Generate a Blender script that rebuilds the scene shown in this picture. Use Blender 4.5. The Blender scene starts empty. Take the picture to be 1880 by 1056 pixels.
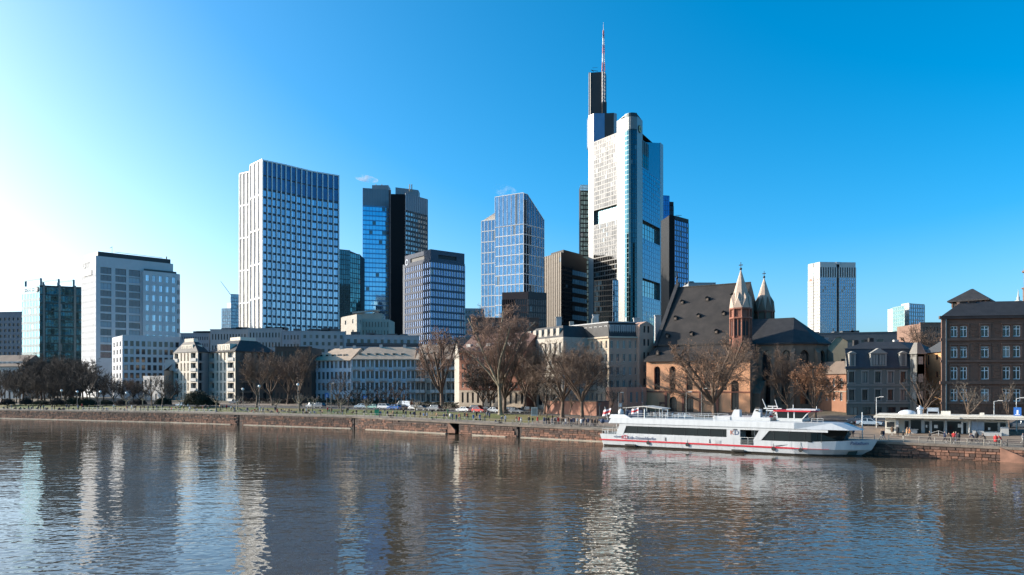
import bpy, bmesh, math, random
from mathutils import Vector, Matrix
random.seed(7)
R = math.radians
S = bpy.context.scene
COL = S.collection
# ---------------------------------------------------------------- camera, sky, sun, exposure
EYE, F, VH = 11.0, 1400.0, 707.0          # eye height above the water, focal length and horizon row in photo pixels
cd = bpy.data.cameras.new('camera'); cam = bpy.data.objects.new('camera', cd); COL.objects.link(cam)
cd.sensor_width = 36; cd.lens = F / 1880 * 36; cd.shift_y = (VH - 528) / 1880
cd.clip_start = .5; cd.clip_end = 9000
cam.location = (0, 0, EYE); cam.rotation_euler = (R(90), 0, 0)
S.camera = cam
SUN_AZ, SUN_EL = R(78), R(20.3)             # degrees left of the view, above the horizon
SUNV = Vector((-math.sin(SUN_AZ) * math.cos(SUN_EL), math.cos(SUN_AZ) * math.cos(SUN_EL), math.sin(SUN_EL)))
W = bpy.data.worlds.new('World'); S.world = W; W.use_nodes = True
nt = W.node_tree; nt.nodes.clear()
sky = nt.nodes.new('ShaderNodeTexSky'); sky.sky_type = 'NISHITA'; sky.sun_disc = False
sky.sun_elevation = SUN_EL; sky.sun_rotation = -SUN_AZ
sky.altitude = 0; sky.air_density = .7; sky.dust_density = 2.0; sky.ozone_density = 3.0
hs = nt.nodes.new('ShaderNodeHueSaturation'); hs.inputs['Saturation'].default_value = 1.43; hs.inputs['Hue'].default_value = .48
tint = nt.nodes.new('ShaderNodeMix'); tint.data_type = 'RGBA'; tint.blend_type = 'MULTIPLY'; tint.inputs[0].default_value = 1; tint.inputs[7].default_value = (.84, .94, .996, 1)
bg = nt.nodes.new('ShaderNodeBackground'); bg.inputs['Strength'].default_value = .15
wo = nt.nodes.new('ShaderNodeOutputWorld')
# film response: the brighter the sky, the paler its colour
bw = nt.nodes.new('ShaderNodeRGBToBW'); mr = nt.nodes.new('ShaderNodeMapRange'); nt.links.new(sky.outputs[0], bw.inputs[0]); nt.links.new(bw.outputs[0], mr.inputs[0])
for i_, v_ in ((1, 2.0), (2, 4.6), (3, 1.43), (4, .76)): mr.inputs[i_].default_value = v_
nt.links.new(mr.outputs[0], hs.inputs['Saturation'])
nt.links.new(sky.outputs[0], hs.inputs['Color']); nt.links.new(hs.outputs[0], tint.inputs[6]); nt.links.new(tint.outputs[2], bg.inputs['Color']); nt.links.new(bg.outputs[0], wo.inputs[0])
ld = bpy.data.lights.new('sun', 'SUN'); sun = bpy.data.objects.new('sun', ld); COL.objects.link(sun)
ld.energy = 4.15; ld.angle = R(.53); ld.color = (1, .90, .76)
sun.rotation_euler = SUNV.to_track_quat('Z', 'Y').to_euler()
S.view_settings.view_transform = 'Standard'; S.view_settings.look = 'None'
S.view_settings.exposure = .96; S.view_settings.gamma = 1; S.view_settings.use_curve_mapping = False
S.cycles.max_bounces = 6; S.cycles.diffuse_bounces = 2; S.cycles.glossy_bounces = 4; S.cycles.transparent_max_bounces = 6
S.cycles.volume_bounces = 0; S.cycles.sample_clamp_indirect = 12

# ---------------------------------------------------------------- helpers
def PX(u, Y): return ((u - 940) / F * Y, Y)
def ZV(v, Y): return EYE - (v - VH) / F * Y

class NT:
    def __init__(s, name):
        s.m = bpy.data.materials.new(name); s.m.use_nodes = True; s.t = s.m.node_tree
        s.b = s.t.nodes['Principled BSDF']; s.tc = None
    def n(s, typ, **k):
        x = s.t.nodes.new('ShaderNode' + typ)
        for a, v in k.items():
            if a[0] == 'i': x.inputs[int(a[1:])].default_value = v
            else: setattr(x, a, v)
        return x
    def l(s, a, b): s.t.links.new(a, b)
    def coord(s, kind='Object', scale=(1, 1, 1)):
        if s.tc is None: s.tc = s.n('TexCoord')
        mp = s.n('Mapping'); mp.inputs['Scale'].default_value = scale; s.l(s.tc.outputs[kind], mp.inputs[0]); return mp.outputs[0]
    def noise(s, co, scale, detail=3, rough=.55):
        x = s.n('TexNoise'); x.inputs['Scale'].default_value = scale; x.inputs['Detail'].default_value = detail; x.inputs['Roughness'].default_value = rough
        s.l(co, x.inputs['Vector']); return x.outputs[0]
    def ramp(s, fac, stops):
        r = s.n('ValToRGB'); e = r.color_ramp.elements
        while len(e) < len(stops): e.new(.5)
        for i, (p, c) in enumerate(stops): e[i].position = p; e[i].color = (c[0], c[1], c[2], 1) if not isinstance(c, (int, float)) else (c, c, c, 1)
        s.l(fac, r.inputs[0]); return r.outputs[0]
    def mix(s, fac, a, b, mode='MIX'):
        x = s.n('Mix', data_type='RGBA', blend_type=mode)
        for v, i in ((fac, 0), (a, 6), (b, 7)):
            if hasattr(v, 'is_output'): s.l(v, x.inputs[i])
            elif i == 0: x.inputs[0].default_value = v
            else: x.inputs[i].default_value = (v[0], v[1], v[2], 1) if not isinstance(v, (int, float)) else (v, v, v, 1)
        return x.outputs[2]
    def bump(s, h, dist, strength=1):
        x = s.n('Bump'); x.inputs['Distance'].default_value = dist; x.inputs['Strength'].default_value = strength
        s.l(h, x.inputs['Height']); s.l(x.outputs[0], s.b.inputs['Normal']); return x
    def setp(s, **k):
        for a, v in k.items():
            i = s.b.inputs[{'col': 'Base Color', 'rough': 'Roughness', 'metal': 'Metallic', 'ior': 'IOR', 'spec': 'Specular IOR Level', 'alpha': 'Alpha'}[a]]
            if hasattr(v, 'is_output'): s.l(v, i)
            elif a == 'col': i.default_value = (v[0], v[1], v[2], 1)
            else: i.default_value = v
MATS = {}; WK = .75
def wall(name, c, rough=.85, var=.18, sc=.35, bump=.01, streak=.25, metal=0, rnd=0.0):
    """a weathered surface: broad tone changes, vertical streaks, fine grain"""
    if name in MATS: return MATS[name]
    c = [x * WK for x in c]; t = NT(name); co = t.coord('Object'); st = t.coord('Object', (1, 1, .12))
    a = t.noise(co, sc, 4); g = t.noise(co, sc * 14, 3); k = t.noise(st, 1.6, 3)
    col = t.mix(t.ramp(a, [(.3, 0), (.7, 1)]), [x * (1 - var) for x in c], [min(1, x * (1 + var)) for x in c])
    col = t.mix(t.ramp(k, [(.45, 0), (.75, streak)]), col, [x * .55 for x in c])
    col = t.mix(t.ramp(g, [(.35, 0), (.65, .14)]), col, [x * .7 for x in c])
    if rnd:
        oi = t.n('ObjectInfo'); mr = t.n('MapRange'); mr.inputs[3].default_value = 1 - rnd; mr.inputs[4].default_value = 1 + rnd
        t.l(oi.outputs['Random'], mr.inputs[0]); vm = t.n('VectorMath', operation='SCALE'); t.l(col, vm.inputs[0]); t.l(mr.outputs[0], vm.inputs[3]); col = vm.outputs[0]
    t.setp(col=col, rough=rough, metal=metal)
    if bump: t.bump(g, bump)
    MATS[name] = t.m; return t.m
def plain(name, c, rough=.5, metal=0, spec=.5):
    if name in MATS: return MATS[name]
    t = NT(name); co = t.coord('Object'); a = t.noise(co, 2.5, 3)
    t.setp(col=t.mix(t.ramp(a, [(.3, 0), (.7, 1)]), [x * .88 for x in c], [min(1, x * 1.1) for x in c]), rough=rough, metal=metal, spec=spec)
    MATS[name] = t.m; return t.m
def glass(name, c, rough=.06, metal=.6, rnd=.35, dark=(.015, .02, .025), wob=.02, cell=None):
    """coated window glass: mirror-like, each pane a little different (by object and by place)"""
    if name in MATS: return MATS[name]
    t = NT(name); oi = t.n('ObjectInfo'); co = t.coord('Object')
    wn = t.n('TexWhiteNoise', noise_dimensions='3D'); sn = t.n('VectorMath', operation='SNAP')
    cl = cell or (1.5, 50, 3.6)
    sn.inputs[1].default_value = cl; t.l(co, sn.inputs[0])
    ad = t.n('VectorMath', operation='ADD'); t.l(sn.outputs[0], ad.inputs[0]); t.l(oi.outputs['Random'], ad.inputs[1]); t.l(ad.outputs[0], wn.inputs['Vector'])
    f = t.ramp(wn.outputs[0], [(0, 0), (1, rnd)])
    col = t.mix(f, c, dark)
    n = t.noise(co, .25, 2); t.bump(n, wob)
    t.setp(col=col, rough=rough, metal=metal)
    MATS[name] = t.m; return t.m
def pane(name='window_glass', c=(.02, .025, .03), cur=(.35, .33, .30), share=.22):
    """ordinary window: dark glass, some with a pale blind or curtain behind"""
    if name in MATS: return MATS[name]
    t = NT(name); oi = t.n('ObjectInfo')
    f = t.ramp(oi.outputs['Random'], [(1 - share, 0), (1 - share + .02, .55), (1, .9)])
    co = t.coord('Object'); st = t.coord('Object', (14, 14, .6)); w = t.noise(st, 1, 2)
    cu = t.mix(w, [x * .6 for x in cur], cur)
    t.setp(col=t.mix(f, c, cu), rough=.07, spec=.7)
    MATS[name] = t.m; return t.m

def link(o, parent=None, world=None):
    COL.objects.link(o)
    if parent is not None: o.parent = parent
    return o
def tag(o, label=None, cat=None, group=None, kind=None):
    for k, v in (('label', label), ('category', cat), ('group', group), ('kind', kind)):
        if v: o[k] = v
    return o
def thing(name, label, cat, loc, rz=0, group=None):
    o = bpy.data.objects.new(name, None); o.empty_display_size = .5
    COL.objects.link(o); o.location = loc; o.rotation_euler = (0, 0, rz)
    return tag(o, label, cat, group)
class MB:
    """collects shapes and links them as one mesh object"""
    def __init__(s): s.v = []; s.f = []; s.m = []; s.sm = []
    def face(s, pts, m=0, smooth=False):
        b = len(s.v); s.v.extend([tuple(p) for p in pts]); s.f.append(tuple(range(b, b + len(pts)))); s.m.append(m); s.sm.append(smooth)
    def box(s, x0, x1, y0, y1, z0, z1, m=0, skip=''):
        b = len(s.v)
        s.v += [(x0, y0, z0), (x1, y0, z0), (x1, y1, z0), (x0, y1, z0), (x0, y0, z1), (x1, y0, z1), (x1, y1, z1), (x0, y1, z1)]
        for k, q in (('f', (0, 1, 5, 4)), ('r', (1, 2, 6, 5)), ('b', (2, 3, 7, 6)), ('l', (3, 0, 4, 7)), ('t', (4, 5, 6, 7)), ('d', (3, 2, 1, 0))):
            if k not in skip: s.f.append(tuple(b + i for i in q)); s.m.append(m); s.sm.append(False)
    def prism(s, pts, z0, z1, m=0, top=True, bottom=False, mt=None, pts1=None):
        n = len(pts); b = len(s.v); q = pts1 or pts
        s.v += [(p[0], p[1], z0) for p in pts] + [(p[0], p[1], z1) for p in q]
        for i in range(n):
            j = (i + 1) % n; s.f.append((b + i, b + j, b + n + j, b + n + i)); s.m.append(m); s.sm.append(False)
        if top: s.f.append(tuple(b + n + i for i in range(n))); s.m.append(m if mt is None else mt); s.sm.append(False)
        if bottom: s.f.append(tuple(b + n - 1 - i for i in range(n))); s.m.append(m); s.sm.append(False)
    def hull(s, A, B, m=0, caps=True):
        """joins two rings of equal length"""
        n = len(A); b = len(s.v); s.v += [tuple(p) for p in A] + [tuple(p) for p in B]
        for i in range(n):
            j = (i + 1) % n; s.f.append((b + i, b + j, b + n + j, b + n + i)); s.m.append(m); s.sm.append(False)
        if caps:
            s.f.append(tuple(b + n - 1 - i for i in range(n))); s.m.append(m); s.sm.append(False)
            s.f.append(tuple(b + n + i for i in range(n))); s.m.append(m); s.sm.append(False)
    def tube(s, p, q, r0, r1=None, n=6, m=0, cap=False, smooth=True):
        r1 = r0 if r1 is None else r1
        p = Vector(p); q = Vector(q); d = q - p
        if d.length < 1e-6: return
        d.normalize(); a = d.orthogonal().normalized(); c = d.cross(a); b = len(s.v)
        for P, r in ((p, r0), (q, r1)):
            for i in range(n):
                t = 2 * math.pi * i / n; s.v.append(tuple(P + (a * math.cos(t) + c * math.sin(t)) * r))
        for i in range(n):
            j = (i + 1) % n; s.f.append((b + i, b + j, b + n + j, b + n + i)); s.m.append(m); s.sm.append(smooth)
        if cap:
            s.f.append(tuple(b + n - 1 - i for i in range(n))); s.m.append(m); s.sm.append(False)
            s.f.append(tuple(b + n + i for i in range(n))); s.m.append(m); s.sm.append(False)
    def ball(s, c, r, m=0, n=8, k=5, sz=1):
        b = len(s.v)
        for j in range(k + 1):
            ph = math.pi * j / k
            for i in range(n):
                t = 2 * math.pi * i / n; s.v.append((c[0] + r * math.sin(ph) * math.cos(t), c[1] + r * math.sin(ph) * math.sin(t), c[2] - r * sz * math.cos(ph)))
        for j in range(k):
            for i in range(n):
                i2 = (i + 1) % n; s.f.append((b + j * n + i, b + j * n + i2, b + (j + 1) * n + i2, b + (j + 1) * n + i)); s.m.append(m); s.sm.append(True)
    def mesh(s, name, mats):
        me = bpy.data.meshes.new(name); me.from_pydata(s.v, [], s.f)
        for m in (mats if isinstance(mats, (list, tuple)) else [mats]): me.materials.append(m)
        me.polygons.foreach_set('material_index', s.m); me.polygons.foreach_set('use_smooth', s.sm); me.update(); return me
    def build(s, name, mats, parent=None, loc=(0, 0, 0), rz=0, kind=None):
        o = bpy.data.objects.new(name, s.mesh(name, mats)); o.location = loc; o.rotation_euler = (0, 0, rz)
        link(o, parent)
        if kind: o['kind'] = kind
        return o
def put(name, me, parent=None, loc=(0, 0, 0), rz=0, kind=None, rot=None):
    o = bpy.data.objects.new(name, me); o.location = loc; o.rotation_euler = rot or (0, 0, rz); link(o, parent)
    if kind: o['kind'] = kind
    return o
def copy_tree(o, parent=None):
    c = o.copy(); COL.objects.link(c); c.parent = parent
    for ch in list(o.children): copy_tree(ch, c)
    return c

# ---------------------------------------------------------------- the line of the quay: s runs up-river to the left, d inland
QN = [((250, -22.6), 2.1), ((72.3, 107.7), 2.1), ((58.8, 117.6), 2.2), ((1, 160), 2.6), ((-41, 192.5), 3.05), ((-99, 223), 3.05), ((-169, 252), 2.9), ((-430, 361), 2.9), ((-1400, 760), 2.9)]
QS = [0.0]
for i in range(1, len(QN)): QS.append(QS[-1] + math.dist(QN[i - 1][0], QN[i][0]))
S0 = QS[1]; QS = [q - S0 for q in QS]
SEGN = []
for i in range(len(QN) - 1):
    (a, _), (b, _) = QN[i], QN[i + 1]; L = math.dist(a, b); SEGN.append(((b[1] - a[1]) / L, -(b[0] - a[0]) / L))
def quay(s, d=0.0):
    i = 0
    while i < len(QS) - 2 and s > QS[i + 1]: i += 1
    t = (s - QS[i]) / (QS[i + 1] - QS[i]); a, b = QN[i][0], QN[i + 1][0]
    n0 = SEGN[i]; n1 = SEGN[i]
    if i > 0: n0 = ((SEGN[i - 1][0] + SEGN[i][0]) / 2, (SEGN[i - 1][1] + SEGN[i][1]) / 2)
    if i < len(SEGN) - 1: n1 = ((SEGN[i + 1][0] + SEGN[i][0]) / 2, (SEGN[i + 1][1] + SEGN[i][1]) / 2)
    n = (n0[0] * (1 - t) + n1[0] * t, n0[1] * (1 - t) + n1[1] * t)
    return (a[0] + (b[0] - a[0]) * t + n[0] * d, a[1] + (b[1] - a[1]) * t + n[1] * d)
def qang(s):
    a, b = quay(s - .5), quay(s + .5); return math.atan2(a[1] - b[1], a[0] - b[0])
def qz(s):
    i = 0
    while i < len(QS) - 2 and s > QS[i + 1]: i += 1
    t = min(1, max(0, (s - QS[i]) / (QS[i + 1] - QS[i]))); return QN[i][1] * (1 - t) + QN[i + 1][1] * t
FD = [(0, 0), (9, 0), (18, .3), (22, .42), (34, .52), (55, 1), (9999, 1)]
def gz(s, d):
    q = qz(s)
    for (a, fa), (b, fb) in zip(FD, FD[1:]):
        if d <= b: f = fa + (fb - fa) * (max(d, a) - a) / (b - a); return q + f * (5.3 - q)
def su(u, d):
    """the quay position s whose point d metres inland lies on the sight line through photo column u"""
    lo, hi = -60.0, 700.0
    for _ in range(40):
        m = (lo + hi) / 2; x, y = quay(m, d)
        if x / max(y, 1) * F + 940 > u: lo = m
        else: hi = m
    return lo
def at(u, d):
    s = su(u, d); x, y = quay(s, d); return Vector((x, y, gz(s, d)))

# ---------------------------------------------------------------- ground, water
def ground_mat(name, c1, c2, sc, bump=.02, fine=6, rough=.95, c3=None):
    t = NT(name); co = t.coord('Object'); a = t.noise(co, sc, 5); b = t.noise(co, fine, 4); c = t.noise(co, sc * .2, 2)
    col = t.mix(t.ramp(a, [(.38, 0), (.62, 1)]), c1, c2)
    if c3: col = t.mix(t.ramp(c, [(.5, 0), (.62, .8)]), col, c3)
    col = t.mix(t.ramp(b, [(.3, .35), (.6, 0)]), col, [x * .5 for x in c1])
    t.setp(col=col, rough=rough); t.bump(b, bump); return t.m
SS = [-225, -120, -60, -30, -15, 0] + [8 * i for i in range(1, 48)] + [400, 460, 560, 700, 900, 1300]
def strip(name, d0, d1, s0, s1, mat, lift=0.0, kind='structure', nd=2):
    g = MB(); ss = sorted([s for s in SS if s0 < s < s1] + [s0, s1]); ds = sorted(set([d0 + (d1 - d0) * i / nd for i in range(nd + 1)] + [f for f, _ in FD if d0 < f < d1]))
    P = [[(*quay(s, d), gz(s, d) + lift) for d in ds] for s in ss]
    for i in range(len(ss) - 1):
        for j in range(len(ds) - 1):
            g.face([P[i][j], P[i][j + 1], P[i + 1][j + 1], P[i + 1][j]][::-1], 0)
    o = g.build(name, mat, kind=kind); return o
m_path = ground_mat('path_gravel', (.20, .16, .12), (.28, .23, .17), .25, .01)
m_pave = ground_mat('paving', (.17, .13, .10), (.24, .18, .135), .2, .01)
m_grass = ground_mat('lawn_grass', (.065, .10, .018), (.15, .14, .035), .35, .05, 9, c3=(.20, .15, .06))
m_road = ground_mat('asphalt', (.055, .053, .05), (.075, .07, .065), .3, .005)
m_earth = ground_mat('earth', (.09, .075, .05), (.13, .11, .08), .05, .02)
sg = su(985, 12)                        # the lawn begins here and runs left
strip('quay_promenade', 0, 8.5, -225, 1300, m_path)
strip('lawn', 8.5, 21.5, sg, 1300, m_grass, nd=4)
strip('paved_bank', 8.5, 21.5, -225, sg, m_pave, nd=3)
strip('kerb', 21.5, 21.8, -225, 1300, plain('kerb_stone', (.3, .28, .25), .8), lift=.1)
strip('road', 21.8, 33, -225, 1300, m_road, nd=2)
strip('kerb', 33, 33.3, -225, 1300, MATS['kerb_stone'], lift=.1)
strip('pavement', 33.3, 42, -225, 1300, m_pave, lift=.09)
strip('street_ground', 42, 2600, -225, 1300, m_earth, nd=6)
g = MB(); g.face([(-5200, 700, 4.9), (4600, 700, 4.9), (4600, 7200, 4.9), (-5200, 7200, 4.9)]); g.build('far_ground', m_earth, kind='structure')
mk = MB()
for i in range(60):
    a, b = 6 * i - 60, 6 * i - 57
    mk.face([(*quay(a, 27.3), gz(a, 27.3) + .03), (*quay(b, 27.3), gz(b, 27.3) + .03), (*quay(b, 27.45), gz(b, 27.45) + .03), (*quay(a, 27.45), gz(a, 27.45) + .03)])
mk.build('road_markings', plain('road_paint', (.7, .7, .68), .7), kind='structure')

t = NT('river_water'); co = t.coord('Object')
cx = t.coord('Object', (.6, 1.3, 1)); w0 = t.noise(t.coord('Object', (.45, 1.3, 1)), .2, 2, .5)
big = t.noise(co, .022, 3, .5); mid = t.noise(co, .09, 3, .5)
w1 = t.noise(cx, .5, 1, .4); w2 = t.noise(t.coord('Object', (.9, 1.15, 1)), 1.25, 1, .5); w3 = t.noise(cx, 3.2, 1, .5)
def sc_(x, k): m = t.n('Math', operation='MULTIPLY'); m.inputs[1].default_value = k; t.l(x, m.inputs[0]); return m.outputs[0]
def ad_(a, b): m = t.n('Math', operation='ADD'); t.l(a, m.inputs[0]); t.l(b, m.inputs[1]); return m.outputs[0]
def mu_(a, b): m = t.n('Math', operation='MULTIPLY'); t.l(a, m.inputs[0]); t.l(b, m.inputs[1]); return m.outputs[0]
sx_ = t.n('SeparateXYZ'); t.l(co, sx_.inputs[0]); mr_ = t.n('MapRange'); mr_.inputs[1].default_value = 55; mr_.inputs[2].default_value = 125; mr_.inputs[3].default_value = 1; mr_.inputs[4].default_value = .25; t.l(sx_.outputs[1], mr_.inputs[0])
h = ad_(ad_(sc_(w0, .13), sc_(w1, .075)), mu_(ad_(sc_(w2, .085), sc_(w3, .012)), mr_.outputs[0]))
gust = t.ramp(big, [(.38, .4), (.6, 1.0)]); h = mu_(h, gust)
t.setp(col=t.mix(t.ramp(mid, [(.3, 0), (.7, 1)]), (.066, .054, .038), (.084, .068, .048)), rough=.02, ior=1.333, spec=.5)
t.bump(h, .8)
MATS['water'] = t.m
g = MB(); g.face([(-5200, -600, 0), (4600, -600, 0), (4600, 900, 0), (-5200, 900, 0)]); g.build('river_water', t.m, kind='structure')

# ---------------------------------------------------------------- quay wall, stone by stone
m_stone = wall('red_sandstone', (.33, .165, .108), var=.35, sc=.8, bump=.03, streak=.5, rnd=.28)
m_stone2 = wall('dark_wall_stone', (.15, .09, .068), var=.35, sc=.6, bump=.03, streak=.5, rnd=.28)
m_mortar = wall('wall_mortar', (.085, .06, .05), var=.3, sc=.7, bump=.02)
m_cope = wall('coping_stone', (.24, .19, .15), var=.3, sc=.5, bump=.01, streak=.2, rnd=.2)
m_ledge = wall('ledge_stone', (.5, .43, .33), var=.3, sc=.4, streak=.1)
QL = bpy.data.objects.new('quay_wall', None); COL.objects.link(QL); tag(QL, kind='structure')
slots = [su(438, 0), su(650, 0), su(952, 0)]
notch = (su(842, 0), su(823, 0))
def wallpts(s0, s1):
    out = []; cuts = [(s - .25, s + .25, .5) for s in slots] + [(notch[0], notch[1], 5.0)]
    ss = sorted(set([s0, s1] + [q for q in QS if s0 < q < s1]))
    for a, b, dd in cuts: ss += [a - .001, a, b, b + .001] if s0 < a < s1 else []
    for s in sorted(ss):
        dd = .12
        for a, b, k in cuts:
            if a - 1e-6 <= s <= b + 1e-6: dd = k
        out.append((s, dd))
    return out
g = MB(); wp = wallpts(-225, 1300)
for (a, da), (b, db) in zip(wp, wp[1:]):
    A, B = quay(a, da), quay(b, db)
    g.face([(*B, -1.5), (*A, -1.5), (*A, qz(a) - .02), (*B, qz(b) - .02)])
g.build('mortar_bed', m_mortar, QL)
# sloping end block of the landing steps
rn = random.Random(3)
def in_cut(s, e):
    for q in slots:
        if s < q + .35 and e > q - .35: return True
    return s < notch[1] and e > notch[0]
STONES = {}
def stone_mesh(L, Hh, k):
    key = (round(L, 1), round(Hh, 2), k)
    if key not in STONES:
        r = random.Random(hash(key) % 99991); m = MB(); e = .035
        j = lambda: r.uniform(-.025, .025)
        A = [(.012 + abs(j()), 0, .012), (L - .012, 0, .012 + abs(j())), (L - .012, 0, Hh - .012), (.012, 0, Hh - .012 - abs(j()))]
        y = -.06 - r.uniform(0, .09)
        B = [(A[0][0] + e, y + j(), A[0][2] + e), (A[1][0] - e, y + j(), A[1][2] + e), (A[2][0] - e, y + j(), A[2][2] - e), (A[3][0] + e, y + j(), A[3][2] - e)]
        bk = [(p[0], .10, p[2]) for p in A]
        for P, Q in ((bk, A), (A, B)):
            for i in range(4): m.face([P[i], P[(i + 1) % 4], Q[(i + 1) % 4], Q[i]])
        m.face(B)
        STONES[key] = (m, m.mesh('stone', m_stone), m.mesh('stone', m_stone2))
    return STONES[key]
def lay(s0, s1, single, joined):
    """courses of stones from s0 to s1; single: each an object, else into the joined mesh"""
    c = 0; z = -.35
    while True:
        zt = min(qz(s) for s in (s0, s1)) - .30
        Hh = (.44, .38, .5, .36)[c % 4]
        if z + Hh > zt + .12: break
        s = s0 + rn.uniform(-.5, 0)
        while s < s1:
            L = rn.choice((.6, .8, .9, 1.1, 1.3)); e = s + L
            if not in_cut(s, e):
                P = quay(e, .05); a = qang((s + e) / 2); zz = z + rn.uniform(-.01, .01)
                dark = rn.random() < (.35 if z < 1.0 else .75); mm, me1, me2 = stone_mesh(L, Hh, rn.randint(0, 2))
                if single is not None and len(single) < 296: single.append(put('stone', me2 if dark else me1, QL, (P[0], P[1], zz), a))
                else:
                    ca, sa = math.cos(a), math.sin(a); b = len(joined.v)
                    joined.v += [(P[0] + v[0] * ca - v[1] * sa, P[1] + v[0] * sa + v[1] * ca, zz + v[2]) for v in mm.v]
                    joined.f += [tuple(b + i for i in f) for f in mm.f]; joined.m += [1 if dark else 0] * len(mm.f); joined.sm += [False] * len(mm.f)
            s = e
        z += Hh; c += 1
    return z
singles = []; jj = MB(); tops = []
sA, sB, sC = su(1890, 0), su(1632, 0), su(1105, 0)
lay(sA - 6, sB, singles, jj)
lay(sC, sC + 34, singles, jj)
lay(sB, sC, None, jj)
for a in range(0, 11):
    s = sC + 34 + a * 22; lay(s, s + 22, None, jj)
jj.build('stone_courses', [m_stone, m_stone2], QL, kind='stuff')
# coping slabs along the top, a pale ledge at the water line
cop = MB(); led = MB(); s = sA - 14; n = 0
while s < 420:
    e = s + 1.6
    A, B = quay(s + .012, -.10), quay(e - .012, -.10); A2, B2 = quay(s + .012, .62), quay(e - .012, .62); z = (qz(s) + qz(e)) / 2
    cop.hull([(B[0], B[1], z - .32), (A[0], A[1], z - .32), (A2[0], A2[1], z - .32), (B2[0], B2[1], z - .32)], [(B[0], B[1], z + .05), (A[0], A[1], z + .05), (A2[0], A2[1], z + .05), (B2[0], B2[1], z + .05)])
    s = e
cop.build('coping_slabs', m_cope, QL, kind='stuff')
s = sC - 2
while s < 420:
    e = s + 3.1 + rn.random() * 3
    if not in_cut(s, e):
        A, B = quay(s, -.42 - rn.random() * .08), quay(e - .06, -.45); A2, B2 = quay(s, .2), quay(e - .06, .2)
        led.hull([(B[0], B[1], -.3), (A[0], A[1], -.3), (A2[0], A2[1], -.3), (B2[0], B2[1], -.3)], [(B[0], B[1], .13), (A[0], A[1], .12), (A2[0], A2[1], .2), (B2[0], B2[1], .2)])
    s = e
led.build('ledge', m_ledge, QL)
# landing notch in the wall: sloping parapet and dark gate
nq = MB(); a0, a1 = notch
P = [quay(a1 + .2, -.02), quay(a0 + (a1 - a0) * .35, -.02)]
zt = qz(a0)
nq.face([(*P[0], .2), (*P[1], .2), (*P[1], .9), (*P[0], zt)]); 
Q2 = [quay(a1 + .2, .5), quay(a0 + (a1 - a0) * .35, .5)]
nq.face([(*P[0], zt), (*P[1], .9), (*Q2[1], .9), (*Q2[0], zt)]); nq.face([(*P[1], .2), (*Q2[1], .2), (*Q2[1], .9), (*P[1], .9)])
nq.build('stair_parapet', m_stone, QL)
# ramp wall that slopes down at the right end
rp = MB(); e0 = su(1836, -.3); e1 = su(1930, -1.5)
for dd0, dd1 in ((-.25, -.9),):
    A, B = quay(e0, dd0), quay(e1, dd1 - 1); A2, B2 = quay(e0, .1), quay(e1, -.2)
    rp.hull([(B[0], B[1], -1), (A[0], A[1], -1), (A2[0], A2[1], -1), (B2[0], B2[1], -1)], [(B[0], B[1], -.5), (A[0], A[1], qz(e0) - .05), (A2[0], A2[1], qz(e0)), (B2[0], B2[1], -.4)])
rp.build('ramp_cheek', wall('ramp_sandstone', (.24, .12, .08), var=.5, sc=.6), QL)
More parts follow.
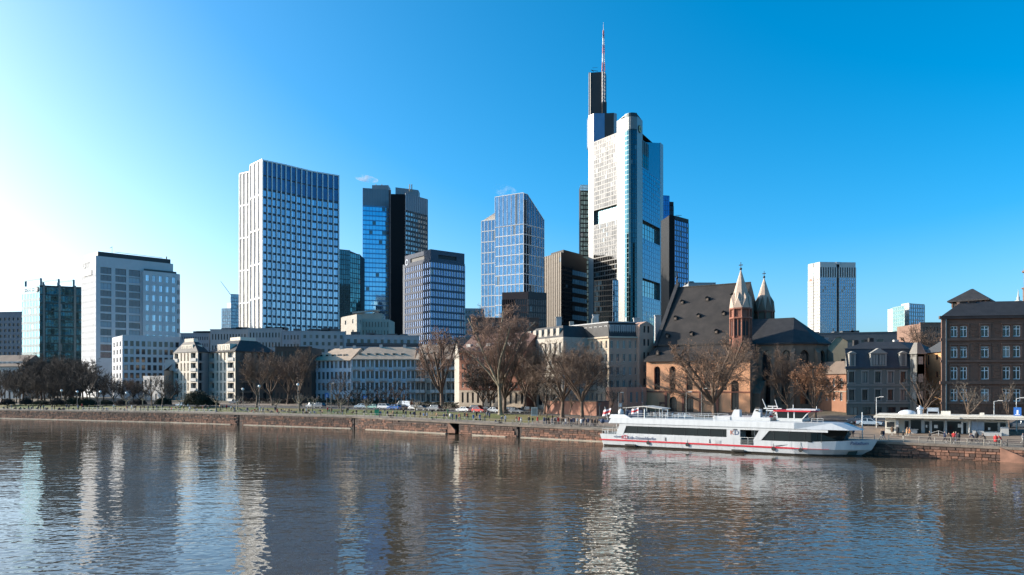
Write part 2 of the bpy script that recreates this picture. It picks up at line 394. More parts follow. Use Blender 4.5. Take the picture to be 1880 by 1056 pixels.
# ---------------------------------------------------------------- building kit
def V2(p): return Vector((p[0], p[1]))
class Bld:
    def __init__(s, name, label, cat, at_, z0=2.0, group=None):
        s.o = thing(name, label, cat, (at_[0], at_[1], z0), 0, group); s.z0 = z0; s.ox, s.oy = at_[0], at_[1]
        s.nw = 0
    def loc(s, x, y, z=0): return (x - s.ox, y - s.oy, z - s.z0)
    def part(s, mb, name, mats, kind=None): return mb.build(name, mats, s.o, s.loc(0, 0, 0), 0, kind)
    def fpart(s, mb, name, mats, p0, p1, kind=None):
        return mb.build(name, mats, s.o, s.loc(p0[0], p0[1]), math.atan2(p1[1] - p0[1], p1[0] - p0[0]), kind)
    def face(s, p0, p1, z0, z1, wm, ops=(), depth=.22, name='wall', arch=False, windows=True, wname='window'):
        """one wall with real openings: ops = (s0, s1, za, zb, window key)"""
        L = math.dist(p0, p1); m = MB()
        xs = sorted(set([0, L] + [round(q, 4) for o in ops for q in o[:2]])); zs = sorted(set([z0, z1] + [round(q, 4) for o in ops for q in o[2:4]]))
        hole = set()
        for o in ops:
            i0, i1 = xs.index(round(o[0], 4)), xs.index(round(o[1], 4)); j0, j1 = zs.index(round(o[2], 4)), zs.index(round(o[3], 4))
            for i in range(i0, i1):
                for j in range(j0, j1): hole.add((i, j))
        for i in range(len(xs) - 1):
            j = 0
            while j < len(zs) - 1:
                if (i, j) in hole: j += 1; continue
                k = j
                while k < len(zs) - 1 and (i, k) not in hole: k += 1
                m.face([(xs[i], 0, zs[j]), (xs[i + 1], 0, zs[j]), (xs[i + 1], 0, zs[k]), (xs[i], 0, zs[k])]); j = k
        for a, b, c, d, key in ops:
            e = depth
            for q in (((a, 0, c), (a, e, c), (a, e, d), (a, 0, d)), ((b, 0, c), (b, 0, d), (b, e, d), (b, e, c)), ((a, 0, c), (b, 0, c), (b, e, c), (a, e, c)), ((a, 0, d), (a, e, d), (b, e, d), (b, 0, d))):
                m.face(q)
            if arch:
                w = b - a; r = w / 2; cx = (a + b) / 2; zc = d - r * arch; N = 6
                for sgn in (-1, 1):
                    pts = [(cx + sgn * r, 0.002, d), (cx + sgn * r, 0.002, zc)]
                    for k in range(1, N + 1):
                        t_ = k / N * math.pi / 2; pts.append((cx + sgn * r * math.cos(t_), .002, zc + r * arch * math.sin(t_)))
                    m.face(pts if sgn < 0 else pts[::-1]); m.face([(x, e * .8, z) for x, y, z in (pts if sgn < 0 else pts[::-1])])
                    for k in range(1, len(pts) - 1): m.face([pts[k], pts[k + 1], (pts[k + 1][0], e * .8, pts[k + 1][2]), (pts[k][0], e * .8, pts[k][2])])
        ob = s.fpart(m, name, wm, p0, p1)
        if windows: s.windows(p0, p1, ops, depth, wname)
        return ob
    def windows(s, p0, p1, ops, depth, wname='window'):
        a = math.atan2(p1[1] - p0[1], p1[0] - p0[0]); ca, sa = math.cos(a), math.sin(a); ex = []
        for o in ops:
            if o[4] is None: continue
            x = (o[0] + o[1]) / 2; me = winmesh(o[4], o[1] - o[0], o[3] - o[2])
            lx, ly = x, depth
            if s.nw >= 300: ex.append((o, x)); continue
            s.nw += 1
            w = put(wname, me[0], s.o, s.loc(p0[0] + lx * ca - ly * sa, p0[1] + lx * sa + ly * ca, o[2]), a)
            if me[1]: put('pane', me[1], w, (0, 0, 0))
        if ex:
            mb = MB()
            for o, x in ex: mb.box(o[0], o[1], depth, depth + .05, o[2], o[3], 0)
            s.fpart(mb, 'further_windows', WIN[ex[0][0][4]]['g'], p0, p1, 'stuff')
    def curtain(s, p0, p1, z0, z1, cols, rows, glassm, finm, fin=(.3, .25), span=(.5, .1), spm=None, pw=1.0, tilt=.006, sub=1, nm='glazing', endfins=True, zrows=None, back=None):
        """curtain wall: separate slightly uneven panes, upright fins and floor bands"""
        L = math.dist(p0, p1); g_ = MB(); f_ = MB(); b_ = MB(); r = random.Random(int(L * 1000) + rows)
        cw = L / cols; rh = (z1 - z0) / rows; CL = lambda q: max(-.05, min(.05, q))
        for i in range(cols):
            for j in range(rows):
                a, b = i * cw + fin[0] / 2, (i + 1) * cw - fin[0] / 2; c, d = z0 + j * rh + span[0], z0 + (j + 1) * rh
                tx, tz = CL(r.uniform(-tilt, tilt) * (b - a)), CL(r.uniform(-tilt, tilt) * (d - c))
                if sub > 1:
                    for q in range(sub):
                        aa, bb = a + (b - a) * q / sub + .03, a + (b - a) * (q + 1) / sub - .03
                        tx, tz = CL(r.uniform(-tilt, tilt) * (bb - aa)), CL(r.uniform(-tilt, tilt) * (d - c))
                        g_.face([(aa, .04 + tx, c), (bb, .04 - tx, c), (bb, .04 - tx + tz, d), (aa, .04 + tx + tz, d)], 1 if r.random() < .025 else 0)
                else: g_.face([(a, .04 + tx, c), (b, .04 - tx, c), (b, .04 - tx + tz, d), (a, .04 + tx + tz, d)], 1 if rows > 3 and r.random() < .025 else 0)
        for i in range(cols + 1):
            if not endfins and i in (0, cols): continue
            x = i * cw; f_.box(x - fin[0] / 2, x + fin[0] / 2, -fin[1], .06, z0, z1, skip='b')
        if span[0] > 0:
            for j in range(rows + 1):
                z = z0 + j * rh; b_.box(0, L, -span[1], .06, z, min(z + span[0], z1 + span[0]), skip='b')
        bk = MB(); bk.face([(0, .3, z0), (L, .3, z0), (L, .3, z1), (0, .3, z1)]); s.fpart(bk, 'wall', back or M_dark, p0, p1)
        s.fpart(g_, nm, [glassm, M_blind], p0, p1, 'stuff'); s.fpart(f_, 'mullions', finm, p0, p1, 'stuff')
        if b_.f: s.fpart(b_, 'floor_bands', spm or finm, p0, p1, 'stuff')
    def solid(s, pts, z0, z1, m, name='wall', skipfirst=0, mt=None, roof=True):
        """plain walls for the sides the camera does not study, plus the flat roof"""
        g_ = MB(); n = len(pts)
        for i in range(skipfirst, n):
            a, b = pts[i], pts[(i + 1) % n]; g_.face([(*a, z0), (*b, z0), (*b, z1), (*a, z1)])
        if g_.f: s.part(g_, name, m)
        if roof:
            h = MB(); h.face([(*p, z1 - .02) for p in pts]); s.part(h, 'roof', mt or M_roof)
    def parapet(s, p0, p1, z, h, m, out=.12, th=.4, name='parapet'):
        L = math.dist(p0, p1); g_ = MB(); g_.box(-out, L + out, -out, th, z, z + h); return s.fpart(g_, name, m, p0, p1)
def grid(L, z0, z1, cols, rows, wf, hf, key, ml=0, mr=0, skip=()):
    cw = (L - ml - mr) / cols; rh = (z1 - z0) / rows; out = []
    for j in range(rows):
        for i in range(cols):
            if (i, j) in skip: continue
            cx = ml + (i + .5) * cw; cz = z0 + (j + .5) * rh
            out.append((round(cx - cw * wf / 2, 4), round(cx + cw * wf / 2, 4), round(cz - rh * hf / 2, 4), round(cz + rh * hf / 2, 4), key))
    return out
def box_fp(L, C, Rr): return [L, C, Rr, (L[0] + Rr[0] - C[0], L[1] + Rr[1] - C[1])]
def corner3(uC, vC, Yc, uL, vL, uR, vR):
    """footprint of a block whose level roof edge is seen at these three photo points"""
    h = VH - vC; return box_fp(PX(uL, Yc * h / (VH - vL)), PX(uC, Yc), PX(uR, Yc * h / (VH - vR))), ZV(vC, Yc)
M_blind = plain('blind_behind_glass', (.13, .155, .175), .12, .45)
M_dark = plain('dark_backing', (.012, .014, .017), .6)
M_roof = wall('flat_roof_grey', (.10, .105, .11), var=.2, sc=.1)
M_white = wall('white_render', (.62, .60, .57), var=.07, streak=.12)
M_frame = plain('white_window_frame', (.70, .69, .66), .5)
M_fdark = plain('dark_window_frame', (.05, .052, .055), .5)
M_win = pane(share=.13)
M_winb = pane('window_glass_bright', (.02, .045, .08), (.22, .36, .48), .3)
M_slate = wall('slate', (.036, .034, .035), rough=.7, var=.3, sc=.8, bump=.02, streak=.3)
WIN = {
    'plain': dict(f=M_frame, g=M_win, fr=.05, nx=2, ny=1),
    'cross': dict(f=plain('bright_window_frame', (.9, .9, .88), .5), g=pane('dark_window_glass', (.012, .014, .018), share=.1), fr=.13, nx=2, ny=1, tr=.68),
    'dark': dict(f=M_fdark, g=M_win, fr=.06, nx=2, ny=1),
    'wide': dict(f=M_fdark, g=M_winb, fr=.08, nx=3, ny=1),
    'tall': dict(f=M_fdark, g=M_win, fr=.05, nx=1, ny=1),
    'loggia': dict(f=M_frame, g=M_win, fr=.08, nx=2, ny=1),
    'lead': dict(f=plain('lead_cames', (.06, .055, .05), .6), g=pane('church_glass', (.02, .022, .025), share=0), fr=.06, nx=2, ny=4),
    'blue': dict(f=plain('alu_frame', (.42, .45, .48), .4, .5), g=glass('blue_pane', (.30, .44, .56), metal=.85, rnd=.5), fr=.06, nx=2, ny=1),
}
WMESH = {}
def winmesh(key, w, h):
    k = (key, round(w, 2), round(h, 2))
    if k not in WMESH:
        st = WIN[key]; f = st['fr']; m = MB(); big = w > .8
        m.box(-w / 2, -w / 2 + f, -.05, .03, 0, h, skip='b'); m.box(w / 2 - f, w / 2, -.05, .03, 0, h, skip='b')
        m.box(-w / 2 + f, w / 2 - f, -.05, .03, 0, f, skip='b'); m.box(-w / 2 + f, w / 2 - f, -.05, .03, h - f, h, skip='b')
        for i in range(1, st['nx']):
            x = -w / 2 + w * i / st['nx']; m.box(x - f / 2, x + f / 2, -.04, .02, f, h - f, skip='btd')
        if st.get('tr'):
            z = h * st['tr']; m.box(-w / 2 + f, w / 2 - f, -.045, .02, z - f / 2, z + f / 2, skip='blr')
        for j in range(1, st['ny']):
            z = h * j / st['ny']; m.box(-w / 2 + f, w / 2 - f, -.035, .02, z - f / 3, z + f / 3, skip='blr')
        g_ = MB(); g_.face([(-w / 2, .032, 0), (w / 2, .032, 0), (w / 2, .032, h), (-w / 2, .032, h)])
        WMESH[k] = (m.mesh('window', st['f']), g_.mesh('pane', st['g'])) if key in ('cross', 'wide') else None
        if WMESH[k] is None:
            b = len(m.v); m.v += g_.v; m.f.append(tuple(b + i for i in range(4))); m.m.append(1); m.sm.append(False)
            WMESH[k] = (m.mesh('window', [st['f'], st['g']]), None)
    return WMESH[k]
def text(parent, name, s, size, p, rz, mat, rx=R(90), ext=.02, align='CENTER', shear=0):
    cu = bpy.data.curves.new(name, 'FONT'); cu.body = s; cu.size = size; cu.extrude = ext; cu.align_x = align; cu.align_y = 'CENTER'; cu.shear = shear
    tmp = bpy.data.objects.new('tmp', cu); me = bpy.data.meshes.new_from_object(tmp); bpy.data.objects.remove(tmp); me.materials.clear(); me.materials.append(mat)
    return put(name, me, parent, p, rot=(rx, 0, rz))
def facept(p0, p1, s, out=0.0):
    d = V2(p1) - V2(p0); L = d.length; d /= L; n = Vector((d.y, -d.x)); q = V2(p0) + d * s + n * out; return (q.x, q.y), math.atan2(d.y, d.x)

# ================================================================ towers, from left to right
# grey apartment block at the left edge
B = Bld('apartment_block', 'grey blue apartment block with stacked balconies at the left edge behind the small white house', 'apartment block', PX(10, 470))
p0, p1 = PX(-60, 474), PX(40.5, 468); zt = ZV(575, 470); m_ = wall('greyblue_render', (.23, .26, .30), var=.08)
L = math.dist(p0, p1); B.face(p0, p1, 2, zt, m_, grid(L, 4, zt - 2, 12, 14, .62, .5, 'plain', 1, 1), .5)
B.solid([p0, p1, (p1[0], p1[1] + 20), (p0[0], p0[1] + 20)], 2, zt, m_, skipfirst=1); B.parapet(p0, p1, zt, .8, m_)

# small white house
B = Bld('white_house', 'small white house with brown pitched roof at the left edge behind dark trees', 'house', PX(10, 330))
p0, p1 = PX(-40, 332), PX(41, 326); L = math.dist(p0, p1); q0, q1 = (p0[0] + 3, p0[1] + 14), (p1[0] + 3, p1[1] + 14)
B.face(p0, p1, 2, ZV(673, 329), M_white, grid(L, 4.5, ZV(676, 329), 9, 3, .42, .62, 'tall', .5, .5))
B.solid([p0, p1, q1, q0], 2, ZV(673, 329), M_white, skipfirst=1, roof=False)
z1 = ZV(673, 329); g = MB(); mm = lambda a, b, t_: (a[0] + (b[0] - a[0]) * t_, a[1] + (b[1] - a[1]) * t_)
g.face([(*mm(p0, q0, -.06), z1), (*mm(p1, q1, -.06), z1), (*mm(p1, q1, .5), z1 + 5.2), (*mm(p0, q0, .5), z1 + 5.2)])
g.face([(*mm(p0, q0, 1.05), z1), (*mm(p1, q1, 1.05), z1), (*mm(p1, q1, .5), z1 + 5.2), (*mm(p0, q0, .5), z1 + 5.2)][::-1]); g.face([(*p1, z1), (*q1, z1), (*mm(p1, q1, .5), z1 + 5.15)])
B.part(g, 'roof', wall('brown_roof', (.23, .17, .13), var=.2, sc=.3))
dm = MB(); dm.box(4, L - 1, 1.2, 3.6, z1 + .6, z1 + 2.2); dmo = B.fpart(dm, 'dormer', M_white, p0, p1)
wm_, _ = winmesh('dark', 1.1, 1.2)
for i in range(7): put('window', wm_, dmo, (5.2 + i * (L - 7) / 6.4, 1.17, z1 + .8))

# teal glass office block
fp, zt = corner3(73, 523.5, 390, 40.5, 527.5, 150, 527)
B = Bld('office_block', 'teal glass office block with open steel frames on its roof left of the white tower', 'office block', fp[1])
m_teal = glass('teal_glass', (.06, .19, .26), metal=.7, rnd=.35, dark=(.04, .14, .17), cell=(40, 50, .01)); m_tealb = plain('teal_band', (.02, .12, .14), .3)
m_tdark = glass('dark_teal_glass', (.07, .13, .15), metal=.75, rnd=.95, dark=(.012, .02, .022), rough=.1, wob=.25, cell=(1.6, 50, 3.6))
m_tfin = plain('teal_metal', (.06, .15, .18), .45, .3)
B.curtain(fp[0], fp[1], 3, zt - 4, 6, 14, m_teal, m_tfin, (.12, .06), (1.5, .06), m_tealb, tilt=.003)
B.curtain(fp[1], fp[2], 3, zt - 1, 15, 14, m_tdark, plain('teal_metal_dark', (.03, .055, .06), .5, .3), (.14, .1), (.7, .05), plain('dark_spandrel', (.02, .035, .038), .4), tilt=.02)
B.solid(fp, 2, zt, M_dark, skipfirst=2)
g = MB(); L = math.dist(fp[0], fp[1]); g.box(0, L, -.1, .3, zt - 4, zt); B.fpart(g, 'sign_band', plain('teal_panel', (.10, .26, .31), .4, .3), fp[0], fp[1])
m_sign = plain('pale_sign_letters', (.75, .78, .8), .4); m_black = plain('black_paint', (.012, .012, .014), .4)
q, a = facept(fp[0], fp[1], L * .42, .14); g = MB(); r_ = random.Random(4)
for k in range(9):
    x = -5.2 + k * 1.15; g.box(x, x + .25, -.1, 0, -.8, .8); g.box(x + .25, x + .8, -.1, 0, r_.choice((-.8, .5, -.1)), r_.choice((.8, .2)) if False else .8 - .0) if k % 3 == 0 else g.box(x + .25, x + .75, -.1, 0, -.15, .15)
g.build('sign_letters', m_sign, B.o, B.loc(*q, zt - 2), a)
q, a = facept(fp[0], fp[1], L * .86, .16); g = MB(); g.tube((0, .0, 0), (0, -.25, 0), 1.5, n=16, cap=True); g.build('logo_disc', m_black, B.o, B.loc(*q, zt - 2), a)
g = MB(); g.tube((-.3, -.26, 0), (-.3, -.34, 0), .95, n=14, cap=True); g.build('logo_ring', m_sign, B.o, B.loc(*q, zt - 2), a)
for k, (f0, f1) in enumerate(((.0, .02), (.42, .45), (.78, .81))):
    L2 = math.dist(fp[1], fp[2]); q, a = facept(fp[1], fp[2], L2 * f0 + .3, -.5); d = V2(fp[0]) - V2(fp[1]); d *= .86
    g = MB(); g.box(-.35, .35, 0, .7, -1, 3.6); g.box(d.x - .35, d.x + .35, d.y, d.y + .7, -1, 3.6)
    g.hull([(-.3, 0, 3), (.3, .1, 3), (.3, .1, 3.7), (-.3, 0, 3.7)], [(d.x - .3, d.y, 3), (d.x + .3, d.y + .1, 3), (d.x + .3, d.y + .1, 3.7), (d.x - .3, d.y, 3.7)])
    g.build('roof_frame', m_tfin, B.o, B.loc(*q, zt))
for f0 in (.10, .47, .84):
    L2 = math.dist(fp[1], fp[2]); q, a = facept(fp[1], fp[2], L2 * f0, .1); g = MB(); g.box(-.45, .45, -.35, .3, 3, zt + .5); g.build('pilaster', plain('teal_stone', (.10, .14, .15), .7), B.o, B.loc(*q, 0), a)

# white office tower
fp, zt = corner3(176, 469.5, 355, 149.5, 478, 318, 484.7)
B = Bld('office_tower', 'white stone office tower with dark roof storey and a sign on its narrow bright side', 'office tower', fp[1])
L0, L1 = math.dist(fp[0], fp[1]), math.dist(fp[1], fp[2])
m_ws = wall('white_stone', (.70, .70, .71), var=.05, streak=.1)
B.face(fp[0], fp[1], 2, zt, m_ws, grid(L0, 14, zt - 7.5, 12, 17, .26, .5, 'tall', .6, .6), .35)
rows = []; z = zt - 7.2
colsx = [(L1 * .055, L1 * .19), (L1 * .24, L1 * .375), (L1 * .41, L1 * .555)]
for k in range(12):
    zz = zt - 5.0 - k * 3.62
    for ci, (a, b) in enumerate(colsx):
        if zz - 3.0 > 3: rows.append((round(a, 3), round(b, 3), round(zz - (3.0 if k % 2 == 0 else 2.7), 3), round(zz, 3), 'wide'))
    if zz - 3 > 3: rows.append((round(L1 * .59, 3), round(L1 * .64, 3), round(zz - 2.6, 3), round(zz - .4, 3), 'tall'))
B.face(fp[1], fp[2], 2, zt, m_ws, rows, .4)
g = MB(); 
for k in range(6):
    zz = zt - 5.0 - (2 * k) * 3.62 - 3.62
    if zz < 6: break
    for a, b in colsx: g.box(a, b, .1, .39, zz + .0, zz + .62)
B.fpart(g, 'spandrel_panels', plain('dark_panel', (.03, .045, .06), .4), fp[1], fp[2], 'stuff')
B.solid(fp, 2, zt, m_ws, skipfirst=2)
c = (fp[1][0] + fp[3][0]) / 2, (fp[1][1] + fp[3][1]) / 2
g = MB(); inn = [(p[0] + (c[0] - p[0]) * .06, p[1] + (c[1] - p[1]) * .06) for p in fp]; g.prism(inn, zt, zt + 2.2); B.part(g, 'roof_storey', plain('dark_cladding', (.02, .022, .027), .5))
g = MB(); q = inn[1]; g.tube((q[0] + 4, q[1] + 5, zt + 2), (q[0] + 4, q[1] + 5, zt + 5.4), .09); g.tube((q[0] + 3, q[1] + 5, zt + 4.6), (q[0] + 4, q[1] + 5, zt + 5.2), .09)
g.tube((q[0] + 5, q[1] + 6, zt + 2.9), (inn[2][0] - 4, inn[2][1], zt + 3.0), .09); g.tube((inn[2][0] - 2, inn[2][1], zt + 2), (inn[2][0] - 2, inn[2][1], zt + 3.6), .3)
B.part(g, 'roof_equipment', M_fdark)
q, a = facept(fp[0], fp[1], L0 * .36, .06); text(B.o, 'sign_letters', 'CITY', 4.0, B.loc(*q, zt - 3.4), a, m_black, ext=.06)
q, a = facept(fp[0], fp[1], L0 * .48, .1); g = MB(); g.box(-L0 * .27, L0 * .27, -.15, .0, -1.15, 1.15); ob = g.build('sign_panel', m_black, B.o, B.loc(*q, zt - 7.3), a)
g = MB(); g.tube((L0 * .06, -.16, 0), (L0 * .06, -.2, 0), .8, n=12, cap=True); g.build('sign_emblem', m_sign, ob)
# stepped bay with rounded corner
s0 = L1 * .575; q0, a = facept(fp[1], fp[2], s0, 2.2); q1, _ = facept(fp[1], fp[2], L1 + 1.0, 2.2); zb = ZV(497, 368); 
qr = [q1]; dd = V2(q1) - V2(q0); dd.normalize(); nn = Vector((dd.y, -dd.x))
for k in range(1, 5):
    t_ = k / 4 * math.pi / 2; w = V2(q1) + dd * (2.2 * math.sin(t_)) - nn * (2.2 * (1 - math.cos(t_))); qr.append((w.x, w.y))
Lb = math.dist(q0, q1); B.face(q0, q1, 2, zb, m_ws, grid(Lb, 22, zb - 1, 5, 9, .48, .62, 'blue', .4, 0), .25)
for a_, b_ in zip(qr, qr[1:]): B.face(a_, b_, 2, zb, m_ws, [(.15, round(math.dist(a_, b_) - .12, 4), round(22.4 + k * (zb - 23) / 9, 4), round(24.6 + k * (zb - 23) / 9, 4), 'tall') for k in range(9)], .2)
qe = (V2(qr[-1]) - nn * 10); qb, _ = facept(fp[1], fp[2], s0, 0)
B.solid([q0, q1] + qr[1:] + [(qe.x, qe.y), qb], 2, zb, m_ws, skipfirst=5)
g = MB()
for a_ in range(8): pass
g.box(.5, Lb, .6, .68, zb, zb + 1.0); B.fpart(g, 'roof_railing', M_fdark, q0, q1)

# white block in front of the white tower
fp2 = [PX(206, 338), PX(224.5, 322), PX(333, 336)]; fp2.append((fp2[0][0] + fp2[2][0] - fp2[1][0], fp2[0][1] + fp2[2][1] - fp2[1][1])); zt = ZV(616, 322)
B = Bld('office_block', 'white six storey block with square dark windows in front of the white tower', 'office block', fp2[1])
La, Lb = math.dist(fp2[0], fp2[1]), math.dist(fp2[1], fp2[2])
B.face(fp2[0], fp2[1], 2, zt, m_ws, grid(La, zt - 22, zt - 1.6, 3, 6, .4, .6, 'tall', .8, .8), .35)
B.face(fp2[1], fp2[2], 2, zt, m_ws, grid(Lb, zt - 22, zt - 1.6, 10, 6, .62, .66, 'tall', .3, .6), .3)
B.solid(fp2, 2, zt, m_ws, skipfirst=2); B.parapet(fp2[1], fp2[2], zt, .3, m_ws, .05)

# far pale tower with a crane
B = Bld('far_tower', 'pale blue stepped tower far off in the gap left of the tallest glass block', 'office tower', PX(425, 900))
m_ = glass('far_glass', (.32, .46, .56), metal=.6, rnd=.4, rough=.2); mf = plain('far_metal', (.25, .33, .40), .5)
a, b, c = PX(407, 900), PX(424, 896), PX(452, 905)
B.curtain(a, b, 3, ZV(568, 900), 5, 26, m_, mf, (.3, .1), (1.0, .1)); B.solid([a, b, (b[0], b[1] + 20), (a[0], a[1] + 20)], 2, ZV(568, 900), mf, skipfirst=1)
B.curtain(b, c, 3, ZV(542, 900), 8, 28, m_, mf, (.3, .1), (1.0, .1)); B.solid([b, c, (c[0], c[1] + 20), (b[0], b[1] + 20)], 2, ZV(542, 900), mf, skipfirst=1)
a2 = PX(417, 905); g = MB(); g.prism([a2, b, (b[0], b[1] + 14), (a2[0], a2[1] + 14)], 60, ZV(556, 900)); B.part(g, 'step', mf)
o = thing('tower_crane', 'thin pale crane jib slanting above the far stepped tower', 'crane', (*PX(424, 950), 3))
g = MB(); x, y = 0, 0; g.tube((x, y, 60), (x, y, ZV(545, 950) - 3), .7, n=4); g.build('mast', mf, o)
g = MB(); g.tube((2, 0, ZV(546, 950) - 3), (-13, 0, ZV(516, 950) - 3), .45, .25, n=4); g.build('jib', mf, o)

# tall curved tower
yc = 400; C = PX(484, 400); rp = [PX(482, 400), PX(524.5, 409), PX(572, 421), PX(621.7, 430)]; zt = ZV(294, 400)
B = Bld('office_tower', 'tall tower with slightly curved blue front, closely ribbed with pale fins', 'office tower', C)
m_bl = glass('blue_glass', (.17, .34, .54), metal=.9, rnd=.35, dark=(.03, .07, .13), rough=.05, wob=.03)
m_fin = wall('pale_fin', (.98, .96, .95), rough=.5, var=.05, streak=0, bump=0); m_dpan = plain('navy_panel', (.03, .045, .075), .35)
WIN['t3'] = dict(f=m_dpan, g=glass('t3_pane', (.27, .40, .52), metal=.9, rnd=.45, dark=(.03, .06, .12), rough=.05), fr=.1, nx=2, ny=1)
colsn = [5, 5, 5]; z0r, z1r = ZV(740, 415), ZV(352, 404); nr = 27; rh = (z1r - z0r) / nr
for (a, b), n in zip(zip(rp, rp[1:]), colsn):
    L = math.dist(a, b); g = MB(); g.face([(0, .35, 2), (L, .35, 2), (L, .35, zt), (0, .35, zt)]); B.fpart(g, 'wall', m_dpan, a, b)
    cw = L / n; g = MB()
    for i in range(n + 1): g.box(i * cw - .3, i * cw + .3, -.45, .3, 2, zt + .3, skip='b')
    B.fpart(g, 'fins', m_fin, a, b, 'stuff')
    B.nw_keep = B.nw
    ops = [(round(i * cw + .42, 3), round((i + 1) * cw - .42, 3), round(z0r + j * rh + rh * .22, 3), round(z0r + (j + 1) * rh - .1, 3), 't3') for j in range(nr - 1, 4, -1) for i in range(n)]
    B.windows(a, b, ops[:100], .2); 
    g = MB()
    for o_ in ops[100:]: g.box(o_[0], o_[1], .15, .2, o_[2], o_[3])
    if g.f: B.fpart(g, 'lower_windows', WIN['t3']['g'], a, b, 'stuff')
    g = MB()
    for i in range(n):
        g.face([(i * cw + .25, .1, z1r + 1), ((i + 1) * cw - .25, .1, z1r + 1), ((i + 1) * cw - .25, .1, z1r + 7.2), (i * cw + .25, .1, z1r + 7.2)])
        g.face([(i * cw + .25, .1, z1r + 8), ((i + 1) * cw - .25, .1, z1r + 8), ((i + 1) * cw - .25, .1, zt - .6), (i * cw + .25, .1, zt - .6)])
    B.fpart(g, 'crown_glazing', glass('crown_glass', (.05, .10, .18), metal=.8, rnd=.3, rough=.08), a, b, 'stuff')
    B.parapet(a, b, zt - .4, .7, m_fin, .3)
lp = [PX(440, 424), PX(459.8, 419), PX(459.8, 411), PX(482, 400)]
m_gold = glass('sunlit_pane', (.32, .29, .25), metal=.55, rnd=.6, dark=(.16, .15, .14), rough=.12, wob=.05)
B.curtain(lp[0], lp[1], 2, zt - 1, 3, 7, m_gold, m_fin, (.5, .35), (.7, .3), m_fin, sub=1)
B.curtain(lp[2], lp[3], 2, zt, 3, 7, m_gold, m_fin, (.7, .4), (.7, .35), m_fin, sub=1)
B.solid([lp[0], lp[1], lp[2], lp[3]] + rp[1:] + [(rp[-1][0] - 10, rp[-1][1] + 28), (lp[0][0] + 6, lp[0][1] + 10)], 2, zt, m_dpan, skipfirst=6)
g = MB(); g.face([(*lp[1], 2), (*lp[2], 2), (*lp[2], zt), (*lp[1], zt)]); B.part(g, 'wall', m_fin)

# dark teal tower
B = Bld('office_tower', 'dark teal glass tower peeping out between two taller towers', 'office tower', PX(642, 520))
m_dt = glass('deep_teal_glass', (.035, .10, .13), metal=.85, rnd=.6, dark=(.015, .04, .05)); mdt = plain('deep_teal_metal', (.02, .05, .06), .4, .4)
a, b, c = PX(606, 512), PX(643, 520), PX(661.5, 528); zt = ZV(461, 520)
B.curtain(a, b, 3, zt, 9, 30, m_dt, mdt, (.2, .1), (.5, .05)); B.curtain(b, c, 3, ZV(465, 520), 5, 29, glass('teal_glass_lit', (.07, .20, .24), metal=.85, rnd=.7, dark=(.03, .08, .10)), mdt, (.2, .1), (.5, .05))
B.solid([a, b, (b[0] + 4, b[1] + 18), (a[0] + 4, a[1] + 18)], 3, zt, mdt, skipfirst=1); B.solid([b, c, (c[0], c[1] + 16), (b[0], b[1] + 16)], 3, ZV(465, 520), mdt, skipfirst=1)

# blue glass tower with black slab
B = Bld('office_tower', 'bright blue glass tower with a grey louvred top and a black slab beside it', 'office tower', PX(700, 560))
m_b5 = glass('bright_blue_glass', (.26, .52, .70), metal=.9, rnd=.25, dark=(.08, .24, .42), cell=(40, 50, 3.55)); mb5 = plain('blue_mullion', (.03, .10, .2), .4, .3)
a, b = PX(666, 562), PX(713.5, 567); zt = ZV(344.5, 560); zg = ZV(378, 560)
B.curtain(a, b, ZV(587, 560), zg, 8, 24, m_b5, mb5, (.14, .12), (.9, .04), plain('blue_band', (.10, .25, .42), .2, .6))
m_lv = plain('grey_louvre', (.26, .29, .33), .5, .3)
B.curtain(a, b, zg, zt, 16, 1, m_lv, plain('grey_fin', (.2, .22, .25), .5, .3), (.25, .25), (.3, .1), m_lv)
B.curtain(a, b, 3, ZV(587, 560), 8, 5, glass('grey_low_glass', (.10, .16, .22), metal=.8), mb5, (.2, .12), (.6, .05))
q = PX(718, 566); g = MB(); g.prism([b, q, (q[0], q[1] + 20), (a[0], a[1] + 24), a], 3, zt); g2 = MB(); g2.face([(b[0], b[1] + .5, 3), (q[0], q[1], 3), (q[0], q[1], zt), (b[0], b[1] + .5, zt)])
B.part(g2, 'wall', plain('recess_cladding', (.05, .06, .075), .5)); B.solid([a, b, (b[0], b[1] + 28), (a[0], a[1] + 28)], 3, zt, M_dark, skipfirst=1)
s0_, s1_ = PX(717.5, 550), PX(744, 551); zs = ZV(355.5, 549); m_bs = plain('black_stone', (.010, .011, .013), .85, 0, .2)
B.face(s0_, s1_, 3, zs, m_bs, name='slab'); B.solid([s0_, s1_, (s1_[0] + 1, s1_[1] + 24), (s0_[0] + 1, s0_[1] + 24)], 3, zs, m_bs, skipfirst=1, name='slab')
r0, r1 = PX(744.3, 551), PX(785, 569); zr = ZV(355.5, 551)
WIN_g5 = glass('silver_glass', (.36, .40, .42), metal=.75, rnd=.6, dark=(.03, .035, .04), rough=.1)
B.curtain(r0, r1, 3, ZV(392, 556), 9, 38, WIN_g5, plain('dark_rib', (.13, .14, .16), .5, .3), (.45, .2), (1.5, .12), plain('dark_band', (.025, .027, .03), .5))
B.curtain(r0, r1, ZV(392, 556), zr, 12, 1, m_lv, MATS['grey_fin'], (.25, .2), (.3, .1), m_lv)
B.solid([r0, r1, (r1[0] - 6, r1[1] + 20), (r0[0], r0[1] + 22)], 3, zr, M_dark, skipfirst=1)
m_ph = wall('penthouse_metal', (.30, .34, .38), rough=.5, var=.05)
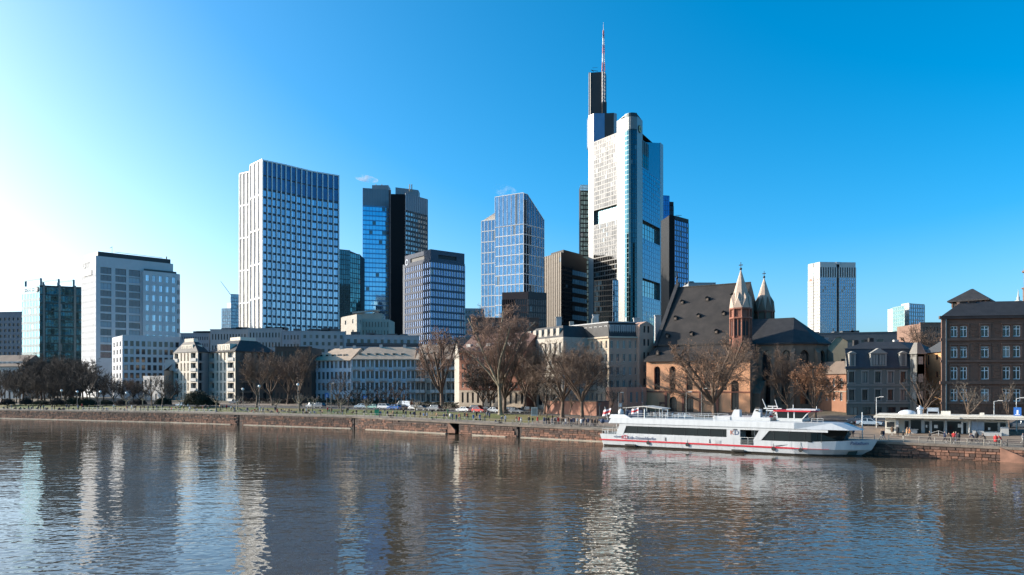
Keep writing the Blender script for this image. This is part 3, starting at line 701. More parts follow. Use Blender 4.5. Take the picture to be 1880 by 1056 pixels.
for ua, ub, va, Y in ((683, 713, 340, 568), (726, 768, 344, 572)):
    g = MB(); a_, b_ = PX(ua, Y), PX(ub, Y + (0 if ua < 700 else 8)); g.prism([a_, b_, (b_[0], b_[1] + 10), (a_[0], a_[1] + 10)], zt - 3, ZV(va, Y)); B.part(g, 'penthouse', m_ph)
g = MB()
for uu in (690, 752, 756, 701): q = PX(uu, 572); g.tube((*q, zt), (*q, zt + 5.5), .4)
B.part(g, 'roof_vents', plain('vent_ochre', (.35, .27, .17), .6))

# grid-fronted block
fp, zt = corner3(790.6, 457.5, 440, 743.5, 470.3, 852.8, 466)
B = Bld('office_block', 'grey blue office block with a punched window grid and two dark slots under its roof', 'office block', fp[1])
m_6 = wall('bluegrey_stone', (.11, .125, .165), var=.06, streak=.1); L0, L1 = math.dist(fp[0], fp[1]), math.dist(fp[1], fp[2]); zw = ZV(481, 440)
m_6l = plain('pale_reveal', (.55, .55, .57), .5); m_g6 = glass('navy_glass', (.10, .17, .32), metal=.85, rnd=.5, dark=(.02, .03, .06))
for (a, b, L, n) in ((fp[0], fp[1], L0, 13), (fp[1], fp[2], L1, 13)):
    slot = (L * .22, L * .76, zt - 4.9, zt - 2.6, None)
    B.face(a, b, zw, zt, m_6, [tuple(round(q, 3) if q is not None else None for q in slot)], .6); g = MB(); g.box(slot[0], slot[1], .55, .6, slot[2], slot[3]); B.fpart(g, 'slot', M_dark, a, b)
    B.curtain(a, b, 3, zw, n, 19, m_g6, m_6l if a is fp[1] else plain('grey_fin6', (.12, .14, .19), .6), (.62, .35), (1.15, .42), m_6)
B.solid(fp, 3, zt, m_6, skipfirst=2)
g = MB(); q = PX(741.5, 466); g.prism([(q[0] - .6, q[1]), (q[0] + .5, q[1] - .5), (q[0] + .5, q[1] + 5), (q[0] - .6, q[1] + 5)], 3, zt - 5); B.part(g, 'edge_strip', m_ws)
q, a = facept(fp[0], fp[1], L0 * .085, .05); g = MB(); g.tube((0, 0, 0), (0, -.2, 0), 1.9, n=18, cap=True); ob = g.build('logo_disc', plain('logo_blue', (.16, .22, .32), .4), B.o, B.loc(*q, zt - 4.2), a)
g = MB(); g.tube((0, -.22, 0), (0, -.3, 0), 1.2, n=18, cap=True); g.build('logo_ring', m_6, ob)

# small pale block between
B = Bld('office_block', 'small pale grey block with square windows seen low between two towers', 'office block', PX(865, 560))
a, b = PX(852, 560), PX(888, 562); zt = ZV(566, 560); B.face(a, b, 3, zt, wall('pale_concrete', (.42, .44, .45), var=.06), grid(math.dist(a, b), zt - 20, zt - 1, 6, 5, .6, .55, 'dark', .3, .3), .2)
B.solid([a, b, (b[0], b[1] + 15), (a[0], a[1] + 15)], 3, zt, MATS['pale_concrete'], skipfirst=1)

# white gridded tower with slanting tops
C = PX(961.3, 700); Lp = PX(909, 716.5); Rp = PX(998.8, 723.5); zt = ZV(354.4, 700); zr = ZV(403.8, 723.5)
B = Bld('office_tower', 'slim glass tower with white grid and slanting tops, standing behind the maroon block', 'office tower', C)
m_7 = glass('sky_glass', (.13, .27, .42), metal=.9, rnd=.45, dark=(.04, .10, .18), cell=(1.1, 50, 3.5)); m_w7 = plain('white_grid', (.55, .55, .55), .5)
nr = 13; zg = ZV(412, 700); rh = (zg - 3) / 26
B.curtain(Lp, C, 3, zg, 7, 17, m_7, m_w7, (.5, .3), (.75, .3), m_w7, sub=2)
B.curtain(Lp, C, zg, zt, 7, 1, m_7, m_w7, (.34, .3), (.5, .3), m_w7, sub=2)
B.curtain(C, Rp, 3, zg, 8, 17, glass('grey_sky_glass', (.09, .14, .20), metal=.85, rnd=.5, dark=(.03, .04, .06)), m_w7, (.45, .3), (.75, .3), m_w7, sub=1)
L = math.dist(C, Rp); g = MB(); g.face([(0, .04, zg), (L, .04, zg), (L, .04, zr), (L * .18, .04, zt - .3), (0, .04, zt)]); B.fpart(g, 'glazing', MATS['grey_sky_glass'], C, Rp)
g = MB(); 
for i in range(9):
    x = L * i / 8; zz = zt if x < L * .18 else zt + (zr - zt) * (x - L * .18) / (L * .82); g.box(x - .17, x + .17, -.3, .02, zg, zz, skip='b')
g.hull([(L * .18, -.3, zt - .6), (L * .18, .1, zt - .6), (L * .18, .1, zt), (L * .18, -.3, zt)], [(L, -.3, zr - .6), (L, .1, zr - .6), (L, .1, zr), (L, -.3, zr)]); g.box(0, L * .18, -.3, .1, zt - .5, zt)
B.fpart(g, 'mullions', m_w7, C, Rp, 'stuff')
BK = (Rp[0] - 10, Rp[1] + 25); g = MB(); Q = V2(C) + (V2(Rp) - V2(C)) * .18
g.face([(*C, zt), (*Q, zt), (Q.x - 14, Q.y + 22, zt), (*Lp, zt)]); g.face([(*Q, zt), (*Rp, zr), (Rp[0] - 14, Rp[1] + 22, zr), (Q.x - 14, Q.y + 22, zt)]); g.face([(*Rp, 3), (Rp[0] - 14, Rp[1] + 22, 3), (Rp[0] - 14, Rp[1] + 22, zr), (*Rp, zr)])
B.part(g, 'roof', MATS['grey_sky_glass'])
a, b = PX(884, 726), PX(909, 719); za, zb = ZV(405, 722), ZV(385, 718)
B.curtain(a, b, 3, za, 4, 16, m_7, m_w7, (.5, .3), (.75, .3), m_w7, sub=2)
g = MB(); L = math.dist(a, b); 
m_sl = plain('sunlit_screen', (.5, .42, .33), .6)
g.face([(0, .1, za), (L, .1, za), (L, 9, zb + 2)]); B.fpart(g, 'slanted_roof', m_sl, a, b)
g = MB()
for i in range(6): x = L * i / 6; g.hull([(x, 0, za), (x + .35, 0, za), (x + .35, .3, za), (x, .3, za)], [(L - .1, 8.8 * 1, zb + 2), (L, 8.8, zb + 2), (L, 9, zb + 2), (L - .1, 9, zb + 2)])
B.fpart(g, 'roof_bars', m_w7, a, b, 'stuff')
g = MB(); g.face([(*a, 3), (a[0], a[1] + 20, 3), (a[0], a[1] + 20, za), (*a, za)][::-1]); B.part(g, 'wall', m_w7)

# maroon block
B = Bld('office_block', 'low maroon brown block standing in front of the slanting white gridded tower', 'office block', PX(970, 500))
a, b, c = PX(922, 505), PX(970, 500), PX(1003, 507); zt = ZV(535.5, 500); m_ = wall('maroon_cladding', (.085, .05, .045), rough=.6, var=.1)
B.curtain(a, b, 3, ZV(549, 500), 14, 14, glass('brown_glass', (.05, .045, .05), metal=.7, rnd=.5), m_, (.45, .2), (.9, .22)); B.curtain(b, c, 3, ZV(549, 500), 10, 14, MATS['brown_glass'], m_, (.6, .1), (1.0, .12))
for p, q in ((a, b), (b, c)): g = MB(); g.box(0, math.dist(p, q), -.25, .3, ZV(549, 500), zt); B.fpart(g, 'cornice', m_, p, q)
B.solid([a, b, c, (c[0] - 5, c[1] + 20), (a[0], a[1] + 20)], 3, zt, m_, skipfirst=2)

# brown striped tower
fp, zt = corner3(1030.3, 463, 600, 1000, 471.8, 1077, 475)
B = Bld('office_tower', 'brown ribbed tower whose darker side carries pale blue window stripes', 'office tower', fp[1])
m_8 = wall('bronze_cladding', (.13, .10, .07), rough=.5, var=.05, streak=.05, metal=.2); m_8b = plain('bronze_rib', (.065, .05, .036), .5, .3); m_8d = plain('dark_bronze', (.014, .014, .015), .6, 0, .3)
B.curtain(fp[0], fp[1], 3, zt, 9, 30, m_8, m_8b, (.35, .3), (.12, .05), m_8b, tilt=.002)
L1 = math.dist(fp[1], fp[2]); B.curtain(fp[1], fp[2], 3, ZV(488, 600), 12, 29, glass('black_glass', (.03, .035, .04), metal=.8, rnd=.5), m_8d, (.25, .1), (1.3, .12), m_8d)
g = MB(); g.box(0, L1, -.2, .3, ZV(488, 600), zt); B.fpart(g, 'cornice', m_8d, fp[1], fp[2])
q0, a = facept(fp[1], fp[2], L1 * .42, .2); q1, _ = facept(fp[1], fp[2], L1, .2)
B.curtain(q0, q1, 3, ZV(491, 600), 6, 14, glass('pale_stripe_glass', (.35, .55, .68), metal=.75, rnd=.3, dark=(.2, .35, .45)), m_8d, (.06, .05), (3.3, .14), m_8d)
B.solid(fp, 3, zt, m_8d, skipfirst=2); g = MB(); c_ = [(p[0] * .75 + fp[1][0] * .25 + 2, p[1] * .75 + fp[1][1] * .25 + 3) for p in fp]; g.prism(c_, zt, zt + 2.5); B.part(g, 'penthouse', m_8d)

# thin lattice tower behind
B = Bld('office_tower', 'thin dark lattice fronted tower with blue glazed crown directly left of the tallest tower', 'office tower', PX(1073, 700))
a, b = PX(1065.5, 700), PX(1086, 701); zt = ZV(352, 700)
B.curtain(a, b, 3, zt, 4, 44, glass('slate_glass', (.10, .16, .18), metal=.85, rnd=.8, dark=(.02, .03, .03)), m_8d, (.5, .4), (1.0, .4), m_8d)
B.curtain(a, b, zt, ZV(340, 700), 6, 2, glass('crown_blue', (.15, .35, .55), metal=.6), plain('crown_frame', (.3, .36, .4), .4), (.25, .2), (.3, .2))
B.solid([a, b, (b[0], b[1] + 14), (a[0], a[1] + 14)], 3, ZV(341, 700), m_8d, skipfirst=1)
# ---------------------------------------------------------------- the tallest tower
A_ = (81.3, 590.0); Lc = (65.6, 613.2); Lc2 = (62.1, 618.3); Fs = (86.2, 582.8); Fe = (94.9, 579.7); D_ = (101.0, 590.0); E_ = (121.2, 624.0); E2 = (125.0, 630.5); E3 = (125.2, 640)
B = Bld('skyscraper', 'tallest tower, white and glass with sky gardens, dark upper slab and lattice antenna', 'skyscraper', D_)
m_wp = wall('white_panel', (.42, .415, .40), rough=.35, var=.03, streak=.04, bump=0); m_joint = plain('panel_joint', (.38, .38, .37), .6)
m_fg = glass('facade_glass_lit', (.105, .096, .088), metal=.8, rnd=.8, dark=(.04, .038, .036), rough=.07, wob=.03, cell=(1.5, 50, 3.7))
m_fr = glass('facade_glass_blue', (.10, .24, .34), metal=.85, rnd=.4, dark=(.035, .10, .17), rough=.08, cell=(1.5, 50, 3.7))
m_fw = plain('facade_frame', (.13, .125, .115), .5); m_tg = glass('core_glass', (.025, .085, .11), metal=.85, rnd=.5, dark=(.012, .045, .06), rough=.06)
z_l, z_f, z_2, z_s = 205.5, 215.5, 229.5, 265.0; zn0, zn1 = 138.5, 151.0
def strip_wall(p, q, z0, z1, joint=3.7, nm='panel_wall'):
    L = math.dist(p, q); g = MB(); g.box(0, L, -.05, .4, z0, z1); B.fpart(g, nm, m_wp, p, q)
    g = MB(); z = z0 + joint
    while z < z1: g.box(0, L, -.07, 0, z - .05, z + .05, skip='blr'); z += joint
    B.fpart(g, 'panel_joints', m_joint, p, q, 'stuff')
strip_wall(Lc2, Lc, 3, z_2 - 1); strip_wall(A_, Fs, 3, z_f - .5)
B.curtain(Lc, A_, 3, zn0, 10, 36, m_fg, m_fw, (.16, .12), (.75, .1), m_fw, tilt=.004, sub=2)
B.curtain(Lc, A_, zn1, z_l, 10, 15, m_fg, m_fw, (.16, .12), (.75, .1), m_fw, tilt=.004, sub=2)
def inset(p, q, k): d = V2(q) - V2(p); L = d.length; d /= L; n = Vector((-d.y, d.x)) * k; return ((p[0] + n.x, p[1] + n.y), (q[0] + n.x, q[1] + n.y))
def garden(p, q, z0, z1, k=2.6):
    i0, i1 = inset(p, q, k); B.curtain(i0, i1, z0, z1, 7, 3, glass('garden_glass', (.28, .42, .44), metal=.75, rnd=.3, dark=(.1, .2, .22)), MATS['facade_frame'], (.2, .15), (.2, .1), m_fw)
    L = math.dist(p, q); g = MB(); g.face([(0, 0, z0), (L, 0, z0), (L, k, z0), (0, k, z0)]); g.face([(0, 0, z1), (0, k, z1), (L, k, z1), (L, 0, z1)]); g.face([(0, 0, z0), (0, k, z0), (0, k, z1), (0, 0, z1)]); g.face([(L, 0, z0), (L, 0, z1), (L, k, z1), (L, k, z0)])
    B.fpart(g, 'garden_reveal', plain('garden_lining', (.10, .12, .12), .7), p, q)
garden(Lc, A_, zn0, zn1)
# curved glazed front of the middle core
cv = [Fs]
for k in range(1, 6):
    t_ = k / 6; x = Fs[0] + (Fe[0] - Fs[0]) * t_; y = Fs[1] + (Fe[1] - Fs[1]) * t_; b_ = 2.6 * math.sin(math.pi * t_); cv.append((x - b_ * .2, y - b_))
cv.append(Fe)
for p, q in zip(cv, cv[1:]):
    B.curtain(p, q, 3, z_f - 11, 1, 54, m_tg, plain('core_mullion', (.03, .08, .10), .4, .3), (.16, .1), (.55, .05), plain('core_band', (.02, .06, .075), .3, .4))
    B.curtain(p, q, z_f - 11, z_f + 2, 2, 1, plain('core_louvre', (.04, .05, .055), .5), MATS['core_mullion'], (.18, .12), (.3, .05))
strip_wall(Fe, D_, 3, z_f)
q, a = facept(Fe, D_, 5.2, .3); g = MB(); g.tube((0, .1, 0), (0, -.35, 0), 2.9, n=24, cap=True); ob = g.build('emblem_disc', plain('emblem_dark', (.03, .035, .03), .5), B.o, B.loc(*q, z_f - 8.5), a)
g = MB()
for k in range(5):
    t0 = R(90 + k * 72 - 32); t1 = R(90 + k * 72 + 32); pr = lambda r, t__: (r * math.cos(t__), r * math.sin(t__))
    for j in range(3):
        u0, u1 = t0 + (t1 - t0) * j / 3, t0 + (t1 - t0) * (j + 1) / 3; a0, a1, a2, a3 = pr(1.2, u0), pr(2.5, u0), pr(2.5, u1), pr(1.2, u1)
        g.face([(a0[0], -.4, a0[1]), (a1[0], -.4, a1[1]), (a2[0], -.4, a2[1]), (a3[0], -.4, a3[1])])
g.build('emblem_ring', plain('emblem_gold', (.6, .45, .12), .5), ob)
# right facade with two gardens
zr = 204.0
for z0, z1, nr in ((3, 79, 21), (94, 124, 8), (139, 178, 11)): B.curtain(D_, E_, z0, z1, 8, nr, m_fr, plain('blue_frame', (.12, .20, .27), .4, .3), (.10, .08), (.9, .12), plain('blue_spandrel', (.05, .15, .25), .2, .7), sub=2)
L = math.dist(D_, E_); g = MB(); g.face([(0, .0, 178), (L, .0, 178), (L, .0, 209), (0, .0, 199)]); g.box(L - .4, L, -.1, .1, 178, 209); B.fpart(g, 'right_upper_panel', glass('right_upper_glass', (.09, .16, .24), metal=.7, rnd=.15, rough=.15), D_, E_)
p_, q_ = facept(D_, E_, 0)[0], facept(D_, E_, 12)[0]; p_, q_ = inset(p_, q_, -.15); B.curtain(p_, q_, 180, zr - 14, 3, 3, m_tg, MATS['core_mullion'], (.16, .1), (.5, .05)); B.curtain(p_, q_, zr - 14, zr - 4, 3, 1, MATS['core_louvre'], MATS['core_mullion'])
garden(D_, E_, 79, 94); garden(D_, E_, 124, 139)
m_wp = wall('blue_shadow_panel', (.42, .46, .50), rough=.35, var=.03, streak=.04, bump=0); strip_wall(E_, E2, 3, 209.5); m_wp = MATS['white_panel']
g = MB(); g.face([(*Lc2, 3), (*Lc2, z_2 - 1), (95, 660, z_2 - 1), (95, 660, 3)]); g.face([(*E2, 3), (95, 660, 3), (95, 660, zr), (*E2, zr)]); B.part(g, 'wall', m_wp)
g = MB(); g.face([(*Lc, z_l), (*A_, z_l), (*Fs, z_l), (*Fe, z_l), (*D_, z_l), (*E_, z_l - 2), (*E2, z_l - 2), (95, 655, z_l)]); B.part(g, 'roof', M_roof)
g = MB(); g.prism([A_] + cv + [D_, (97, 598), (86, 598)], z_l, z_f - .6); g.face([(p[0], p[1], z_f + 1.8) for p in cv] + [(D_[0], D_[1], z_f - .2), (A_[0], A_[1], z_f - .6)]); B.part(g, 'core_head', m_wp)
# rear core: white and blue faces, black louvres; dark slab above it
P0, P1, P2, P3 = Lc, PX(1110, 613), PX(1127, 612), PX(1132.5, 614)
m_bp = glass('blue_panel', (.16, .24, .36), metal=.5, rnd=.1, rough=.3)
for p, q, mm_ in ((P0, P1, m_bp), (P1, P2, plain('black_louvre', (.03, .03, .03), .5)), (P2, P3, wall('pale_panel', (.35, .42, .47), rough=.4, var=.03, streak=0, bump=0))):
    L = math.dist(p, q); g = MB(); g.box(0, L, 0, .4, z_l - 1, z_2); B.fpart(g, 'upper_core', mm_, p, q)
B.solid([P0, P1, P2, P3, (P3[0], P3[1] + 18), (Lc2[0], Lc2[1] + 12), Lc2], z_l, z_2 - .2, m_wp, skipfirst=3)
s0, s1 = PX(1080.5, 622), PX(1111, 618); g = MB(); g.prism([s0, (s0[0] + 1.4, s0[1] - 2), (s0[0] + 1.6, s0[1] - 2), s1, (s1[0] + 2, s1[1] + 8), (s0[0] + 2, s0[1] + 8)], z_2 - .5, z_s)
m_sb = plain('slab_black', (.030, .028, .026), .5); B.part(g, 'upper_slab', m_sb)
g = MB(); g.box(-.1, .9, -.35, .05, z_2 - .4, z_s); ob = g.build('slab_edge', plain('slab_edge_panel', (.55, .48, .44), .5), B.o, B.loc(s0[0] + .0, s0[1] - 2.2), 0)
q = PX(1110, 616); g = MB(); g.prism([(q[0] - 2, q[1] - 1), (q[0] + 1.6, q[1] - 1), (q[0] + 1.6, q[1] + 6), (q[0] - 2, q[1] + 6)], z_2 - .5, ZV(188, 616)); B.part(g, 'slab_shoulder', m_sb)
m_an = plain('antenna_white', (.62, .6, .6), .5); m_ar = plain('antenna_red', (.45, .12, .10), .5)
ant = bpy.data.objects.new('antenna', None); COL.objects.link(ant); ant.parent = B.o; q = PX(1108, 617); ant.location = B.loc(q[0], q[1], 0)
def latt(z0, z1, w0, w1, n, m_, r=.16):
    g = MB()
    for k in range(n):
        za, zb = z0 + (z1 - z0) * k / n, z0 + (z1 - z0) * (k + 1) / n; wa, wb = w0 + (w1 - w0) * k / n, w0 + (w1 - w0) * (k + 1) / n
        c0 = [(-wa, -wa), (wa, -wa), (wa, wa), (-wa, wa)]; c1 = [(-wb, -wb), (wb, -wb), (wb, wb), (-wb, wb)]
        for i in range(4):
            j = (i + 1) % 4; g.tube((*c0[i], za), (*c1[i], zb), r, n=3); g.tube((*c0[i], za), (*c1[j], zb), r * .8, n=3); g.tube((*c0[i], za), (*c0[j], za), r * .8, n=3)
    return g.build('lattice', m_, ant)
latt(ZV(188, 617), z_s, 1.0, 1.0, 9, m_an, .2)
zs = [z_s, 272, 279, 286, 292, 298]; ws = [1.25, .9, .75, .6, .5, .4, .3]
for k in range(5): latt(zs[k], zs[k + 1], ws[k], ws[k + 1], 4, m_ar if k % 2 == 0 else m_an, .2)
g = MB(); g.tube((0, 0, 298), (0, 0, ZV(41, 617)), .28, .08); g.build('spike', m_an, ant)
for k in range(4):
    g = MB(); zz = 268 + k * 8; g.box(-1.1 + k * .1, -.5, -.6, .2, zz, zz + 2.4); g.build('dish', m_an, ant)
q = PX(1090, 618); g = MB(); g.tube((q[0] - 2.4, q[1], z_s + 1.3), (q[0] + 3.5, q[1], z_s + .3), .2); g.tube((q[0] - 2, q[1], z_s + 1.3), (q[0], q[1], z_s - .1), .2); g.tube((q[0] - 1, q[1], z_s + 3), (q[0] + 3, q[1], z_s + 3.2), .12); B.part(g, 'roof_crane', M_fdark)
# glass annexe at its foot
B = Bld('office_block', 'dark glass block at the foot of the tallest tower beside the brown striped tower', 'office block', PX(1112, 560))
a, b, c = PX(1091, 568), PX(1125, 560), PX(1135, 563)
B.curtain(a, b, 3, ZV(514, 560), 10, 22, glass('annexe_glass', (.035, .055, .065), metal=.8, rnd=.6), m_8d, (.2, .1), (.7, .1)); B.curtain(b, c, 3, ZV(515, 560), 3, 22, glass('annexe_pale', (.20, .30, .38), metal=.8, rnd=.6), plain('annexe_frame', (.3, .35, .4), .5), (.3, .15), (.7, .1))
B.solid([a, b, c, (c[0], c[1] + 8), (a[0] + 2, a[1] + 10)], 3, ZV(514.5, 560), m_8d, skipfirst=2)
# towers right of it
B = Bld('office_tower', 'narrow deep blue tower just behind the right side of the tallest tower', 'office tower', PX(1223, 690))
a, b = PX(1212, 690), PX(1229, 692); zt = ZV(359, 690)
B.curtain(a, b, 3, zt, 5, 40, glass('deep_blue_glass', (.05, .17, .36), metal=.85, rnd=.3), plain('deep_blue_frame', (.04, .12, .25), .4), (.12, .1), (.3, .05)); B.solid([a, b, (b[0], b[1] + 14), (a[0], a[1] + 14)], 3, zt, m_8d, skipfirst=1)
B = Bld('office_tower', 'black sided tower slightly behind the deep blue one, its top just showing', 'office tower', PX(1232, 720))
a, b = PX(1224, 720), PX(1236.5, 722); zt = ZV(370, 720); B.curtain(a, b, 3, zt - 4, 4, 40, MATS['black_glass'], m_8d, (.4, .2), (1, .2)); B.solid([a, b, (b[0], b[1] + 14), (a[0], a[1] + 14)], 3, zt, m_8d, skipfirst=1); g = MB(); g.box(0, math.dist(a, b), -.2, .3, zt - 4, zt); B.fpart(g, 'cornice', m_8d, a, b)
fp = [PX(1228.5, 519), PX(1238.5, 520), PX(1263.8, 532)]; zt = ZV(396, 520)
B = Bld('office_tower', 'tower with black end wall and blue square gridded side, rising above the church roof', 'office tower', fp[1])
g = MB(); L = math.dist(fp[0], fp[1]); g.box(0, L, 0, .3, 3, zt); B.fpart(g, 'wall', m_bs, fp[0], fp[1])
B.curtain(fp[1], fp[2], 3, ZV(404, 520), 8, 34, glass('grid_glass', (.10, .26, .48), metal=.85, rnd=.4, dark=(.03, .08, .16)), plain('navy_frame', (.015, .03, .06), .4), (.42, .2), (.75, .2)); g = MB(); g.box(0, math.dist(fp[1], fp[2]), -.2, .3, ZV(404, 520), zt); B.fpart(g, 'cornice', m_8d, fp[1], fp[2])
B.solid([fp[0], fp[1], fp[2], (fp[2][0] - 4, fp[2][1] + 18), (fp[0][0] - 2, fp[0][1] + 18)], 3, zt, m_8d, skipfirst=2)
g = MB(); q = PX(1246, 526); g.tube((*q, zt), (*q, zt + 1.6), .15); g.tube((q[0] - 2, q[1], zt + 1.6), (q[0] + 2, q[1], zt + 1.4), .15); B.part(g, 'roof_antenna', M_fdark)
# white far tower on the right
C = PX(1505.5, 1020); Lq = PX(1484, 1042); Rq = PX(1570.6, 1024); zt = ZV(481, 1020)
B = Bld('office_tower', 'white far tower with a dark vertical slot, standing alone right of the church', 'office tower', C)
m_o = wall('far_white_stone', (.74, .72, .68), var=.03, streak=.03, bump=0); m_og = glass('far_blue_pane', (.16, .34, .52), metal=.8, rnd=.4, dark=(.06, .14, .24), rough=.1)
B.curtain(Lq, C, 3, zt - 22, 8, 38, glass('sunlit_glass', (.42, .37, .30), metal=.4, rnd=.5, rough=.3), m_o, (1.0, .4), (2.1, .35), m_o); g = MB(); L = math.dist(Lq, C); g.box(0, L, -.42, .3, zt - 22, zt); g2 = g; B.fpart(g, 'wall', m_o, Lq, C)  # left face panes carry the warm sunlight in their colour
q, a = facept(Lq, C, L * .42, .46); g = MB()
g.box(-L * .22, L * .24, -.1, 0, -6, 6); ob = g.build('sign_panel', plain('sign_pale', (.50, .60, .60), .5), B.o, B.loc(*q, zt - 12), a); g = MB(); g.box(-L * .3, -L * .1, -.12, 0, -12, -8); g.build('sign_mark', plain('sign_red', (.55, .12, .08), .5), ob)
g = MB(); g.box(L * .0, L * .05, -.45, .0, -100, 12); g.build('joint', m_fdark_ := M_fdark, ob)
L = math.dist(C, Rq); qa, a = facept(C, Rq, L * .46); qb, _ = facept(C, Rq, L * .54)
for p, q in ((C, qa), (qb, Rq)):
    l = math.dist(p, q); B.curtain(p, q, 3, zt - 21, 8, 38, m_og, m_o, (1.25, .35), (.9, .2), plain('far_band', (.33, .42, .50), .5)); B.curtain(p, q, zt - 21, zt - 7, 7, 1, M_dark, m_o, (1.6, .4), (.4, .3), m_o)
    g = MB(); g.box(0, l, -.4, .3, zt - 7, zt); B.fpart(g, 'wall', m_o, p, q)
i0, i1 = inset(qa, qb, 3); g = MB(); g.box(0, math.dist(qa, qb), 0, .4, 3, zt); B.fpart(g, 'slot', plain('slot_navy', (.02, .05, .09), .4), i0, i1)
g = MB(); g.box(-1, 5, -1.5, 2, zt - 3, zt); B.fpart(g, 'roof_hood', m_o, qa, qb)
B.solid([Lq, C, Rq, (Rq[0] - 5, Rq[1] + 24)], 3, zt, m_o, skipfirst=2)
# smaller far block
B = Bld('office_block', 'distant pale office block with a greenish glass left half, right of the lone white tower', 'office block', PX(1669, 900))
a, b, c, d = PX(1639, 905), PX(1661, 880), PX(1669, 890), PX(1697, 900); z1, z2 = ZV(565, 895), ZV(559, 890)
B.curtain(a, b, 3, z1, 6, 22, glass('far_green_glass', (.35, .55, .52), metal=.7, rnd=.3), plain('far_green_metal', (.18, .28, .28), .5), (.2, .1), (1.4, .1)); e = PX(1655, 905)
B.curtain(e, c, 3, z2, 5, 22, MATS['far_green_glass'], m_o, (1.6, .3), (1.8, .3)); B.curtain(c, d, 3, z2, 7, 22, m_og, m_o, (1.2, .3), (1.2, .3))
B.solid([a, b, (b[0], b[1] + 12), (a[0], a[1] + 12)], 3, z1, m_o, skipfirst=1); B.solid([c, d, (d[0], d[1] + 12), e], 3, z2, m_o, skipfirst=1)
g = MB(); q = PX(1672, 900); g.tube((*q, z2), (*q, z2 + 2), .2); g.tube((q[0] - 3, q[1], z2 + 2.5), (q[0] + 8, q[1], z2 + 1.2), .18); B.part(g, 'roof_crane', M_fdark)

# ================================================================ mid-ground roofs and blocks
def slab_block(label, ua, ub, va, vb, Y, m_, rows, cols, key='dark', dY=0, cat='building', dep=14, hf=.5, name='rear_building', eq=False):
    a, b = PX(ua, Y), PX(ub, Y + dY); B = Bld(name, label, cat, ((a[0] + b[0]) / 2, (a[1] + b[1]) / 2)); z1, z0 = ZV(va, Y), ZV(vb, Y); L = math.dist(a, b)
    z0 = max(z0, 2)
    B.face(a, b, 2, z1, m_, grid(L, z0, z1 - .5, cols, rows, .45, hf, key, .4, .4) if rows else (), .22)
    nx, ny = -(b[1] - a[1]) / L * dep, (b[0] - a[0]) / L * dep; B.solid([a, b, (b[0] + nx, b[1] + ny), (a[0] + nx, a[1] + ny)], 2, z1, m_, skipfirst=1); B.parapet(a, b, z1, .35, m_, .15)
    if eq:
        r = random.Random(int(ua)); g = MB()
        for k in range(5):
            t_ = r.uniform(.1, .9); x, y = a[0] + (b[0] - a[0]) * t_, a[1] + 5; w = r.uniform(.8, 2.5); g.box(x - w, x + w, y, y + 3, z1, z1 + r.uniform(.8, 1.8))
        B.part(g, 'roof_equipment', M_roof)
    return B
gA = wall('grey_render', (.40, .41, .42), var=.08); gB = wall('bluegrey_render', (.32, .35, .39), var=.08); gC = wall('cream_stone', (.52, .47, .40), var=.08)
slab_block('flat grey office roof behind the twin cream apartment houses', 331, 384, 613, 640, 330, gB, 2, 12, eq=True)
slab_block('flat grey roofed building at the foot of the curved tower', 386, 454, 606, 650, 325, gA, 2, 12, eq=True)
slab_block('grey roofed block directly below the curved tower', 455, 517, 604, 660, 318, gA, 3, 10, eq=True)
slab_block('lower bluish block right of the grey roofed one below the curved tower', 518, 582, 609, 660, 312, gB, 3, 10, eq=True)
slab_block('pale modern apartment block with roof garden above the beige roofs', 552, 634, 609, 650, 300, wall('pale_render', (.44, .45, .46), var=.06), 3, 7, eq=True, dY=4)
B = slab_block('low white curved roof building with a dark balcony band under the blue glass tower', 632, 770, 616, 652, 292, wall('pale_render2', (.46, .47, .48), var=.06), 2, 11, dY=6, eq=True)
g = MB(); a, b = PX(636, 290), PX(775, 294); g.box(0, math.dist(a, b), -1.8, 0, ZV(636, 290), ZV(636, 290) + .25); g.box(0, math.dist(a, b), -1.8, -1.7, ZV(636, 290), ZV(630, 290)); B.fpart(g, 'balcony', M_fdark, a, b)
fp = [PX(626, 345), PX(636, 338), PX(714.5, 342)]
B = Bld('office_block', 'sunlit cream stone building with narrow windows below the blue glass tower', 'office block', fp[1]); zt = ZV(581, 338)
L0, L1 = math.dist(fp[0], fp[1]), math.dist(fp[1], fp[2])
B.face(fp[0], fp[1], 2, zt, gC, grid(L0, zt - 9, zt - 1, 1, 2, .3, .4, 'tall')); q, a = facept(fp[1], fp[2], L1 * .36)
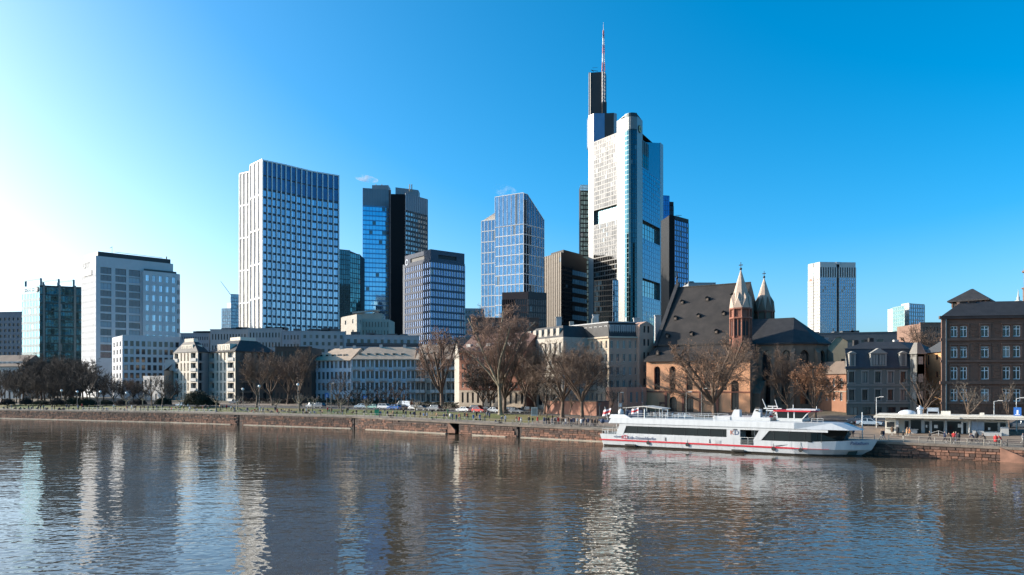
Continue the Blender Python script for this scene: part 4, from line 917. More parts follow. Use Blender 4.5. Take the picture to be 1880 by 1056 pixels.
# projecting left wing turned to the sun
fw = [PX(628, 336), PX(655, 322), PX(664, 330)]
B.face(fp[1], fp[2], 2, zt - 1, gC, grid(L1, zt - 9, zt - 1.5, 14, 2, .4, .6, 'tall'))
B.solid([fp[0], fp[1], fp[2], (fp[2][0], fp[2][1] + 16), (fp[0][0], fp[0][1] + 14)], 2, zt - 1, gC, skipfirst=2)
for p, q in ((fw[0], fw[1]), (fw[1], fw[2])): B.face(p, q, 2, zt - .5, gC, grid(math.dist(p, q), zt - 10, zt - 1, 2, 2, .2, .4, 'tall'))
B.solid([fw[0], fw[1], fw[2], (fw[0][0] + 5, fw[0][1] + 10)], 2, zt - .5, gC, skipfirst=2)
g = MB(); q = PX(676, 342); g.box(q[0] - 5, q[0] + 6, q[1], q[1] + 6, zt - 1, zt + 1.8); g.hull([(q[0] - 7, q[1] - 1, zt + 1.6), (q[0] + 5, q[1] - 1, zt + 2.6), (q[0] + 5, q[1] + 1, zt + 2.6), (q[0] - 7, q[1] + 1, zt + 1.6)], [(q[0] - 7, q[1] - 1, zt + 2.3), (q[0] + 5, q[1] - 1, zt + 3.3), (q[0] + 5, q[1] + 1, zt + 3.3), (q[0] - 7, q[1] + 1, zt + 2.3)]); B.part(g, 'roof_plant', gC)
slab_block('dark flat roofed hall seen between the church choir and the mansard house', 1490, 1660, 613, 640, 330, wall('dark_slate_wall', (.10, .115, .13), var=.1), 1, 6, dY=-10, hf=.2, eq=True)
slab_block('grey roofed low building right behind the choir of the church', 1486, 1520, 622, 650, 270, gB, 1, 4, eq=True)
slab_block('reddish brown building behind the bare tree left of the sandstone school', 1690, 1740, 594, 640, 230, wall('redbrown_wall', (.30, .18, .13), var=.1), 3, 7, hf=.5)
for l_, ua_, ub_, va_, Y_, m__, r_ in (('long cream house beyond the right edge of the view', 1990, 2200, 600, 165, gC, 4), ('tall brown house beyond the right edge of the view', 2210, 2420, 585, 150, wall('tan_wall', (.36, .25, .18), var=.1), 5), ('grey block behind the houses beyond the right edge', 1930, 2300, 580, 300, gA, 5), ('pale block far behind the sandstone building', 1905, 2060, 590, 420, gC, 6)): slab_block(l_, ua_, ub_, va_, 730, Y_, m__, r_, 11, 'plain')
slab_block('dark roofed brick building behind the tall bare plane trees', 868, 990, 585, 640, 262, wall('dark_brick_wall', (.15, .09, .07), var=.15), 3, 12, hf=.5)
slab_block('distant grey block peeping over the church ridge', 1264, 1314, 520, 560, 420, gA, 1, 6, eq=True)

def cream_house(label, ul, uc, ur, Yl, Yc, Yr, vt, vroof, side, seed):
    """five storey apartment house with loggias on the sunny side and a dark hipped roof"""
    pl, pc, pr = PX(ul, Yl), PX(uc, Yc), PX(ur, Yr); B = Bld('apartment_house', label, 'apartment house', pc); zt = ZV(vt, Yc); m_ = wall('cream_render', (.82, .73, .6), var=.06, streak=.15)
    L = math.dist(pl, pc); ops = []; n = 5; fh = (zt - 4.5) / n
    for j in range(n):
        z = 4.8 + j * fh
        for x0, x1, k, h0 in ((.04, .20, 'loggia', .1), (.30, .36, 'tall', .1), (.44, .50, 'tall', .1), (.58, .64, 'tall', .1), (.72, .95, 'loggia', .1)):
            ops.append((round(L * x0, 3), round(L * x1, 3), round(z + .3, 3), round(z + fh - .5, 3), k))
    B.face(pl, pc, 2, zt, m_, ops, .9)
    g = MB()
    for o in ops:
        if o[4] == 'loggia': g.box(o[0] - .1, o[1] + .1, -.35, .0, o[2] - .25, o[2] + .95)
    B.fpart(g, 'balcony_fronts', M_white, pl, pc, 'stuff')
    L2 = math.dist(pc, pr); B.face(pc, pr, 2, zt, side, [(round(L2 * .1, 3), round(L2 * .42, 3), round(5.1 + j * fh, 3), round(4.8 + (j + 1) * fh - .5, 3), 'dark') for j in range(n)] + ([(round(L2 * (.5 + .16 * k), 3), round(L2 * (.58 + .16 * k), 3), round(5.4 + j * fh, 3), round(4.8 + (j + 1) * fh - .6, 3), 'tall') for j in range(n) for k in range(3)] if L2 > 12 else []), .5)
    bk = (pl[0] + pr[0] - pc[0], pl[1] + pr[1] - pc[1]); B.solid([pl, pc, pr, bk], 2, zt, m_, skipfirst=2, roof=False)
    ce = ((pl[0] + pr[0]) / 2, (pl[1] + pr[1]) / 2); zr = zt + (vt - vroof) / F * Yc; g = MB(); F4 = [pl, pc, pr, bk]
    out = [(p[0] + (p[0] - ce[0]) * .05, p[1] + (p[1] - ce[1]) * .05) for p in F4]; inn = [(ce[0] + (p[0] - ce[0]) * .42, ce[1] + (p[1] - ce[1]) * .42) for p in F4]
    g.prism(out, zt, zt + .25, 0, bottom=True); g.prism([p for p in F4], zt + .25, zr, 0, pts1=inn); B.part(g, 'roof', M_slate)
    g = MB(); g.box(L * .28, L * .74, .6, 4.5, zt + .3, zt + 3.0); do = B.fpart(g, 'dormer', m_, pl, pc); me, _ = winmesh('tall', 1.2, 1.7)
    for k in range(3): put('window', me, do, (L * (.36 + .15 * k), .57, zt + .8))
    g = MB(); g.prism([(q[0] * .9 + ce[0] * .1, q[1] * .9 + ce[1] * .1) for q in inn], zr, zr + 1.3, 0); B.part(g, 'roof_terrace', m_)
    return B
cream_house('cream apartment house with loggias, the left one of two, beside a round dark bush', 318.5, 363, 384, 296, 285, 292, 646.5, 626, gA, 1)  # narrow side in grey: the shade there is put into its colour
cream_house('cream apartment house with loggias, its long shade-toned side hidden behind a big bare tree', 383.5, 432, 508, 292, 278, 296, 645, 622, wall('shaded_side_render', (.17, .13, .10), var=.1), 2)  # long side darkened: the tree's shadow is put into its render colour
# small beige villa
B = Bld('villa', 'small beige two storey villa with dark roof half hidden by two bare trees', 'house', PX(290, 290))
a, b, c = PX(263, 300), PX(301, 292), PX(322, 298); zt = ZV(690, 292); mb_ = wall('beige_render', (.46, .38, .31), var=.08)
B.face(a, b, 2, zt, M_white, grid(math.dist(a, b), 3.5, zt - .3, 4, 2, .35, .55, 'plain')); B.face(b, c, 2, zt + 2, mb_, grid(math.dist(b, c), 4.5, zt + 1, 3, 3, .3, .5, 'plain')); B.solid([a, b, (b[0], b[1] + 9), (a[0], a[1] + 9)], 2, zt, M_white, skipfirst=1)
g = MB(); g.prism([b, c, (c[0], c[1] + 9), (b[0], b[1] + 9)], zt + 2, zt + 4.6, pts1=[(b[0] + 2, b[1] + 3), (c[0] - 1, c[1] + 3), (c[0] - 1, c[1] + 5), (b[0] + 2, b[1] + 5)]); B.part(g, 'roof', M_slate); g = MB(); g.box(b[0] - 1, b[0] + 3, b[1] + 3, b[1] + 5, zt + 2, zt + 6.3); B.part(g, 'chimney', M_white)
# dark brick house behind the trees
B = slab_block('dark brown house with small windows mostly hidden behind bare trees left of the white terrace', 505, 572, 638, 735, 262, wall('umber_render', (.10, .075, .06), var=.15), 5, 9, cat='house', name='brown_house')

def terrace(label, ul, ur, Yl, Yr, vE, vR, cols, wm, roofm, fancy, side=None, shift=5, nm='terrace_house'):
    a, b = PX(ul, Yl), PX(ur, Yr); B = Bld(nm, label, 'terrace', ((a[0] + b[0]) / 2, (a[1] + b[1]) / 2)); zt = ZV(vE, (Yl + Yr) / 2); L = math.dist(a, b); ops = []; bal = MB(); fh = (zt - 4.3) / 4
    cw = L / cols; nn_ = (-(b[1] - a[1]) / L, (b[0] - a[0]) / L)
    for j in range(4):
        for i in range(cols):
            z = 4.5 + j * fh; log = fancy and i % 3 != 2
            if log: ops.append((round(i * cw + .25, 3), round((i + 1) * cw - .25, 3), round(z + .2, 3), round(z + fh - .35, 3), 'loggia')); bal.box(i * cw + .1, (i + 1) * cw - .1, -.9, -.82, z + .1, z + 1.0); bal.box(i * cw + .1, (i + 1) * cw - .1, -.9, 0, z - .05, z + .1)
            else: ops.append((round((i + .5) * cw - .55, 3), round((i + .5) * cw + .55, 3), round(z + .75, 3), round(z + fh - .5, 3), 'plain'))
    B.face(a, b, 2, zt, wm, ops, .6 if fancy else .25)
    if bal.f: B.fpart(bal, 'balcony_fronts', M_white, a, b, 'stuff')
    D = 12; q0, q1 = (a[0] + nn_[0] * D, a[1] + nn_[1] * D), (b[0] + nn_[0] * D, b[1] + nn_[1] * D); B.solid([a, b, q1, q0], 2, zt, wm, skipfirst=1, roof=False)
    zr = ZV(vR, (Yl + Yr) / 2 + D / 2); g = MB(); e = -.7
    A0, B0 = (a[0] + nn_[0] * e, a[1] + nn_[1] * e), (b[0] + nn_[0] * e, b[1] + nn_[1] * e); A1, B1 = mm(a, q0, .5), mm(b, q1, .5); hx = ((b[0] - a[0]) / L * shift, (b[1] - a[1]) / L * shift)
    A1 = (A1[0] + hx[0], A1[1] + hx[1])
    g.face([(*A0, zt - .1), (*B0, zt - .1), (*B1, zr), (*A1, zr)]); g.face([(*q1, zt), (*q0, zt), (*A1, zr), (*B1, zr)]); g.face([(*q0, zt), (*A0, zt - .1), (*A1, zr)]); g.face([(*B0, zt - .1), (*q1, zt), (*B1, zr)]); g.face([(*A0, zt - .1), (*B0, zt - .1), (*B0, zt - .35), (*A0, zt - .35)][::-1]); g.face([(*A0, zt - .35), (*B0, zt - .35), (*b, zt - .35), (*a, zt - .35)])
    B.part(g, 'roof', roofm); nd = int(L / 3.2); sl = (zr - zt) / (D / 2)
    for k in range(nd):
        x = 2.5 + (L - 4) * k / nd; g = MB(); y = 1.6; z = zt + sl * y
        g.box(x - .55, x + .55, y, y + 1.2, z - .1, z + .9, 0); g.face([(x - .42, y - .01, z + .1), (x + .42, y - .01, z + .1), (x + .42, y - .01, z + .75), (x - .42, y - .01, z + .75)], 1); B.fpart(g, 'dormer', [roofm, M_win], a, b)
    for k in range(max(2, int(L / 8))):
        t_ = (k + .5) / max(2, int(L / 8)); x, y = A1[0] + (B1[0] - A1[0]) * t_, A1[1] + (B1[1] - A1[1]) * t_; g = MB(); g.box(x - .5, x + .5, y - .4, y + .4, zr - .5, zr + .9); B.part(g, 'chimney', M_white)
    return B, a, b, zt, zr, q0, q1
m_rb = wall('beige_tile_roof', (.62, .46, .33), var=.12, sc=.5, streak=.2)
m_lb = wall('white_render_in_shade', (.82, .85, .90), var=.06, streak=.12)  # white terrace render with the blue of its shade mixed in
terrace('white terrace with small plain windows under a beige roof, left half of the row', 574, 645, 268, 262, 661, 640, 9, m_lb, m_rb, False)
terrace('white balconied terrace under a beige tiled roof, behind the pollarded trees and the white van', 646, 762, 261, 262, 659, 637.5, 14, m_lb, m_rb, True)
terrace('beige balconied end of the terrace behind the tallest upright elm', 763, 838, 261, 258, 659, 632, 8, wall('beige_terrace', (.50, .42, .34), var=.06), m_rb, True, shift=0)
# gable slice
B = Bld('gable_house', 'narrow cream gable end rising beside the red brick house', 'house', PX(837, 235)); a, b = PX(834.5, 236), PX(843, 231); L = math.dist(a, b); g = MB(); z1, z2 = ZV(652, 234), ZV(619, 234)
g.face([(0, 0, 2), (L, 0, 2), (L, 0, z1), (L * .5, 0, z2), (0, 0, z1)]); g.face([(L, 0, 2), (L, 9, 2), (L, 9, z1), (L, 0, z1)]); B.fpart(g, 'wall', gC, a, b); g = MB(); g.face([(L, -.2, z1), (L, 9, z1), (L / 2, 9, z2), (L / 2, -.2, z2)]); g.face([(0, 9, z1), (0, -.2, z1), (L / 2, -.2, z2), (L / 2, 9, z2)]); B.fpart(g, 'roof', MATS['brown_roof'], a, b)
# red brick house
a, b = PX(843, 222), PX(966, 205); B = Bld('brick_house', 'red brick house on a pale stone ground floor behind the twin tall plane trunks', 'house', a); L = math.dist(a, b)
m_br = wall('red_brick', (.30, .12, .075), var=.2, sc=.8, streak=.2); m_gs = wall('beige_ground_stone', (.38, .31, .24), var=.15); z1, zg = ZV(643, 213), ZV(717, 213)
B.face(a, b, zg, z1, m_br, grid(L, zg + .2, z1 - .4, 12, 4, .38, .58, 'plain', .4, .4)); B.face(a, b, 2, zg, m_gs, [(x0, x1, 5.9, round(zg - .6, 3), 'dark') for x0, x1, _, _, _ in grid(L, 0, 1, 12, 1, .4, .5, 'dark', .4, .4)], .3)
n_ = (-(b[1] - a[1]) / L * 12, (b[0] - a[0]) / L * 12); q0, q1 = (a[0] + n_[0], a[1] + n_[1]), (b[0] + n_[0], b[1] + n_[1]); B.solid([a, b, q1, q0], 2, z1, m_br, skipfirst=1, roof=False)
g = MB(); zr = ZV(612, 218); e0, e1 = mm(a, q0, -.05), mm(b, q1, -.05); g.face([(*e0, z1), (*e1, z1), (*mm(b, q1, .5), zr), (*mm(a, q0, .5), zr)]); g.face([(*q1, z1), (*q0, z1), (*mm(a, q0, .5), zr), (*mm(b, q1, .5), zr)]); g.face([(*q0, z1), (*e0, z1), (*mm(a, q0, .5), zr)]); g.face([(*e1, z1), (*q1, z1), (*mm(b, q1, .5), zr)]); B.part(g, 'roof', wall('red_tile_roof', (.17, .09, .07), var=.2, sc=.6)); B.parapet(a, b, z1 - .3, .35, m_gs, .3, .2, 'cornice')
g = MB()
for k in range(6): x = 2 + k * (L - 4) / 5.5; g.box(x, x + 1.6, 1.0, 3.2, z1 + .3, z1 + 2.1)
B.fpart(g, 'dormers', M_white, a, b)
# pale house
a, b = PX(964, 213), PX(1034, 196); B = Bld('pale_house', 'cream stone house with big ground floor windows behind three bare trees', 'house', a); L = math.dist(a, b); z1 = ZV(622, 204)
B.face(a, b, 2, z1, gC, grid(L, 9.5, z1 - .5, 8, 3, .42, .6, 'plain', .3, .3) + [(round(L * (k + .15) / 6, 3), round(L * (k + .85) / 6, 3), 5.6, 8.6, 'dark') for k in range(6)], .3)
n_ = (-(b[1] - a[1]) / L * 12, (b[0] - a[0]) / L * 12); q0, q1 = (a[0] + n_[0], a[1] + n_[1]), (b[0] + n_[0], b[1] + n_[1]); B.solid([a, b, q1, q0], 2, z1, gC, skipfirst=1, roof=False)
g = MB(); ins = [mm(a, q1, .15), mm(b, q0, .15), mm(q1, a, .15), mm(q0, b, .15)]; g.prism([a, b, q1, q0], z1, z1 + 3.2, pts1=ins); B.part(g, 'mansard', M_slate); g = MB()
for k in range(6): x = 1 + k * (L - 2) / 6; g.box(x, x + 1.5, .3, 2.5, z1 + .3, z1 + 2.5)
B.fpart(g, 'dormers', gC, a, b)
for t_ in (.25, .8):
    x, y = mm(q0, q1, t_); g = MB(); g.box(x - .6, x + .6, y - 4, y - 3, z1 + 2, z1 + 5.2); B.part(g, 'chimney', gC)
# mansard corner house: sunlit cream side, pink side
Pl, Pc, Pr = PX(1034, 209), PX(1118, 193), PX(1174, 194.5); B = Bld('mansard_house', 'mansard roofed corner house with sunlit cream side and pink front beside the church', 'house', Pc); z1 = ZV(619.5, 193); z2 = ZV(592, 193)
mcr = wall('warm_cream', (.74, .6, .45), var=.08); mpk = wall('pink_render', (.66, .40, .29), var=.08, streak=.12); L = math.dist(Pl, Pc); fh = 3.35
B.face(Pl, Pc, 2, z1, mcr, [(round(L * (i + .28) / 10, 3), round(L * (i + .68) / 10, 3), round(z1 - 2.7 - j * fh, 3), round(z1 - .8 - j * fh, 3), 'plain') for j in range(5) for i in range(10)], .25)
L = math.dist(Pc, Pr); B.face(Pc, Pr, 2, z1, mpk, [(round(L * (i + .25) / 5, 3), round(L * (i + .68) / 5, 3), round(z1 - 2.7 - j * fh, 3), round(z1 - .8 - j * fh, 3), 'plain') for j in range(5) for i in range(5) if not (j == 4)], .25)
bk = (Pl[0] + Pr[0] - Pc[0], Pl[1] + Pr[1] - Pc[1]); B.solid([Pl, Pc, Pr, bk], 2, z1, mpk, skipfirst=2, roof=False)
B.parapet(Pl, Pc, z1 - .1, .35, mcr, .4, .2, 'cornice'); B.parapet(Pc, Pr, z1 - .11, .35, mcr, .4, .2, 'cornice')
F4 = [Pl, Pc, Pr, bk]; ce = ((Pl[0] + Pr[0]) / 2, (Pl[1] + Pr[1]) / 2); inn = [(p[0] + (ce[0] - p[0]) * .1, p[1] + (ce[1] - p[1]) * .1) for p in F4]; g = MB(); g.prism(F4, z1 + .2, z2, pts1=inn, mt=1); B.part(g, 'mansard', [M_slate, M_roof])
g = MB(); g.prism([(p[0] + (ce[0] - p[0]) * .07, p[1] + (ce[1] - p[1]) * .07) for p in F4], z2, z2 + .3); B.part(g, 'roof_edge', wall('zinc', (.35, .36, .37), rough=.5, var=.1))
me, _ = winmesh('plain', 1.0, 2.3)
for p, q, n in ((Pl, Pc, 9), (Pc, Pr, 5)):
    L = math.dist(p, q)
    for k in range(n):
        x = L * (k + .6) / (n + .4); g = MB(); g.box(x - .72, x + .72, .35, 2.2, z1 + .45, z1 + 3.3); do = B.fpart(g, 'dormer', MATS['zinc'] if p is Pl else plain('dormer_grey', (.2, .2, .2), .6), p, q); put('window', me, do, (x, .32, z1 + .75))
g = MB(); T0, T1 = PX(1174, 193.5), PX(1200, 196); L = math.dist(T0, T1); zc = ZV(597, 194); zp = ZV(593.5, 194)
ops = [(round(L * x0, 3), round(L * x1, 3), round(z1 + 3 - 1.7 - j * fh, 3), round(z1 + 3 - j * fh, 3), 'tall') for j in range(5) for x0, x1 in ((.28, .42), (.56, .70))]
B.face(T0, T1, 2, zc, mpk, ops, .25); g.face([(0, 0, zc), (L, 0, zc), (L * .8, 0, zp), (L * .5, 0, zp + .5), (L * .2, 0, zp)]); g.face([(0, 0, zc), (L * .2, 0, zp), (L * .5, 0, zp + .5), (L * .5, 8, zp + .5), (0, 8, zc)]); g.face([(0, 0, 2), (0, 0, zc), (0, 8, zc), (0, 8, 2)]); g.face([(L, 0, 2), (L, 8, 2), (L, 8, zc), (L, 0, zc)]); g.face([(L * .5, 0, zp + .5), (L * .8, 0, zp), (L, 0, zc), (L, 8, zc), (L * .5, 8, zp + .5)]); B.fpart(g, 'stair_gable', mpk, T0, T1)
for uu, vv, Y in ((1094, 579, 203), (1169, 585, 203), (1208, 580, 205), (1026, 583, 214)):
    q = PX(uu, Y); zz = ZV(vv, Y); g = MB(); g.box(q[0] - .75, q[0] + .75, q[1], q[1] + 1, z2 - 4, zz); g.box(q[0] - .9, q[0] + .9, q[1] - .15, q[1] + 1.15, zz, zz + .2); B.part(g, 'chimney', M_white)
# pink low annexe
B = Bld('annexe', 'low pink annexe in front of the mansard corner house', 'building', PX(1150, 184)); a, b, c = PX(1119, 187), PX(1151, 184), PX(1187, 189); zt = ZV(711, 185); mpk2 = wall('pink_render_dark', (.60, .34, .24), var=.08)
B.face(a, b, 2, zt, mpk2, grid(math.dist(a, b), 6.2, zt - .6, 3, 1, .45, .7, 'plain', .5, .5)); B.face(b, c, 2, zt, mpk2, grid(math.dist(b, c), 6.2, zt - .6, 3, 1, .4, .7, 'plain', .5, .5)); B.solid([a, b, c, (c[0], c[1] + 6), (a[0], a[1] + 6)], 2, zt, mpk2, skipfirst=2)
# red retaining wall
B = Bld('garden_wall', 'red plastered retaining wall behind the bare trees in front of the cream houses', 'wall', PX(1060, 183)); a, b, c = PX(1000, 190), PX(1095, 178), PX(1118, 182)
z1 = ZV(737, 184)
for p, q in ((a, b), (b, c)): g = MB(); g.box(0, math.dist(p, q), 0, .5, 2, z1); B.fpart(g, 'wall', wall('red_plaster', (.46, .22, .15), var=.2, sc=.5), p, q); g = MB(); g.box(-.1, math.dist(p, q) + .1, -.1, .6, z1, z1 + .2); B.fpart(g, 'wall_cap', m_cope, p, q)
# ---------------------------------------------------------------- church (local frame: x along the river front, y inland)
ca_ = R(-33); EX = (math.cos(ca_), math.sin(ca_)); O_ = (33.5, 190.0)
CH = thing('church', 'gothic sandstone church with steep slate roof and two pointed stone turrets', 'church', (O_[0], O_[1], 2), ca_)
m_sand = wall('orange_sandstone', (.95, .47, .25), var=.18, sc=.3, bump=.02, streak=.25); m_sand2 = wall('red_quoin', (.33, .13, .085), var=.25, sc=.8); m_cs = wall('shaded_choir_stone', (.25, .175, .125), var=.2, sc=.4, streak=.3)  # choir stone is darker because the choir's shade is put into its colour
m_spire = wall('pale_spire_stone', (.62, .47, .37), var=.12, sc=.5, streak=.25)
m_sl = wall('church_slate', (.040, .032, .027), rough=.75, var=.45, sc=.35, bump=.03, streak=.4)
class CB(Bld):
    def __init__(s): s.o = CH; s.z0 = 2; s.ox = s.oy = 0; s.nw = 0
B = CB(); Z_E = 17.1
ops = [(round(x, 3), round(x + 1.6, 3), 9.8, 15.6, 'lead') for x in (2.0, 6.0, 10.3, 14.6, 18.6)]
ops += [(round(x, 3), round(x + 1.9, 3), 4.6, 8.2, 'lead') for x in (6.0, 10.2)] + [(21.2, 23.0, 5.2, 12.0, 'lead')]
B.face((0, 0), (25.6, 0), 2, Z_E, m_sand, ops, .55, arch=1.0)
B.face((3.4, -.02), (5.2, -.02), 2, 6.8, m_sand2, [(.25, 1.55, 2.3, 6.4, None)], .3, name='portal', arch=1.0)
g = MB(); g.box(3.6, 5.0, .2, .3, 2, 6.5); B.part(g, 'door', plain('oak_door', (.10, .05, .03), .6))
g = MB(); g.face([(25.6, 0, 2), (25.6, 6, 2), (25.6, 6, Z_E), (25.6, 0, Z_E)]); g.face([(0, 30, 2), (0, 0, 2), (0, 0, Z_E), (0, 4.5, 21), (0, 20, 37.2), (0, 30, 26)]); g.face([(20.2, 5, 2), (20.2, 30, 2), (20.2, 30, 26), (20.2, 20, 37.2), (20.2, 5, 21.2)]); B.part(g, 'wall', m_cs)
g = MB()
for x in (5.2, 9.6, 13.9, 18.0): g.box(x - .3, x + .25, -.32, .1, 2, 9.2)
B.part(g, 'buttresses', m_sand2); g = MB(); g.box(-.25, 25.8, -.3, 0, Z_E - .3, Z_E); g.box(-.1, 25.7, -.12, 0, 9.2, 9.5); B.part(g, 'string_courses', m_sand2)
g = MB(); rr = []
for x, zz in ((-.5, Z_E), (25.9, Z_E)): pass
g.face([(-.5, -.6, Z_E - .1), (26, -.6, Z_E - .1), (25.2, 5.2, 21.0), (.5, 5.2, 21.0)]); g.face([(-.5, -.6, Z_E - .1), (.5, 5.2, 21), (0, 5.2, Z_E - .1)]); g.face([(26, -.6, Z_E - .1), (25.8, 6.2, Z_E), (25.2, 5.2, 21)])
g.face([(-.5, -.6, Z_E - .1), (-.5, -.6, Z_E - .35), (26, -.6, Z_E - .35), (26, -.6, Z_E - .1)]); B.part(g, 'aisle_roof', m_sl)
g = MB(); g.face([(.9, 4.7, 21.2), (20.2, 4.7, 21.2), (20.2, 20, 37.3), (.9, 20, 37.3)]); g.face([(.9, 20, 37.3), (20.2, 20, 37.3), (20.2, 34, 23), (.9, 34, 23)]); g.face([(.9, 4.7, 21.2), (.9, 4.7, 20.8), (20.2, 4.7, 20.8), (20.2, 4.7, 21.2)]); g.box(.9, 20.2, 19.8, 20.2, 37.2, 37.5); B.part(g, 'nave_roof', m_sl)
g = MB(); pts = [(0, 4.2, 20.9), (0, 20, 38.6), (0, 34.5, 23.5)]; th = .95
for x in (0, th): g.face([(x, *p[1:]) for p in (pts if x else pts[::-1])])
g.face([(0, 4.2, 20.9), (th, 4.2, 20.9), (th, 20, 38.6), (0, 20, 38.6)]); g.face([(0, 20, 38.6), (th, 20, 38.6), (th, 34.5, 23.5), (0, 34.5, 23.5)]); B.part(g, 'gable_parapet', M_slate)
g = MB(); g.box(.2, .7, 19.8, 20.3, 38.4, 39.6); g.ball((.45, 20, 40.1), .35); g.tube((.45, 20, 40), (.45, 20, 41.6), .07); B.part(g, 'gable_finial', M_slate)
sl = 16.1 / 15.3; me, _ = winmesh('tall', .5, .5)
for x, f in ((3.0, .12), (9.2, .14), (15.4, .16), (3.4, .42), (9.4, .44), (15.8, .46), (3.6, .70), (10.2, .73), (16.6, .76)):
    y = 4.7 + 15.3 * f; z = 21.2 + 16.1 * f; g = MB(); g.box(x - .38, x + .38, y - .35, y + .7, z - .2, z + .62); g.face([(x - .55, y - .55, z + .55), (x, y - .55, z + 1.05), (x, y + 1.1, z + 1.05), (x - .55, y + .8, z + .55)][::-1]); g.face([(x + .55, y - .55, z + .55), (x + .55, y + .8, z + .55), (x, y + 1.1, z + 1.05), (x, y - .55, z + 1.05)][::-1]); g.face([(x - .38, y - .35, z + .6), (x + .38, y - .35, z + .6), (x, y - .35, z + 1.0)])
    do = B.part(g, 'roof_dormer', m_sl); g = MB(); g.box(x - .22, x + .22, y - .38, y - .34, z - .0, z + .5); g.build('hatch', MATS['brown_roof'], do)
g = MB(); x = 2.4; y, z = 1.6, Z_E + 1.5; g.box(x - .4, x + .4, y - .4, y + .8, z - .2, z + .7); g.face([(x - .4, y - .42, z + .7), (x + .4, y - .42, z + .7), (x, y - .42, z + 1.1)]); do = B.part(g, 'roof_dormer', m_sl); g = MB(); g.box(x - .22, x + .22, y - .44, y - .4, z, z + .5); g.build('hatch', MATS['brown_roof'], do)
# turrets
def octo(cx, cy, r, a0=22.5): return [(cx + r * math.cos(R(a0 + 45 * k)), cy + r * math.sin(R(a0 + 45 * k))) for k in range(8)]
def turret(cx, cy, zb, zsp, za, dark=False, r=2.6):
    t_ = bpy.data.objects.new('turret', None); COL.objects.link(t_); t_.parent = CH; t_.location = (cx, cy, -2)
    g = MB(); g.prism(octo(0, 0, r), zb, zsp - 7.4); g.prism(octo(0, 0, r * .86), zsp - 7.4, zsp - .0); g.build('shaft', [m_sand2 if not dark else m_cs, m_sand][0:1] , t_)
    g = MB(); P = octo(0, 0, r * .92)
    for k in range(8):
        p = P[k]; g.tube((p[0], p[1], zsp - 7.4), (p[0], p[1], zsp), .22, n=5)
        q = P[(k + 1) % 8]; c = ((p[0] + q[0]) / 2, (p[1] + q[1]) / 2); g.tube((c[0] * .99, c[1] * .99, zsp - 6.6), (c[0] * .99, c[1] * .99, zsp - 2.6), .13, n=5)
    for z in (zsp - 7.5, zsp - 2.5, zsp - .3): g.prism(octo(0, 0, r * 1.03), z, z + .35, bottom=True)
    g.build('colonnettes', m_sand2, t_)
    g = MB(); P = octo(0, 0, r * .885)
    for k in range(8):
        p, q = Vector((*P[k], 0)), Vector((*P[(k + 1) % 8], 0))
        for a, b in ((.14, .44), (.56, .86)):
            u, v = p.lerp(q, a), p.lerp(q, b); g.face([(u.x, u.y, zsp - 6.5), (v.x, v.y, zsp - 6.5), (v.x, v.y, zsp - 3.4), ((u.x + v.x) / 2, (u.y + v.y) / 2, zsp - 2.9), (u.x, u.y, zsp - 3.4)])
    g.build('belfry_openings', M_dark, t_)
    g = MB(); P = octo(0, 0, r * 1.02); Q = octo(0, 0, r * .82); zq = zsp + 2.7
    for k in range(8):
        p, q = P[k], P[(k + 1) % 8]; c = ((p[0] + q[0]) / 2 * 1.0, (p[1] + q[1]) / 2 * 1.0, zq - .3); qa, qb = Q[k], Q[(k + 1) % 8]
        g.face([(*p, zsp), (*q, zsp), c]); cc = ((qa[0] + qb[0]) / 2 * .8, (qa[1] + qb[1]) / 2 * .8, zq + 1.2)
        g.face([(*p, zsp), c, cc]); g.face([c, (*q, zsp), cc]); 
    g.build('gablets', m_spire if not dark else m_cs, t_)
    g = MB(); P = octo(0, 0, r * .97); P2 = octo(0, 0, r * .60)
    g.prism(P, zsp + .05, zsp + (za - zsp) * .45, pts1=P2, top=False); g.prism(P2, zsp + (za - zsp) * .45, za, pts1=octo(0, 0, .1)); g.build('spire', m_spire, t_)
    g = MB(); P = octo(0, 0, r * 1.0)
    for k in range(8):
        p, q = Vector((*P[k], 0)), Vector((*P[(k + 1) % 8], 0)); u, v = p.lerp(q, .35), p.lerp(q, .65); w = p.lerp(q, .5); g.face([(u.x, u.y, zsp + .5), (v.x, v.y, zsp + .5), (w.x, w.y, zsp + 1.4)])
    g.build('gablet_openings', M_dark, t_)
    g = MB(); g.ball((0, 0, za + .3), .32); g.tube((0, 0, za), (0, 0, za + 1.9), .08); g.box(-.45, .45, -.06, .06, za + 1.1, za + 1.3); g.build('finial', M_slate, t_)
turret(22.3, 4, 2, 29.2, 38.3); turret(22.3, 24.7, 2, 30.2, 38.8, True, 2.65)
# choir
zc = 20.9; ch = [(20.2, 7), (33.5, 7), (38, 10.5), (39.8, 15), (38, 19.5), (33.5, 23), (20.2, 23)]
for p, q in zip(ch[:4], ch[1:5]):
    L = math.dist(p, q); n = 3 if L > 8 else 1; w = 2.3
    ops = [(round(L * (k + .5) / n - w / 2 + (.8 if n > 1 else 0), 3), round(L * (k + .5) / n + w / 2 + (.8 if n > 1 else 0), 3), 6.5, 19.2, 'lead') for k in range(n)]
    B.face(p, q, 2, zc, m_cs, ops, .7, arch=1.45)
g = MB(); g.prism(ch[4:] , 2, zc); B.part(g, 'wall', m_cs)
g = MB()
for x in (24.6, 29.2, 33.6): g.hull([(x - .45, 5.2, 2), (x + .45, 5.2, 2), (x + .45, 7.1, 2), (x - .45, 7.1, 2)], [(x - .45, 6.0, 18.5), (x + .45, 6.0, 18.5), (x + .45, 7.1, 19.5), (x - .45, 7.1, 19.5)])
